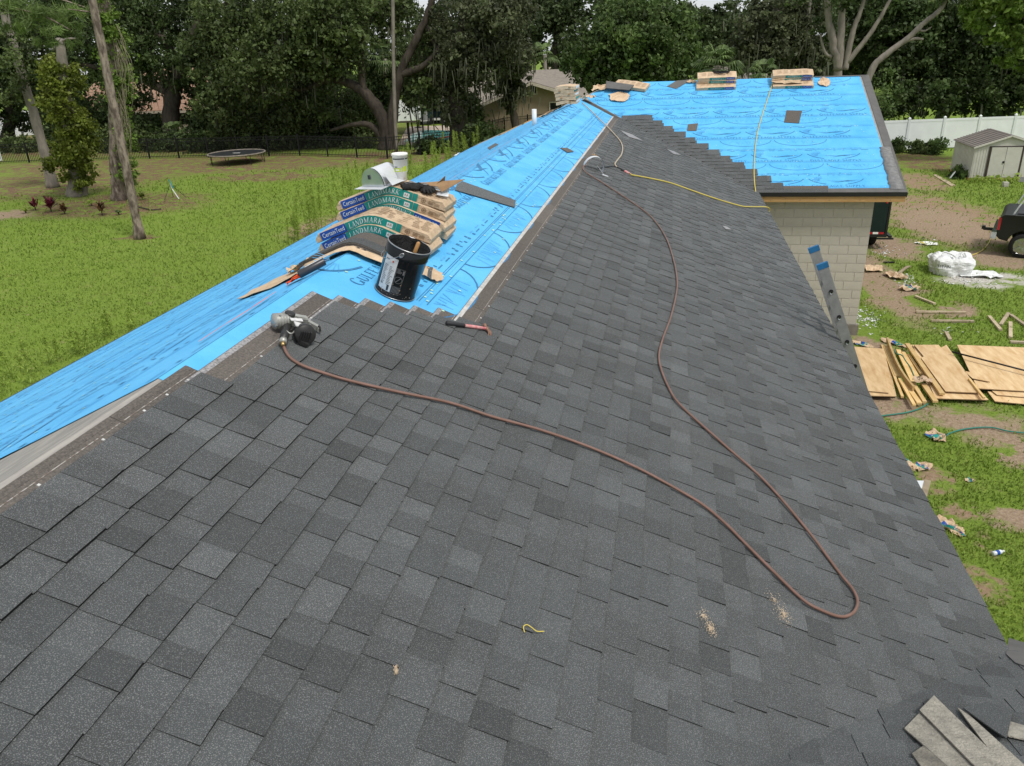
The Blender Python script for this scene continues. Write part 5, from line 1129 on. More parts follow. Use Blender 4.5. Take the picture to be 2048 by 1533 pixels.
for s_ in (0, 1):
    mb = MB(); x0 = sx-.08 if s_ == 0 else sx+sw_+.08; a_ = Vector((x0, sy-.08, he-.02)); b_ = Vector((sx+sw_/2, sy-.08, hp)); dd = Vector((0, sdp+.16, 0)); mb.sheet([[a_, a_+dd], [b_, b_+dd]], .02, (0, 0, 1)); rf = part(mb, 'roof', M['shed_roof'], t)
    for k in range(12):
        f = (k+.5)/12; p = a_+(b_-a_)*f+Vector((0, 0, .03)); mb = MB(); mb.bar(p, p+dd, .03, .02); part(mb, 'roof_rib', M['shed_roof'], rf)
mb = MB(); mb.bar((sx-.08, sy-.09, he-.03), (sx+sw_/2, sy-.09, hp-.01), .03, .07); mb.bar((sx+sw_+.08, sy-.09, he-.03), (sx+sw_/2, sy-.09, hp-.01), .03, .07); part(mb, 'gable_trim', M['shed_cream'], t)
for k in range(2): mb = MB(); mb.box((sx+.98+k*.62, sy-.025, .79), (.60, .03, 1.30)); part(mb, 'door', M['shed_cream'], t)
for x in (sx+.62, sx+1.94): mb = MB(); mb.box((x, sy-.02, .79), (.09, .03, 1.34)); part(mb, 'door_trim', M['shed_brown'], t)
mb = MB(); mb.box((sx+1.3, sy-.02, 1.47), (1.42, .03, .04)); part(mb, 'door_track', M['shed_brown'], t)
mb = MB(); mb.box((sx+1.24, sy-.05, .80), (.07, .03, .09)); part(mb, 'latch', M['glove_black'], t)
mb = MB(); mb.bar(gnd(1902, 352, .02), gnd(1888, 350, .75)+Vector((.35, 0, 0)), .30, .02, (0, 1, 0)); mb.build('white_board', M['vinyl_white'], label='white panel leaning on the left wall of the shed', cat='panel')
loosep = gpoly([(1866, 350), (1872, 349), (1912, 371), (1902, 372)], .03, .02); loosep.build('grey_plank', [M['oldwood'], M['ply_edge']], label='grey plank lying in front of the shed corner', cat='board')
mb = MB(); mb.box(gnd(2010, 374)+Vector((0, 0, .1)), (.2, .2, .2)); mb.build('concrete_block_step', M['block'], label='lone concrete block under the shed door sill', cat='concrete block')
# white rubble by the footing (uncountable chips)
mb = MB(); rr = random.Random(9)
for (x, y, sx_, sy_, n_) in ((1740, 640, 30, 22, 110), (1715, 632, 10, 20, 40), (1815, 562, 25, 12, 60), (1765, 505, 35, 12, 50), (1880, 505, 40, 14, 30), (1895, 662, 14, 8, 10), (1850, 486, 20, 8, 16), (1930, 655, 60, 14, 12), (1940, 562, 60, 9, 80)):
    for k in range(n_):
        q = gnd(x+rr.gauss(0, sx_*.5), y+rr.gauss(0, sy_*.5)); s_ = rr.uniform(.015, .05)
        mb.add([q+Vector((rr.uniform(-s_, s_), rr.uniform(-s_, s_), rr.uniform(.0, s_*.8))) for g in range(5)], [(0, 1, 2), (0, 2, 3), (0, 3, 4), (1, 2, 4)])
mb.build('rubble', M['bag_white'], label='white masonry chips scattered by the wall footing and sand', cat='rubble', kind='stuff', org=(4, 18, 0))
crumple('plastic_scrap', 'flat white sheet scrap lying on the bare dirt near the trailer', 'plastic', gnd(1850, 488), (.7, .4), [M['foam_white'], M['hose_yellow']], seed=95, amp=.12)
lum(1767, 525, 1789, 525, .03, 'short black pipe end on the sand by the trailer', .05, .04, m='hose_black', grp=None, name='black_offcut'); 
mb = MB(); mb.tube(spline([gnd(x, y, .05) for x, y in ((1787, 552), (1800, 545), (1812, 536), (1821, 533))], 5), [.02+.03*math.sin(math.pi*i/15) for i in range(16)], 8); mb.build('bark_slab', M['oldwood'], label='curled pale bark slab on the sand left of the bag', cat='bark', smooth=True)
# ---------------------------------------------------------------- vegetation
def leafmat(name, c1, c2, tone=.55, trans=.3, rough=.55):
    m = mat(name, c1, c2, rough, 1.3, 3, .25, tone=tone, coord='Object'); n = m.node_tree; N, K = n.nodes, n.links
    b = N['Principled BSDF']; out = [x for x in N if x.type == 'OUTPUT_MATERIAL'][0]; tr = N.new('ShaderNodeBsdfTranslucent'); mx = N.new('ShaderNodeMixShader'); mx.inputs[0].default_value = trans
    src = b.inputs['Base Color'].links[0].from_socket; K.new(src, tr.inputs[0]); K.new(b.outputs[0], mx.inputs[1]); K.new(tr.outputs[0], mx.inputs[2]); K.new(mx.outputs[0], out.inputs[0]); return m
M['oak_leaf'] = leafmat('live_oak_leaf', (.066, .098, .028), (.10, .13, .042), .7); M['oak_dark'] = leafmat('dark_oak_leaf', (.042, .07, .02), (.065, .094, .028), .7); M['oak_grey'] = leafmat('grey_green_leaf', (.078, .094, .046), (.10, .115, .054), .7)
M['bright_leaf'] = leafmat('bright_leaf', (.12, .20, .03), (.17, .25, .045)); M['mid_leaf'] = leafmat('mid_green_leaf', (.066, .112, .03), (.10, .145, .042), .7); M['vine_leaf'] = leafmat('yellow_green_leaf', (.13, .17, .025), (.17, .20, .03)); M['pine_needle'] = leafmat('pine_needle', (.12, .18, .05), (.15, .21, .06)); M['far_leaf'] = leafmat('far_wood_leaf', (.055, .083, .03), (.078, .105, .04))
M['ti_leaf'] = leafmat('red_ti_leaf', (.12, .012, .03), (.17, .03, .05)); M['ti_brown'] = leafmat('bronze_ti_leaf', (.14, .05, .03), (.10, .09, .03)); M['palm_leaf'] = leafmat('palm_leaf', (.09, .14, .045), (.13, .18, .06)); M['moss'] = leafmat('hanging_moss', (.085, .095, .06), (.12, .125, .085), .4, .2, .9); M['weed'] = leafmat('weed_green', (.30, .41, .07), (.36, .46, .10), .3, .5); M['dry_vine'] = mat('dry_vine', (.26, .22, .16), (.2, .17, .12), .9, 6)
M['bark'] = mat('oak_bark', (.085, .07, .056), (.045, .038, .032), .95, 7, 6, .1, bump=.9, bscale=12, stretch=(1, 1, .35)); M['bark_grey'] = mat('grey_bark', (.27, .24, .20), (.17, .15, .13), .95, 5, 6, .1, bump=.7, bscale=10, stretch=(1, 1, .35)); M['bark_pine'] = mat('pine_bark', (.30, .245, .20), (.10, .078, .062), .95, 7, 6, .1, bump=1., bscale=14, lo=.4, hi=.6, stretch=(1, 1, .35))
NR = np.random.default_rng(11)
def leafcloud(C, size, flat=.0, jit=.35, droop=0.):
    """one folded rhombus leaf at each centre"""
    n = len(C); s = size*(1+jit*NR.standard_normal(n).clip(-2, 2))[:, None]
    a = NR.standard_normal((n, 3)); a[:, 2] *= (1-flat); a[:, 2] -= droop; a /= np.linalg.norm(a, axis=1)[:, None]
    b = NR.standard_normal((n, 3)); b -= (b*a).sum(1)[:, None]*a; b /= np.linalg.norm(b, axis=1)[:, None]; c = np.cross(a, b)
    V = np.stack([C-a*s*.6, C+b*s*.36+c*s*.1, C+a*s*.6, C-b*s*.36+c*s*.1], 1).reshape(-1, 3)
    F = np.arange(n*4).reshape(n, 4); return V, F
def blobpts(blobs, n, sub=1.0, fill=.25):
    """clumps spread over ellipsoid shells: (centre, radii)"""
    vol = np.array([r[0]*r[2]+r[1]*r[2]+r[0]*r[1] for c, r in blobs]); cnt = (n*vol/vol.sum()).astype(int); out = []; tone = []
    for (c, r), k in zip(blobs, cnt):
        if k < 4: continue
        c, r = np.array(c), np.array(r); m = max(5, k//70)
        d = NR.standard_normal((m, 3)); d /= np.linalg.norm(d, axis=1)[:, None]; rad = np.where(NR.random(m) < fill, NR.random(m)**.5*.75, NR.uniform(.72, 1.12, m))
        cc = c+d*rad[:, None]*r; idx = NR.integers(0, m, k); sg = r.mean()*.17*sub*NR.uniform(.5, 1.4, m)
        p = cc[idx]+NR.standard_normal((k, 3))*sg[idx][:, None]*np.array([1, 1, .75]); out.append(p); tone.append(.5+.22*NR.standard_normal(m)[idx]+.12*NR.standard_normal(k))
    return np.concatenate(out), np.clip(np.concatenate(tone), 0, 1)
def crown(parent, blobs, n, size, m, name='crown', droop=0., sub=1., zmin=.05):
    C, t = blobpts(blobs, n, sub); k = C[:, 2] > zmin; C, t = C[k], t[k]; V, F = leafcloud(C, size, 0, .35, droop); V = V-np.array(WL.get(parent.name, (0, 0, 0))) if parent is not None else V
    return fastmesh(name, V, F, M[m], parent, t)
def pxb(x, y, Y, rx, ry, dep=None):                    # blob from a picture ellipse at depth Y
    c = at_y(x, y, Y); s_ = (c-CAM).dot(CF)/FPX; return ((c.x, c.y, c.z), (rx*s_, (dep if dep else (rx+ry)/2*s_), ry*s_))
def limbs(parent, L_, m, name='trunk', smooth=True, n=9):
    for k, (P, r0, r1) in enumerate(L_):
        S_ = spline(P, 7); k_ = len(S_); mb = MB(); S_ = [q+Vector((nz(i*.5, k, 1), nz(i*.5, k, 7), 0))*r0*.25 for i, q in enumerate(S_)]
        mb.tube(S_, [(r0+(r1-r0)*i/(k_-1))*(1+.16*nz(i*.9, k*3.3, r0*9)+(.35*max(0, 1-i/3.) if k == 0 else 0)) for i in range(k_)], n); part(mb, name if k == 0 else 'limb', M[m], parent, smooth=True)
def PY(pts, Y): return [at_y(x, y, Y) for x, y in pts]
def moss(parent, pts, n, m='moss'):
    """hanging strands: thin tapering ribbons"""
    P = np.array([NR.choice(len(pts), n)]).T; B_ = np.array([tuple(q) for q in pts])[P[:, 0]]+NR.standard_normal((n, 3))*np.array([.9, .9, .35]); ln = NR.uniform(.4, 1.5, n); w_ = NR.uniform(.015, .05, n); a = NR.uniform(0, 6.28, n); dx = np.stack([np.cos(a)*w_, np.sin(a)*w_, 0*a], 1); sw = NR.standard_normal((n, 3))*.12; sw[:, 2] = 0
    z = np.zeros((n, 3)); z[:, 2] = ln
    V = np.stack([B_-dx, B_+dx, B_+dx*1.3+sw*.5-z*.5, B_-dx*.9+sw*.5-z*.5, B_+sw-z], 1).reshape(-1, 3)-np.array(WL[parent.name]); i = np.arange(n)*5
    F = np.concatenate([np.stack([i, i+1, i+2, i+3], 1), np.stack([i+3, i+2, i+4, i+4], 1)]) ; F = np.concatenate([np.stack([i, i+1, i+2], 1), np.stack([i, i+2, i+3], 1), np.stack([i+3, i+2, i+4], 1)])
    return tag(fastmesh('hanging_moss', V, F, M[m], parent, np.tile(NR.random(n), 3)), kind='stuff')
def tree(name, label, base, L_, bark, blobs, n, size, leaf, cat='tree', grp=None, mossn=0, droop=0., sub=1.):
    t = thing(name, base, label, cat, grp); limbs(t, L_, bark); 
    if blobs: crown(t, blobs, n, size, leaf, droop=droop, sub=sub)
    if mossn: moss(t, [Vector(c)-Vector((0, 0, r[2]*.4)) for c, r in blobs], mossn)
    return t
def up(pts, Y, z0=0):                                   # limb points: first one brought down to the ground
    P = PY(pts, Y); P[0].z = z0; return P
# oak with the big bent limb, behind the fence
Y = 53.5; b = gnd(772, 300); BL_ = [pxb(x, y, Y+d, rx, ry) for x, y, rx, ry, d in ((470, 55, 80, 65, 1), (570, 40, 100, 70, 0), (660, 85, 80, 55, -1), (520, 140, 80, 50, -2), (445, 195, 55, 55, 0), (600, 215, 70, 35, 1), (715, 25, 80, 50, 2), (790, 20, 45, 40, 3), (560, 262, 80, 30, 1), (470, 272, 45, 35, 0), (640, 150, 50, 35, 0), (835, 165, 40, 45, 1), (680, 30, 60, 50, -2), (690, 255, 40, 35, 3), (850, 80, 30, 40, 2), (420, 120, 50, 50, 1))]
tree('live_oak', 'huge live oak with a bent low limb and moss behind the black fence', b, [(up([(775, 305), (768, 245), (738, 195), (700, 168), (655, 160), (610, 178), (535, 185)], Y), .52, .08), (up([(782, 305), (785, 230), (800, 150), (832, 80), (860, 15), (880, -60)], Y), .42, .16), (PY([(760, 232), (728, 180), (722, 110), (715, 40), (700, -40)], Y), .30, .10), (PY([(770, 285), (742, 252), (705, 250), (660, 262)], Y), .3, .08), (PY([(655, 160), (665, 140), (700, 132)], Y), .2, .05), (PY([(610, 180), (590, 150), (575, 120)], Y), .16, .04), (PY([(800, 150), (850, 130), (880, 90)], Y), .3, .08)], 'bark', BL_, 62000, .21, 'oak_leaf', mossn=500, droop=.3)
Y = 54.5; b = gnd(915, 295)
tree('live_oak', 'oak with a straight moss-hung trunk right of the pool', b, [(up([(915, 300), (912, 220), (905, 130), (925, 60), (950, -40)], Y), .55, .25), (PY([(910, 150), (950, 100), (990, 40), (1010, -20)], Y), .25, .08), (PY([(907, 130), (870, 90), (850, 40)], Y), .22, .06)], 'bark', [pxb(x, y, Y+d, rx, ry) for x, y, rx, ry, d in ((930, 55, 60, 55, 0), (985, 60, 55, 60, -1), (900, 140, 40, 35, 0), (1005, 20, 60, 45, 1), (960, 145, 40, 35, -1), (905, 200, 22, 50, 0), (880, 90, 30, 35, 1), (1000, 110, 40, 35, 0), (925, 110, 40, 30, -2))], 30000, .20, 'oak_grey', mossn=420, droop=.4)
Y = 60.; b = gnd(1030, 268)
tree('live_oak', 'small leaning oak in front of the tan gable wall', b, [(up([(1035, 270), (1022, 205), (1003, 150), (985, 100)], Y), .34, .14), (PY([(1015, 180), (1035, 140), (1050, 100)], Y), .16, .05)], 'bark', [pxb(x, y, Y+d, rx, ry) for x, y, rx, ry, d in ((1030, 110, 38, 40, 0), (1035, 170, 26, 30, 0), (1000, 170, 22, 26, 0), (1015, 205, 22, 18, 0), (990, 120, 28, 30, 1))], 11000, .19, 'oak_grey', mossn=160, droop=.4)
Y = 57.; b = gnd(330, 292)
tree('live_oak', 'dark spreading live oak filling the upper left behind the pines', b, [(up([(340, 290), (345, 200), (370, 110), (400, 50), (430, -40)], Y), .7, .3), (PY([(355, 150), (330, 80), (270, 75), (210, 85)], Y), .35, .1), (PY([(400, 50), (440, 20), (480, -20)], Y), .3, .1), (PY([(345, 190), (260, 150), (160, 130), (60, 120)], Y), .35, .08)], 'bark', [pxb(x, y, Y+d, rx, ry) for x, y, rx, ry, d in ((60, 40, 90, 60, 2), (150, 15, 70, 50, 0), (250, 40, 70, 50, 0), (330, 15, 70, 40, 1), (310, 120, 60, 45, -1), (390, 100, 50, 45, 0), (400, 165, 40, 35, 0), (255, 180, 50, 45, 1), (40, 150, 50, 50, 1), (180, 110, 60, 50, 1), (10, 90, 50, 60, 0), (120, 190, 45, 40, 2), (430, 60, 40, 40, 2), (-40, 60, 60, 80, 0), (330, 165, 40, 30, 0))], 52000, .22, 'oak_dark', mossn=520, droop=.3)
Y = 62.; b = gnd(20, 268)
tree('live_oak', 'shadowy oak at the left picture edge above the white fence', b, [(up([(15, 285), (20, 200), (0, 100), (-30, 0)], Y), .5, .2)], 'bark', [pxb(x, y, Y, rx, ry) for x, y, rx, ry in ((-30, 200, 60, 50), (20, 230, 40, 30), (90, 240, 50, 30), (30, 170, 50, 40))], 12000, .22, 'oak_dark', droop=.3)
# hedge and undergrowth behind the left fence
HG2 = 'shrubs behind the black fence'
for k, (x, y, rx, ry, Y, lb) in enumerate(((250, 288, 60, 26, 55, 'dark shrub between the vine-clad pine and the porch'), (345, 292, 55, 22, 55, 'low dark shrub under the porch'), (440, 285, 60, 30, 54, 'shrub directly behind the trampoline'), (550, 292, 70, 22, 56, 'shrub right of the trampoline behind the fence'), (650, 290, 60, 24, 56, 'shrub between trampoline and the bent oak'), (120, 290, 60, 24, 58, 'shrub near the left white fence'), (30, 300, 50, 18, 55, 'shrub at the left picture edge behind fence'), (860, 296, 24, 18, 51, 'small leafy shrub left of the moss-hung trunk'), (960, 280, 45, 22, 52, 'shrub right of the moss-hung trunk'), (720, 300, 40, 18, 55, 'shrub at the foot of the bent oak'))):
    bl = [pxb(x, y, Y, rx, ry)]; q = Vector(bl[0][0]); q.z = 0; t = thing('shrub', q, lb, 'shrub', HG2); mb = MB()
    for a in range(3): mb.tube([q+Vector((.2*a-.2, .1*a, 0)), q+Vector((.5*a-.5, 0, bl[0][0][2]))], [.04, .02], 5)
    part(mb, 'stem', M['bark'], t); crown(t, bl, 4200, .17, 'oak_dark' if k % 3 else 'oak_leaf', sub=1.4, zmin=.02)
UG = 'overgrown understory thickets behind the black fence'
for k, (x, y, rx, ry, Y, lb) in enumerate(((450, 225, 60, 45, 59, 'dark thicket above the trampoline'), (540, 225, 60, 50, 60, 'dark thicket right of the trampoline under the low limb'), (630, 230, 60, 45, 60, 'dark thicket under the bent oak limb'), (700, 235, 45, 45, 59, 'dark thicket left of the bent oak trunk'), (300, 262, 30, 24, 57, 'dark thicket left of the palmetto'), (220, 250, 60, 45, 60, 'dark thicket behind the vine-clad pine'), (150, 250, 50, 40, 61, 'thicket behind the vine column'), (420, 262, 40, 30, 57, 'thicket right of the palmetto'), (745, 180, 40, 55, 62, 'tall thicket behind the bent oak fork'), (830, 140, 50, 60, 64, 'leafy thicket between the bent oak and moss-hung trunk'), (500, 175, 70, 50, 64, 'tall dark thicket behind the long low limb'), (610, 130, 70, 60, 66, 'tallest thicket behind the bent oak crown'), (935, 230, 20, 40, 58, 'slim vine thicket right of the moss-hung trunk'))):
    bl = [pxb(x, y, Y, rx, ry), pxb(x+rx*.3, y+ry*.7, Y-1, rx*.7, ry*.6)]; q = Vector(bl[0][0]); q.z = 0; t = thing('thicket', q, lb, 'thicket', UG); mb = MB()
    for a in range(4): mb.tube([q+Vector((.4*a-.6, .1*a, 0)), q+Vector((.7*a-1, 0, bl[0][0][2]))], [.07, .03], 5)
    part(mb, 'stem', M['bark'], t); crown(t, bl, 9000, .21, 'oak_dark' if k % 3 else 'oak_leaf', sub=1.5, zmin=.02)
# ---- near pine with bare trunk
b = gnd(281, 478); Yp = b.y; tp = at_y(172, -60, Yp); t = thing('pine_tree', b, 'tall bare pine trunk standing alone on the left lawn', 'tree'); limbs(t, [([b+Vector((0, 0, -.05)), b+(tp-b)*.3, b+(tp-b)*.62, tp, tp+(tp-b)*.6], .165, .13)], 'bark_pine', n=14)
crown(t, [(tuple(tp+(tp-b)*.7+Vector((dx, dy, dz))), (1.4, 1.4, .8)) for dx, dy, dz in ((0, 0, 0), (1.5, 1, 1), (-1.5, -1, .6), (.5, -1.5, 1.8))], 2500, .22, 'pine_needle')
mb = MB(); s0 = at_y(178, 24, Yp); mb.tube([s0, s0+Vector((-.8, 0, .12))], [.03, .012], 6); part(mb, 'limb', M['bark_pine'], t)
# ---- pine wrapped in climbing vines
b = gnd(241, 400); Yp = b.y; P = up([(241, 400), (233, 330), (231, 240), (226, 150), (216, 70), (205, -10), (195, -80)], Yp); t = thing('pine_tree', b, 'vine-clad pine trunk just behind the bare one', 'tree'); limbs(t, [(P, .34, .22)], 'bark_pine', n=12)
crown(t, [pxb(x, y, Yp-.1, rx, ry) for x, y, rx, ry in ((226, 60, 15, 40), (234, 130, 16, 45), (241, 200, 13, 40), (248, 265, 10, 35), (253, 330, 8, 40), (216, 20, 18, 30), (237, 170, 13, 30))], 6500, .12, 'bright_leaf', 'vine_leaves', sub=1.5)
mb = MB(); rr = random.Random(3)
for k in range(46):
    x = rr.uniform(222, 242); y = rr.uniform(50, 230); q = at_y(x, y, Yp-.3+rr.uniform(-.3, .3)); e = at_y(x+rr.uniform(6, 24), y+rr.uniform(60, 150), Yp-.5); mb.tube(spline([q, q*.5+e*.5+Vector((rr.uniform(.0, .35), 0, -.1)), e], 4), rr.uniform(.006, .014), 4, caps=False)
part(mb, 'hanging_vines', M['dry_vine'], t, kind='stuff')
b = gnd(107, 375); Yp = b.y; t = thing('pine_tree', b, 'slanting pine trunk at far left beside the leafy vine column', 'tree'); limbs(t, [(up([(107, 375), (85, 290), (50, 170), (15, 50), (-10, -40)], Yp), .28, .18)], 'bark_grey', n=12); crown(t, [pxb(x, y, Yp-1, rx, ry) for x, y, rx, ry in ((30, 110, 40, 50), (10, 180, 30, 40))], 2600, .13, 'oak_leaf')
# pine boughs hanging into the top left corner
b = gnd(60, 395); Yp = b.y-3; t = thing('pine_tree', gnd(-60, 420), 'bright pine boughs hanging into the upper left corner', 'tree'); P0 = gnd(-60, 420); limbs(t, [([P0, at_y(-75, 200, P0.y), at_y(-90, -60, P0.y)], .25, .15), (PY([(-85, 30), (0, 15), (80, 30), (140, 60)], P0.y), .07, .02), (PY([(-85, 0), (0, -25), (90, -10), (170, 15)], P0.y), .07, .02)], 'bark_pine')
nd = []
for (x, y, rx, ry) in ((70, 25, 55, 22), (120, 60, 35, 22), (30, 10, 50, 20), (150, 20, 25, 20), (95, 85, 25, 12), (20, 55, 30, 18), (145, 90, 18, 8)):
    nd.append(pxb(x, y, P0.y, rx, ry))
C, tt = blobpts(nd, 3200, 1.2, .6); V, F = leafcloud(C, .34, 0, .3, .5); V = V.reshape(-1, 4, 3); mid_ = V.mean(1, keepdims=True); V[:, 1] = mid_[:, 0]+(V[:, 1]-mid_[:, 0])*.12; V[:, 3] = mid_[:, 0]+(V[:, 3]-mid_[:, 0])*.12
fastmesh('crown', V.reshape(-1, 3)-np.array(P0), F, M['pine_needle'], t, tt)
# ---- leafy vine column
b = gnd(158, 392); Yp = b.y; tree('vine_covered_tree', 'stump tree smothered in yellow-green vine leaves at left', b, [(up([(155, 393), (150, 330), (140, 250), (128, 160), (120, 80)], Yp), .42, .2), (up([(168, 390), (165, 340), (160, 280)], Yp), .2, .12), (PY([(105, 100), (130, 80), (155, 78)], Yp), .07, .04)], 'bark_grey', [pxb(x, y, Yp+d, rx, ry) for x, y, rx, ry, d in ((130, 160, 28, 34, 0), (125, 215, 32, 36, -.3), (150, 255, 34, 34, 0), (140, 300, 36, 34, -.3), (160, 335, 30, 26, 0), (115, 330, 24, 14, -.5), (155, 360, 26, 14, -.2), (105, 170, 22, 30, .3), (100, 130, 24, 26, .4), (170, 290, 22, 30, .3))], 17000, .13, 'vine_leaf', sub=1.2)
# ---- trees beyond the wing
Y = 47.; tree('broad_tree', 'broad dense dark green tree directly behind the wing ridge', Vector((at_y(1270, 170, Y).x, Y, 0)), [([Vector((at_y(1270, 170, Y).x, Y, 0)), at_y(1270, 150, Y), at_y(1272, 60, Y)], .4, .15)], 'bark', [pxb(x, y, Y+d, rx, ry) for x, y, rx, ry, d in ((1265, 55, 75, 48, 0), (1215, 105, 62, 45, -1), (1330, 85, 60, 55, 0), (1285, 140, 90, 40, -1), (1180, 125, 45, 38, 0), (1365, 120, 35, 40, 1), (1330, 35, 50, 35, 2), (1290, 90, 60, 40, -2), (1200, 160, 40, 20, -1), (1240, 25, 50, 30, 2))], 48000, .19, 'mid_leaf')
Y = 84.; tree('broad_tree', 'hazy tree above the tan house, left of the broad tree', Vector((at_y(1110, 150, Y).x, Y, 0)), [([Vector((at_y(1110, 150, Y).x, Y, 0)), at_y(1110, 110, Y), at_y(1112, 50, Y)], .4, .12)], 'bark', [pxb(x, y, Y, rx, ry) for x, y, rx, ry in ((1085, 45, 45, 40), (1130, 30, 45, 35), (1150, 75, 35, 40), (1070, 85, 30, 30), (1100, 5, 60, 25))], 9000, .30, 'far_leaf')
Y = 66.; tree('broad_tree', 'paler tree right of the broad one with sky above it', Vector((at_y(1420, 160, Y).x, Y, 0)), [([Vector((at_y(1420, 160, Y).x, Y, 0)), at_y(1420, 120, Y), at_y(1425, 60, Y)], .35, .12)], 'bark', [pxb(x, y, Y+d, rx, ry) for x, y, rx, ry, d in ((1420, 65, 42, 42, 0), (1390, 45, 30, 28, 0), (1455, 85, 32, 38, 0), (1470, 45, 22, 20, 1), (1410, 110, 45, 35, 0), (1440, 30, 22, 16, 1), (1480, 110, 30, 35, 1))], 18000, .23, 'far_leaf')
Y = 52.; tree('live_oak', 'grey moss-hung oak behind the wing ridge piles', Vector((at_y(1575, 160, Y).x, Y, 0)), [([Vector((at_y(1575, 160, Y).x, Y, 0)), at_y(1580, 120, Y), at_y(1560, 50, Y), at_y(1540, -10, Y)], .45, .15), (PY([(1580, 120), (1610, 70), (1620, 0)], Y), .25, .08), (PY([(1578, 110), (1535, 90), (1510, 60)], Y), .2, .06)], 'bark_grey', [pxb(x, y, Y+d, rx, ry) for x, y, rx, ry, d in ((1560, 40, 45, 40, 0), (1515, 75, 40, 40, 0), (1600, 80, 40, 40, 0), (1545, 115, 42, 30, -1), (1520, 25, 22, 25, 1), (1610, 20, 40, 35, 1), (1500, 125, 30, 25, 0), (1620, 130, 35, 25, 0))], 26000, .19, 'oak_grey', mossn=600, droop=.4)
Y = 46.; bx_ = at_y(1676, 165, Y).x
tree('multi_trunk_tree', 'tree with several pale grey trunks fanning up behind the wing corner', Vector((bx_, Y, 0)), [([Vector((bx_, Y, 0)), at_y(1676, 150, Y), at_y(1667, 90, Y), at_y(1656, 30, Y), at_y(1650, -40, Y)], .27, .13), (PY([(1676, 140), (1682, 60), (1688, -40)], Y), .24, .13), (PY([(1690, 140), (1703, 75), (1720, 25), (1738, -30)], Y), .17, .08), (PY([(1695, 125), (1742, 65), (1772, 15), (1790, -20)], Y), .14, .06), (PY([(1664, 115), (1650, 105), (1640, 70)], Y), .10, .04)], 'bark_grey', [pxb(x, y, Y+d, rx, ry) for x, y, rx, ry, d in ((1660, -20, 80, 30, 0), (1740, -20, 60, 35, 1), (1640, 60, 25, 30, 3))], 4000, .15, 'oak_dark')
Y = 43.; bx_ = at_y(1735, 165, Y).x
tree('leaning_tree', 'leaning bare grey trunk rising to the right above the white fence', Vector((bx_-.5, Y, 0)), [([Vector((bx_-.5, Y, 0)), at_y(1738, 155, Y), at_y(1772, 110, Y), at_y(1812, 80, Y), at_y(1850, 45, Y), at_y(1884, 15, Y), at_y(1900, -30, Y)], .17, .09), (PY([(1805, 85), (1828, 78), (1846, 79)], Y), .09, .05), (PY([(1835, 60), (1850, 62), (1863, 54)], Y), .06, .02)], 'bark_grey', [pxb(1905, -20, Y, 50, 25)], 1500, .14, 'oak_leaf')
Y = 58.
for k, (lb, bl) in enumerate((('dark vine-draped tree wall right of the fanning trunks', ((1725, 70, 60, 55, 0), (1790, 50, 60, 55, 0), (1770, 130, 50, 45, -1), (1830, 130, 55, 50, -1), (1790, 200, 40, 34, -3), (1845, 200, 50, 34, -3), (1740, 10, 70, 30, 1), (1850, 30, 60, 45, 0), (1700, 130, 40, 40, 1))), ('dark tree wall at the right picture edge behind shed', ((1900, 100, 65, 60, 0), (1975, 100, 60, 60, -1), (2050, 130, 60, 70, -1), (1930, 180, 60, 40, -2), (2010, 200, 55, 34, -2), (1900, 30, 60, 45, 0), (2090, 60, 60, 80, 0))))):
    q = at_y(bl[0][0], 150, Y); q.z = 0; tree('overgrown_tree', lb, q, [([q, at_y(bl[0][0], 130, Y), at_y(bl[0][0]+10, 30, Y)], .4, .15), (PY([(bl[1][0], 160), (bl[1][0]-20, 90), (bl[1][0]-10, 10)], Y), .2, .1)], 'bark', [pxb(x, y, Y+d, rx, ry) for x, y, rx, ry, d in bl], 36000, .21, 'oak_dark', mossn=160)
Y = 44.; q = at_y(2150, 120, Y); q.z = 0
tree('bright_leaf_tree', 'sunny bright green large-leaved tree in the upper right corner', q, [([q, at_y(2150, 100, Y), at_y(2130, 0, Y)], .3, .12), (PY([(2145, 60), (2060, 40), (1970, 20)], Y), .10, .04)], 'bark', [pxb(x, y, Y+d, rx, ry) for x, y, rx, ry, d in ((1985, 10, 50, 30, 0), (2040, 45, 45, 40, 0), (2000, 65, 40, 22, 0), (2060, 110, 40, 30, 0), (1950, 40, 30, 20, 1), (2010, 120, 25, 14, 0))], 5200, .24, 'bright_leaf')
# vines and low growth along the vinyl fence and shed
VG = 'leafy growth along the vinyl fence and shed'
for k, (x, y, Y, rx, ry, n_, lf, lb) in enumerate(((1790, 292, 48.6, 16, 14, 900, 'mid_leaf', 'creeper spilling over the fence next to the roof edge'), (1840, 298, 48.2, 26, 12, 1500, 'oak_leaf', 'bushy weeds at the foot of the vinyl fence'), (1875, 290, 47.5, 14, 18, 900, 'mid_leaf', 'big-leaved weed between fence and shed'), (1920, 352, 39.6, 14, 14, 1300, 'mid_leaf', 'weeds climbing the left shed wall'), (1990, 366, 38.4, 50, 4, 900, 'weed', 'low weeds under the shed floor'), (1765, 215, 50.5, 12, 70, 900, 'mid_leaf', 'ivy rope hanging beside the wing rake'))):
    bl = [pxb(x, y, Y, rx, ry, .5)]; q = Vector(bl[0][0]); q.z = 0; t = thing('climbing_weed', q, lb, 'plant', VG); mb = MB(); mb.tube([q, Vector(bl[0][0])], [.03, .015], 5); part(mb, 'stem', M['bark'], t); crown(t, bl, n_, .13, lf, sub=1.6, zmin=.01)
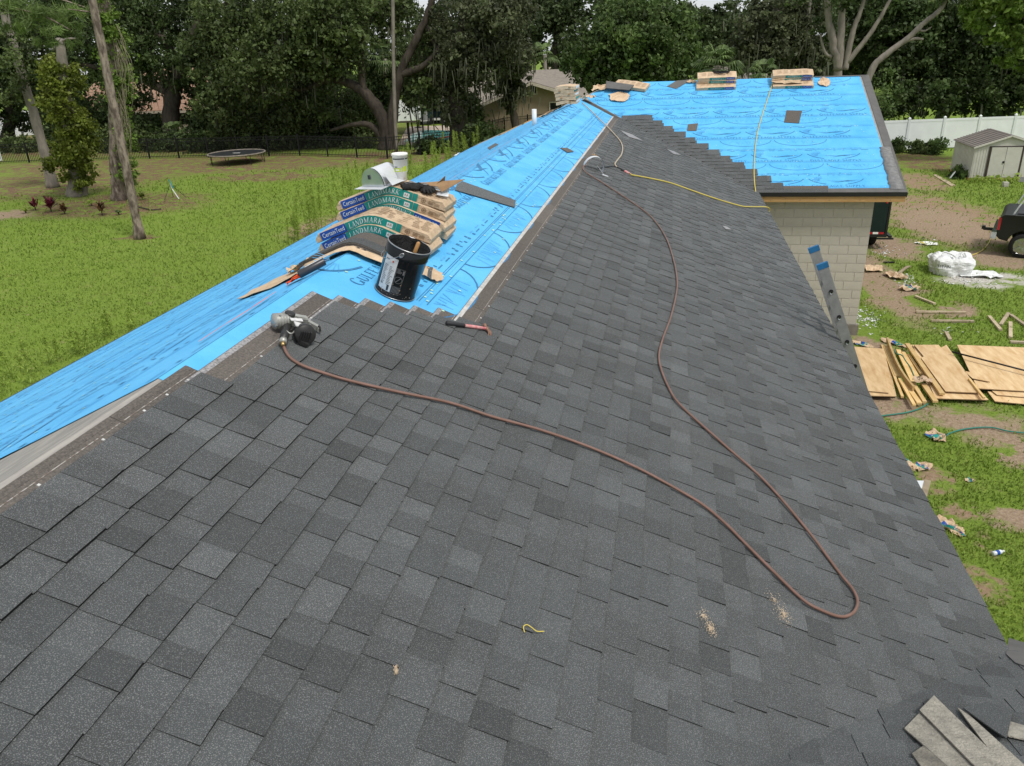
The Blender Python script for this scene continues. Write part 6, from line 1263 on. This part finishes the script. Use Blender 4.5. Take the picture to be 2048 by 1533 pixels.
# ---- far wood closing every gap between the trees (one mass)
bl = []
for k in range(34):
    x = -120+k*68; yt = 95+NR.uniform(-20, 20)
    for yy in (150, 100, 55, 15):
        if 1340 < x < 1500 and yy < 55: continue
        if 830 < x < 900 and yy < 30: continue
        bl.append(pxb(x+NR.uniform(-25, 25), yy+NR.uniform(-10, 10), 92+NR.uniform(-8, 8), 50, 34, 4))
tag(crown(None, bl, 70000, .42, 'far_leaf', 'far_wood', sub=1.1), 'distant mass of trees closing the view behind the houses', 'wood', kind='stuff')
# ---- fan palms
def fan_palm(label, x, y, Y, R_, nf, hz, grp='fan palms behind the wing'):
    c = at_y(x, y, Y); q = Vector((c.x, c.y, 0)); t = thing('fan_palm', q, label, 'palm', grp); mb = MB(); mb.tube([q, q*.5+c*.5, c], [.18, .15, .16], 8); part(mb, 'trunk', M['bark_grey'], t, smooth=True)
    rr = random.Random(int(x))
    for k in range(nf):
        a = rr.uniform(0, 6.28); el = rr.uniform(-.5, 1.2); d = Vector((math.cos(a)*math.cos(el), math.sin(a)*math.cos(el), math.sin(el))); s0 = c+d*.15; s1 = c+d*R_*.55; side = d.cross(Vector((0, 0, 1))).normalized(); nn = side.cross(d); mb = MB(); mb.tube([s0, s1], [.015, .01], 4)
        for j in range(13):
            g = math.radians(-80+160*j/12); e = d*math.cos(g)+side*math.sin(g); l_ = R_*.55*(.75+.25*math.cos(g)); m0 = s1+e*l_*.55; e1 = s1+e*l_-Vector((0, 0, .22*R_)); w_ = (nn.cross(e)).normalized()*.035*R_
            mb.add([s1, m0+w_, e1, m0-w_], [(0, 1, 2, 3)], 0, rr.random())
        part(mb, 'frond', M['palm_leaf'], t)
fan_palm('larger feathery palm above the wing ridge, left of the pair', 1436, 132, 41, 1.25, 26, 0); fan_palm('smaller fan palm above the wing ridge between the bundle piles', 1528, 148, 40, .85, 20, 0)
fan_palm('saw palmetto clump in front of the screened porch', 350, 268, 55.5, 1.2, 20, 0, None); fan_palm('palm growing in front of the far pale roof', 1090, 110, 75, 1.6, 16, 0, None); fan_palm('fan palm half hidden behind the bent oak', 770, 118, 62, 1.8, 18, 0, None)
t = thing('palm_trunk', gnd(792, 300), 'thin straight palm trunk rising beside the bent oak', 'palm'); P = up([(793, 300), (790, 230), (787, 130), (786, 40), (785, -60)], 52.); mb = MB(); mb.tube(spline(P, 4), .12, 8); part(mb, 'trunk', M['bark_grey'], t, smooth=True)
# ---- red ti plants and small bed plants
def rosette(label, x, y, h, m, nl, grp='ti plants in the mulch bed', spread=1.):
    c = gnd(x, y); t = thing('ti_plant', c, label, 'plant', grp); rr = random.Random(int(x*3+y)); mb = MB(); mb.tube([c, c+Vector((0, 0, h*.45))], [.03, .02], 5); part(mb, 'stem', M['bark'], t)
    for k in range(nl):
        a = rr.uniform(0, 6.28); el = rr.uniform(.35, 1.35); d = Vector((math.cos(a)*math.cos(el), math.sin(a)*math.cos(el), math.sin(el))); sd_ = d.cross(Vector((0, 0, 1))).normalized()*.055*spread; s0 = c+Vector((rr.uniform(-.08, .08), rr.uniform(-.08, .08), h*rr.uniform(.15, .45))); l_ = h*rr.uniform(.5, .75); mb = MB()
        mb.add([s0, s0+d*l_*.4+sd_, s0+d*l_*.8+sd_*.7-Vector((0, 0, .05)), s0+d*l_-Vector((0, 0, .12)), s0+d*l_*.8-sd_*.7-Vector((0, 0, .05)), s0+d*l_*.4-sd_], [(0, 1, 5), (1, 2, 4, 5), (2, 3, 4)], 0, rr.random()); part(mb, 'leaf', M[m], t)
for a in (('tall dark red ti plant, leftmost of the bed', 72, 421, .75, 'ti_leaf', 26), ('widest burgundy ti plant in the bed', 103, 424, .85, 'ti_leaf', 44), ('bronze ti plant right of the widest one', 130, 429, .6, 'ti_brown', 30), ('lone bronze ti plant in front of the vine-clad pine', 205, 431, .75, 'ti_brown', 26), ('low green plant left of the ti plants', 52, 427, .4, 'weed', 24), ('pale striped plant near the bare pine', 238, 430, .35, 'palm_leaf', 22), ('small green plant between vine column and ti', 183, 412, .4, 'weed', 20), ('flat bushy plant behind the bare pine', 285, 400, .5, 'vine_leaf', 26)): rosette(*a)
# ---- tall feathery weeds along the left eave
def feather(label, x, y, hpx, n_, leaf='weed', wd=.25):
    c = gnd(x, y); s_ = (c-CAM).dot(CF)/FPX; h = hpx*s_*1.05; t = thing('tall_weed', c, label, 'weed', 'tall weeds beside the left wall'); rr = random.Random(int(x+y)); mb = MB(); tops = []
    for k in range(n_):
        q = c+Vector((rr.gauss(0, wd), rr.gauss(0, wd), 0)); e = q+Vector((rr.gauss(0, .12), rr.gauss(0, .12), h*rr.uniform(.6, 1.))); tops.append((q, e)); mb.tube([q, q*.5+e*.5, e], [.010, .007, .003], 4)
    part(mb, 'stems', M['weed'], t, kind='stuff')
    C = []
    for q, e in tops:
        k = int(150*h); f = NR.random(k)**.7; p = np.array(q)+(np.array(e)-np.array(q))*f[:, None]; r_ = .16*h**.5*(1.1-f)+.02; p += NR.standard_normal((k, 3))*r_[:, None]*.5; C.append(p)
    C = np.concatenate(C); V, F = leafcloud(C, .085, .2, .3, -.3); V = V.reshape(-1, 4, 3); m0 = V.mean(1); V[:, 1] = m0+(V[:, 1]-m0)*.35; V[:, 3] = m0+(V[:, 3]-m0)*.35
    fastmesh('foliage', V.reshape(-1, 3)-np.array(c), F, M[leaf], t, NR.random(len(F)))
for a in (('bright bushy dog fennel standing clear beside the bundles', 628, 475, 108, 9), ('smaller feathery weed left of the bright dog fennel', 590, 480, 55, 5), ('feathery weed between the dog fennel and bundles', 668, 440, 60, 4), ('tall thin weed stalks behind the cup', 725, 405, 80, 5), ('weed stalks left of the roof vent', 690, 395, 55, 4), ('bamboo-like weeds by the fence behind the cardboard', 880, 352, 75, 9, 'weed', .5), ('bamboo-like weeds further along the blue eave', 930, 312, 55, 8, 'weed', .7), ('light weeds against the fence above the cup', 830, 350, 60, 6, 'weed', .5), ('weed clump at the eave below the dog fennel', 530, 530, 40, 5), ('weed clump near the lower left eave', 250, 670, 55, 7, 'weed', .45), ('weeds in the lower left corner grass', 120, 720, 60, 7, 'weed', .5), ('young weeds at the left picture edge', 30, 760, 70, 7, 'weed', .4)): feather(*a)
# ---- grass: blades everywhere a lawn shows, denser near by (nobody could count them)
def grass(name, n, pts, hmin, hmax, lab):
    x, y = pts; keep = NR.random(len(x)) > pmask(x, y)*.96; x, y = x[keep], y[keep]; n = len(x); d = np.hypot(x, y); h = NR.uniform(hmin, hmax, n)*(1+.5*NR.standard_normal(n).clip(-1, 2)*.4)*(.6+d/45.); w_ = .0035+d*.0005; a = NR.uniform(0, 6.28, n); l_ = NR.standard_normal((n, 2))*.5
    B_ = np.stack([x, y, np.zeros(n)], 1); dx = np.stack([np.cos(a)*w_, np.sin(a)*w_, np.zeros(n)], 1); T = B_+np.stack([l_[:, 0]*h, l_[:, 1]*h, h], 1); m_p = B_*.5+T*.5+np.stack([-l_[:, 0]*h*.15, -l_[:, 1]*h*.15, .1*h], 1)
    V = np.stack([B_-dx, B_+dx, m_p+dx*.8, T, m_p-dx*.8], 1).reshape(-1, 3); i = np.arange(n)*5; F = np.concatenate([np.stack([i, i+1, i+2], 1), np.stack([i, i+2, i+4], 1), np.stack([i+4, i+2, i+3], 1)])
    big = np.array([nz(px*.35, py*.35, 3) for px, py in zip(x[::1], y[::1])]) if n < 400000 else 0
    tn = np.clip(.5+.35*big+.2*NR.standard_normal(n), 0, 1); o = fastmesh(name, V, F, M['grass_blade'], None, np.tile(tn, 3)); return tag(o, lab, 'grass', kind='stuff')
M['grass_blade'] = leafmat('grass_blade', (.185, .28, .042), (.25, .32, .065), .36, .35, .6)
def wedge(n, x0, x1, y0, y1, pw=1.):                   # samples over the picture's ground area, thinning with distance
    th0, th1 = math.radians(x0), math.radians(x1); th = NR.uniform(th0, th1, n); r_ = y0*np.exp(NR.random(n)*math.log(y1/y0)); return r_*np.sin(th), r_*np.cos(th)
x, y = wedge(95000, 8, 36, 6.5, 44); k = (x > 2.1) & ~((x < 4.9) & (y > 17.4)) & (y > 3.5); grass('lawn_grass', 0, (x[k], y[k]),   .03, .075, 'short green grass of the right yard round the plywood')
x, y = wedge(120000, -66, -14, 9, 50); k = (x < -7.2); grass('lawn_grass', 0, (x[k], y[k]), .035, .075, 'bright green lawn grass of the left yard')
# ---------------------------------------------------------------- neighbours: houses, fences, pool, yard things
m_('roof_tan', (.33, .29, .245), (.25, .22, .19), .9, 4, 6, .1, bump=.3, bscale=12, tone=.2); m_('roof_orange', (.42, .27, .19), (.33, .20, .14), .9, 4, 6, .1, tone=.2); m_('stucco_tan', (.34, .265, .18), (.30, .235, .16), .9, 2, 5, .1, bump=.15); m_('trim_cream', (.62, .55, .44), rough=.6); m_('wall_white', (.66, .67, .66), (.6, .61, .6), .7, 2); m_('screen_dark', (.012, .013, .014), (.02, .021, .022), .6, 3); m_('fence_black', (.010, .010, .011), rough=.5); m_('pool_water', (.10, .36, .34), (.16, .45, .42), .06, 2, spec=.8, bump=.05); m_('pool_deck', (.50, .42, .33), (.42, .35, .28), .9, 3); m_('teal_plastic', (.05, .30, .27), rough=.5); m_('cushion', (.02, .06, .07), rough=.9); m_('umbrella_cloth', (.30, .31, .31), (.22, .23, .23), .9, 3); m_('brick_red', (.30, .06, .04), rough=.8); m_('roof_pale', (.50, .42, .33), (.42, .35, .28), .9, 5)
def prism(mb, pts, dvec, mi=0, tone=.5):
    k = len(pts); a = [Vector(q) for q in pts]; b = [q+Vector(dvec) for q in a]; mb.add(a+b, [tuple(range(k)), tuple(range(2*k-1, k-1, -1))]+[(i, i+k, (i+1) % k+k, (i+1) % k) for i in range(k)], mi, tone); return mb
def window(t, c, w_, h, frame='trim_cream', d=.0):
    mb = MB(); mb.box(c, (w_, .05, h)); wi = part(mb, 'window', M['glass_dark'], t)
    for s_ in (-1, 1):
        mb = MB(); mb.box(Vector(c)+Vector((s_*(w_/2+.04), -.02, 0)), (.08, .08, h+.16)); mb.build('frame', M[frame], wi); mb = MB(); mb.box(Vector(c)+Vector((0, -.02, s_*(h/2+.04))), (w_, .07, .08)); mb.build('frame', M[frame], wi)
# tan house with gable towards us
Y = 64.; g0, g1, gp_ = at_y(968, 205, Y), at_y(1215, 238, Y), at_y(1064, 164, Y); t = thing('tan_house', (gp_.x, Y+6, 0), 'tan stucco house with gabled shingle roof behind the far ridge', 'house'); ez = (g0.z+g1.z)/2; hw = (g1.x-g0.x)/2
gl, gr, gz = gp_.x-hw*.92, gp_.x+hw*1.08, gp_.z; gz0 = gz-(gp_.x-g0.x)*.42; 
mb = MB(); prism(mb, [(gl+.5, Y, 0), (gr-.5, Y, 0), (gr-.5, Y, gz-(gr-.5-gp_.x)*.30-.1), (gp_.x, Y, gz-.15), (gl+.5, Y, gz-(gp_.x-gl-.5)*.38-.1)], (0, 12, 0)); part(mb, 'wall', M['stucco_tan'], t)
for x1, sl_ in ((gl, .38), (gr+1.5, .30)):
    mb = MB(); a, b = Vector((gp_.x, Y-.5, gz)), Vector((x1, Y-.5, gz-abs(x1-gp_.x)*sl_)); mb.sheet([[a, a+Vector((0, 13, 0))], [b, b+Vector((0, 13, 0))]], .06, (0, 0, 1)); rf = part(mb, 'roof', M['roof_tan'], t)
    mb = MB(); mb.bar(a+Vector((0, -.03, -.10)), b+Vector((0, -.03, -.10)), .05, .20); mb.build('barge_board', M['trim_cream'], rf)
    for q in ((.45, 2.5), (.6, 5.)):
        if x1 > gp_.x: c = a+(b-a)*q[0]+Vector((0, q[1], 0)); mb = MB(); mb.tube([c, c+Vector((0, 0, .55))], .06, 8); mb.build('roof_pipe', M['black_metal'], rf)
r0, r1 = at_y(1035, 143, Y+8), at_y(1185, 140, Y+8); mb = MB(); mb.sheet([[Vector((r0.x, Y+8, r0.z)), Vector((r1.x+3, Y+8, r0.z))], [Vector((r0.x-4, Y+1, r0.z-2.6)), Vector((r1.x+6, Y+1, r0.z-2.6))]], .06, (0, 0, 1)); part(mb, 'rear_roof', M['roof_tan'], t)
wv = at_y(1067, 177, Y); mb = MB(); mb.box((wv.x, Y-.03, wv.z), (.42, .05, .75)); vt = part(mb, 'gable_vent', M['screen_dark'], t); mb = MB(); mb.box((wv.x, Y-.02, wv.z), (.62, .04, .95)); mb.build('frame', M['trim_cream'], vt)
wv = at_y(1112, 218, Y); window(t, (wv.x, Y-.03, wv.z-.2), .9, 1.3)
# house behind the moss-hung oak: patio with white canopy
Y = 72.; t = thing('patio_house', at_y(870, 240, Y)*1.0, 'low grey-roofed house with white patio door behind the pool', 'house'); a = at_y(800, 235, Y); b = at_y(1000, 235, Y); z1 = at_y(870, 197, Y).z
mb = MB(); prism(mb, [(a.x+2, Y, 0), (b.x, Y, 0), (b.x, Y, z1), (a.x+2, Y, z1)], (0, 8, 0)); part(mb, 'wall', M['wall_white'], t)
mb = MB(); e0, e1 = Vector((a.x+1.6, Y-1.2, z1)), Vector((b.x, Y-1.2, z1)); mb.sheet([[e0+Vector((1.5, 6, 2.0)), e1+Vector((0, 6, 2.))], [e0, e1]], .06, (0, 0, 1)); part(mb, 'roof', M['roof_tan'], t)
mb = MB(); mb.bar(e0+Vector((0, -.03, -.1)), e1+Vector((0, -.03, -.1)), .06, .22); part(mb, 'white_fascia', M['wall_white'], t)
for x in (858, 872, 886): q = at_y(x, 222, Y); mb = MB(); mb.box((q.x, Y-.04, 1.1), (.5, .05, 2.0)); part(mb, 'door_pane', M['screen_dark'], t)
for x in (851, 865, 879, 893): q = at_y(x, 222, Y); mb = MB(); mb.box((q.x, Y-.06, 1.1), (.07, .06, 2.1)); part(mb, 'door_frame', M['wall_white'], t)
# orange roofed house with screened porch at left
Y = 66.; t = thing('porch_house', at_y(360, 262, Y), 'orange-roofed house with dark screened porch behind the left trees', 'house'); a, b = at_y(262, 228, Y), at_y(420, 222, Y); ez = at_y(340, 222, Y).z
mb = MB(); prism(mb, [(a.x-6, Y+.3, 0), (b.x, Y+.3, 0), (b.x, Y+.3, ez), (a.x-6, Y+.3, ez)], (0, 9, 0)); part(mb, 'wall', M['screen_dark'], t)
mb = MB(); q0 = Vector((a.x-6.5, Y-.3, ez)); q1 = Vector((b.x+3, Y-.3, ez)); mb.sheet([[q0+Vector((0, 7, 3.3)), q1+Vector((0, 7, 3.3))], [q0, q1]], .08, (0, 0, 1)); part(mb, 'roof', M['roof_orange'], t)
mb = MB(); mb.bar(q0+Vector((0, -.04, -.08)), q1+Vector((0, -.04, -.08)), .06, .2); part(mb, 'fascia', M['trim_cream'], t)
mb = MB(); mb.box(((a.x-6+b.x)/2, Y+.2, .45), (b.x-a.x+6, .2, .9)); part(mb, 'knee_wall', M['trim_cream'], t)
for k in range(9): x = a.x-5.5+k*(b.x-a.x+5.5)/8; mb = MB(); mb.box((x, Y+.22, ez/2+.4), (.10 if k != 6 else .2, .12, ez-.9)); part(mb, 'porch_post', M['trim_cream'], t)
mb = MB(); pk = at_y(393, 215, Y); mb.bar((pk.x-.2, Y-1., ez-.25), (pk.x+2.4, Y-1., ez+.85), .1, .12); part(mb, 'white_gable_edge', M['wall_white'], t)
# far pale roof and brown roof
Y = 100.; c0, c1 = at_y(1098, 140, Y), at_y(1134, 108, Y); t = thing('far_house', (c0.x, Y, 0), 'far house with pale sunlit roof above the tan house', 'house'); mb = MB(); prism(mb, [(c0.x, Y, 0), (c1.x+.6, Y, 0), (c1.x+.6, Y, c0.z), (c0.x, Y, c0.z)], (0, 6, 0)); part(mb, 'wall', M['wall_white'], t)
mb = MB(); mb.sheet([[Vector((c0.x+.4, Y+3, c1.z)), Vector((c1.x, Y+3, c1.z))], [Vector((c0.x-.6, Y-.3, c0.z)), Vector((c1.x+.7, Y-.3, c0.z))]], .08, (0, 0, 1)); part(mb, 'roof', M['roof_pale'], t)
Y = 60.; c0, c1 = at_y(1460, 168, Y), at_y(1530, 136, Y); t = thing('brown_roof_house', (c0.x, Y, 0), 'house showing only a brown roof between the fan palms', 'house'); mb = MB(); mb.box(((c0.x+c1.x)/2, Y+3, c0.z/2), (c1.x-c0.x+3, 6, c0.z)); part(mb, 'wall', M['stucco_tan'], t); mb = MB(); mb.sheet([[Vector((c0.x-1, Y+4, c1.z)), Vector((c1.x+2, Y+4, c1.z))], [Vector((c0.x-2, Y-.3, c0.z-.3)), Vector((c1.x+3, Y-.3, c0.z-.3))]], .08, (0, 0, 1)); part(mb, 'roof', M['shed_roof'], t)
# white fences at left and behind the pool
def vfence(label, A, B_, h=1.8, n=4):
    t = thing('vinyl_fence', A, label, 'fence'); d = B_-A
    for k in range(n):
        p, q = A+d*k/n, A+d*(k+1)/n; mb = MB(); mb.bar(p+Vector((0, 0, h/2)), q+Vector((0, 0, h/2)), .05, h); part(mb, 'panel', M['vinyl_white'], t); mb = MB(); mb.box(p+Vector((0, 0, h/2+.05)), (.13, .13, h+.1)); part(mb, 'post', M['vinyl_white'], t)
vfence('short white fence at the far left behind the slanting pine', gnd(-20, 279), gnd(86, 268), 2.2, 4); vfence('white fence panel behind the pool', gnd(796, 243), gnd(848, 240), 1.9, 3)
mb = MB(); q = gnd(2, 322); mb.box(q+Vector((0, 0, .7)), (.14, .14, 1.4)); mb.build('fence_post', M['vinyl_white'], label='single white post at the left picture edge', cat='post')
# black metal fence
pts = [gnd(-60, 330), gnd(300, 318), gnd(600, 312), gnd(775, 318), gnd(905, 303), gnd(1010, 272), gnd(1100, 262)]; t = thing('metal_fence', pts[0], 'black metal picket fence running across the left back yard', 'fence'); pk = MB(); H = 1.32
for i in range(len(pts)-1):
    a, b = pts[i], pts[i+1]; n_ = max(2, int((b-a).length/2.0))
    for k in range(n_):
        q, r_ = a+(b-a)*k/n_, a+(b-a)*(k+1)/n_; mb = MB(); mb.box(q+Vector((0, 0, H/2+.05)), (.07, .07, H+.1)); part(mb, 'post', M['fence_black'], t)
        mb = MB(); 
        for z in (.15, H-.22, H-.04): mb.bar(q+Vector((0, 0, z)), r_+Vector((0, 0, z)), .03, .035)
        part(mb, 'rails', M['fence_black'], t, kind='stuff')
        m2 = int((r_-q).length/.115)
        for j in range(m2): s_ = q+(r_-q)*(j+.5)/m2; pk.box(s_+Vector((0, 0, H/2+.03)), (.022, .022, H-.05))
part(pk, 'pickets', M['fence_black'], t, kind='stuff')
# pool and deck
dk = [gnd(795, 290, .02), gnd(815, 254, .02), gnd(925, 250, .02), gnd(945, 290, .02)]; mb = MB(); prism(mb, dk, (0, 0, -.1)); mb.build('pool_deck', M['pool_deck'], kind='structure')
wp = [gnd(808, 284, .03), gnd(824, 268, .03), gnd(850, 260, .03), gnd(905, 262, .03), gnd(912, 280, .03), gnd(905, 288, .03)]; mb = MB(); prism(mb, wp, (0, 0, -.02)); mb.build('pool_water', M['pool_water'], kind='structure')
mb = MB(); mb.bar(gnd(868, 279, .06), gnd(905, 272, .06), .3, .05); mb.build('pool_step', M['brick_red'], label='red brick strip along the pool edge', cat='step')
# patio furniture seen beyond the fence
def chair(x, y, lb):
    c = gnd(x, y); t = thing('patio_chair', c, lb, 'chair', 'patio chairs by the pool'); mb = MB(); mb.box(c+Vector((0, 0, .42)), (.9, .8, .16)); part(mb, 'seat', M['foam_white'], t); mb = MB(); mb.box(c+Vector((0, .38, .75)), (.9, .12, .6)); part(mb, 'backrest', M['cushion'], t)
    for s_ in (-1, 1): mb = MB(); mb.box(c+Vector((s_*.46, 0, .32)), (.1, .8, .62)); part(mb, 'arm', M['screen_dark'], t)
chair(853, 250, 'dark patio armchair left of the sofa by the pool'); chair(875, 248, 'patio sofa seat in front of the white door'); chair(900, 250, 'patio armchair near the moss-hung trunk')
c = gnd(838, 256); t = thing('patio_umbrella', c, 'closed grey patio umbrella on a pole by the pool', 'umbrella'); mb = MB(); mb.tube([c, c+Vector((0, 0, 2.9))], .045, 8); part(mb, 'pole', M['fence_black'], t); mb = MB(); mb.lathe([(.35, 0), (.4, .05), (.05, .1)], 14, Off(Matrix.Identity(3), c)); part(mb, 'base', M['fence_black'], t)
u0 = c+Vector((.5, .2, 0)); mb = MB(); mb.tube([u0+Vector((0, 0, .6)), u0+Vector((0, 0, 1.2)), u0+Vector((0, 0, 2.0)), u0+Vector((-.2, 0, 2.75))], [.32, .28, .2, .06], 9); part(mb, 'folded_cloth', M['umbrella_cloth'], t)
c = gnd(820, 300); t = thing('bird_feeder_stand', c, 'dark wooden tray stand behind the fence left of the pool', 'stand'); mb = MB(); mb.box(c+Vector((0, 0, .9)), (.13, .13, 1.8)); part(mb, 'post', M['fence_black'], t); mb = MB(); mb.box(c+Vector((0, 0, 1.83)), (1.2, .6, .07)); part(mb, 'tray', M['bark'], t)
c = gnd(1000, 258); t = thing('kayak', c, 'teal upturned kayak on a rack beside the tan house', 'kayak'); mb = MB(); mb.tube([c+Vector((-.9, 0, .9)), c+Vector((-.6, 0, .95)), c+Vector((.5, 0, .95)), c+Vector((.9, 0, .88))], [.08, .26, .26, .1], 10); part(mb, 'hull', M['teal_plastic'], t, smooth=True)
for s_ in (-.5, .5): mb = MB(); mb.box(c+Vector((s_, 0, .4)), (.05, .4, .8)); part(mb, 'rack_leg', M['pvc'], t)
c = gnd(975, 262); t = thing('barbecue_grill', c, 'dark covered barbecue beside the teal kayak', 'grill'); mb = MB(); mb.box(c+Vector((0, 0, .45)), (.8, .6, .9)); part(mb, 'cart', M['screen_dark'], t); mb = MB(); mb.tube([c+Vector((-.4, 0, .95)), c+Vector((.4, 0, .95))], .3, 12); part(mb, 'lid', M['screen_dark'], t)
# trampoline
c = gnd(467, 329); c.y += .6; t = thing('trampoline', c, 'round black trampoline on the back lawn by the fence', 'trampoline'); TR = 1.78; HT = .62
mb = MB(); mb.lathe([(TR-.12, HT-.012), (TR-.12, HT), (0.01, HT-.02), (.01, HT-.03)], 40, Off(Matrix.Identity(3), c)); part(mb, 'mat', M['screen_dark'], t)
mb = MB(); mb.tube([c+Vector((TR*math.cos(a), TR*math.sin(a), HT)) for a in [i*math.pi/20 for i in range(41)]], .045, 8, caps=False); part(mb, 'rim_pad', M['bark_grey'], t, smooth=True)
mb = MB(); mb.box(c+Vector((0, 0, HT+.004)), (.5, .12, .006)); part(mb, 'white_mark', M['foam_white'], t)
for k in range(8): a = k*math.pi/4+.2; q = c+Vector((TR*.97*math.cos(a), TR*.97*math.sin(a), 0)); mb = MB(); mb.tube([q, q+Vector((0, 0, HT))], .02, 6); part(mb, 'leg', M['fence_black'], t)
# tripod sprinkler in the bed
c = gnd(350, 397); t = thing('tripod_sprinkler', c, 'green and white tripod sprinkler standing in the mulch', 'sprinkler'); hd = c+Vector((-.1, 0, .85))
for a in (.3, 2.3, 4.2): mb = MB(); mb.tube([c+Vector((.55*math.cos(a), .55*math.sin(a), 0)), hd+Vector((0, 0, -.15))], .012, 5); part(mb, 'leg', M['fence_black'], t)
mb = MB(); mb.tube([c+Vector((.35, -.2, .0)), hd*.55+c*.45, hd], .022, 6); part(mb, 'riser', M['pvc'], t); mb = MB(); mb.tube([hd+Vector((.12, 0, -.35)), hd+Vector((-.02, 0, .06))], .03, 6); part(mb, 'green_head', M['teal_plastic'], t)
# fallen branch in the mulch
mb = MB(); mb.tube(spline([gnd(x, y, .05) for x, y in ((268, 412), (285, 416), (305, 420), (322, 418))], 4), .03, 6); mb.build('fallen_branch', M['bark'], label='fallen branch lying in the mulch behind the bare pine', cat='branch')
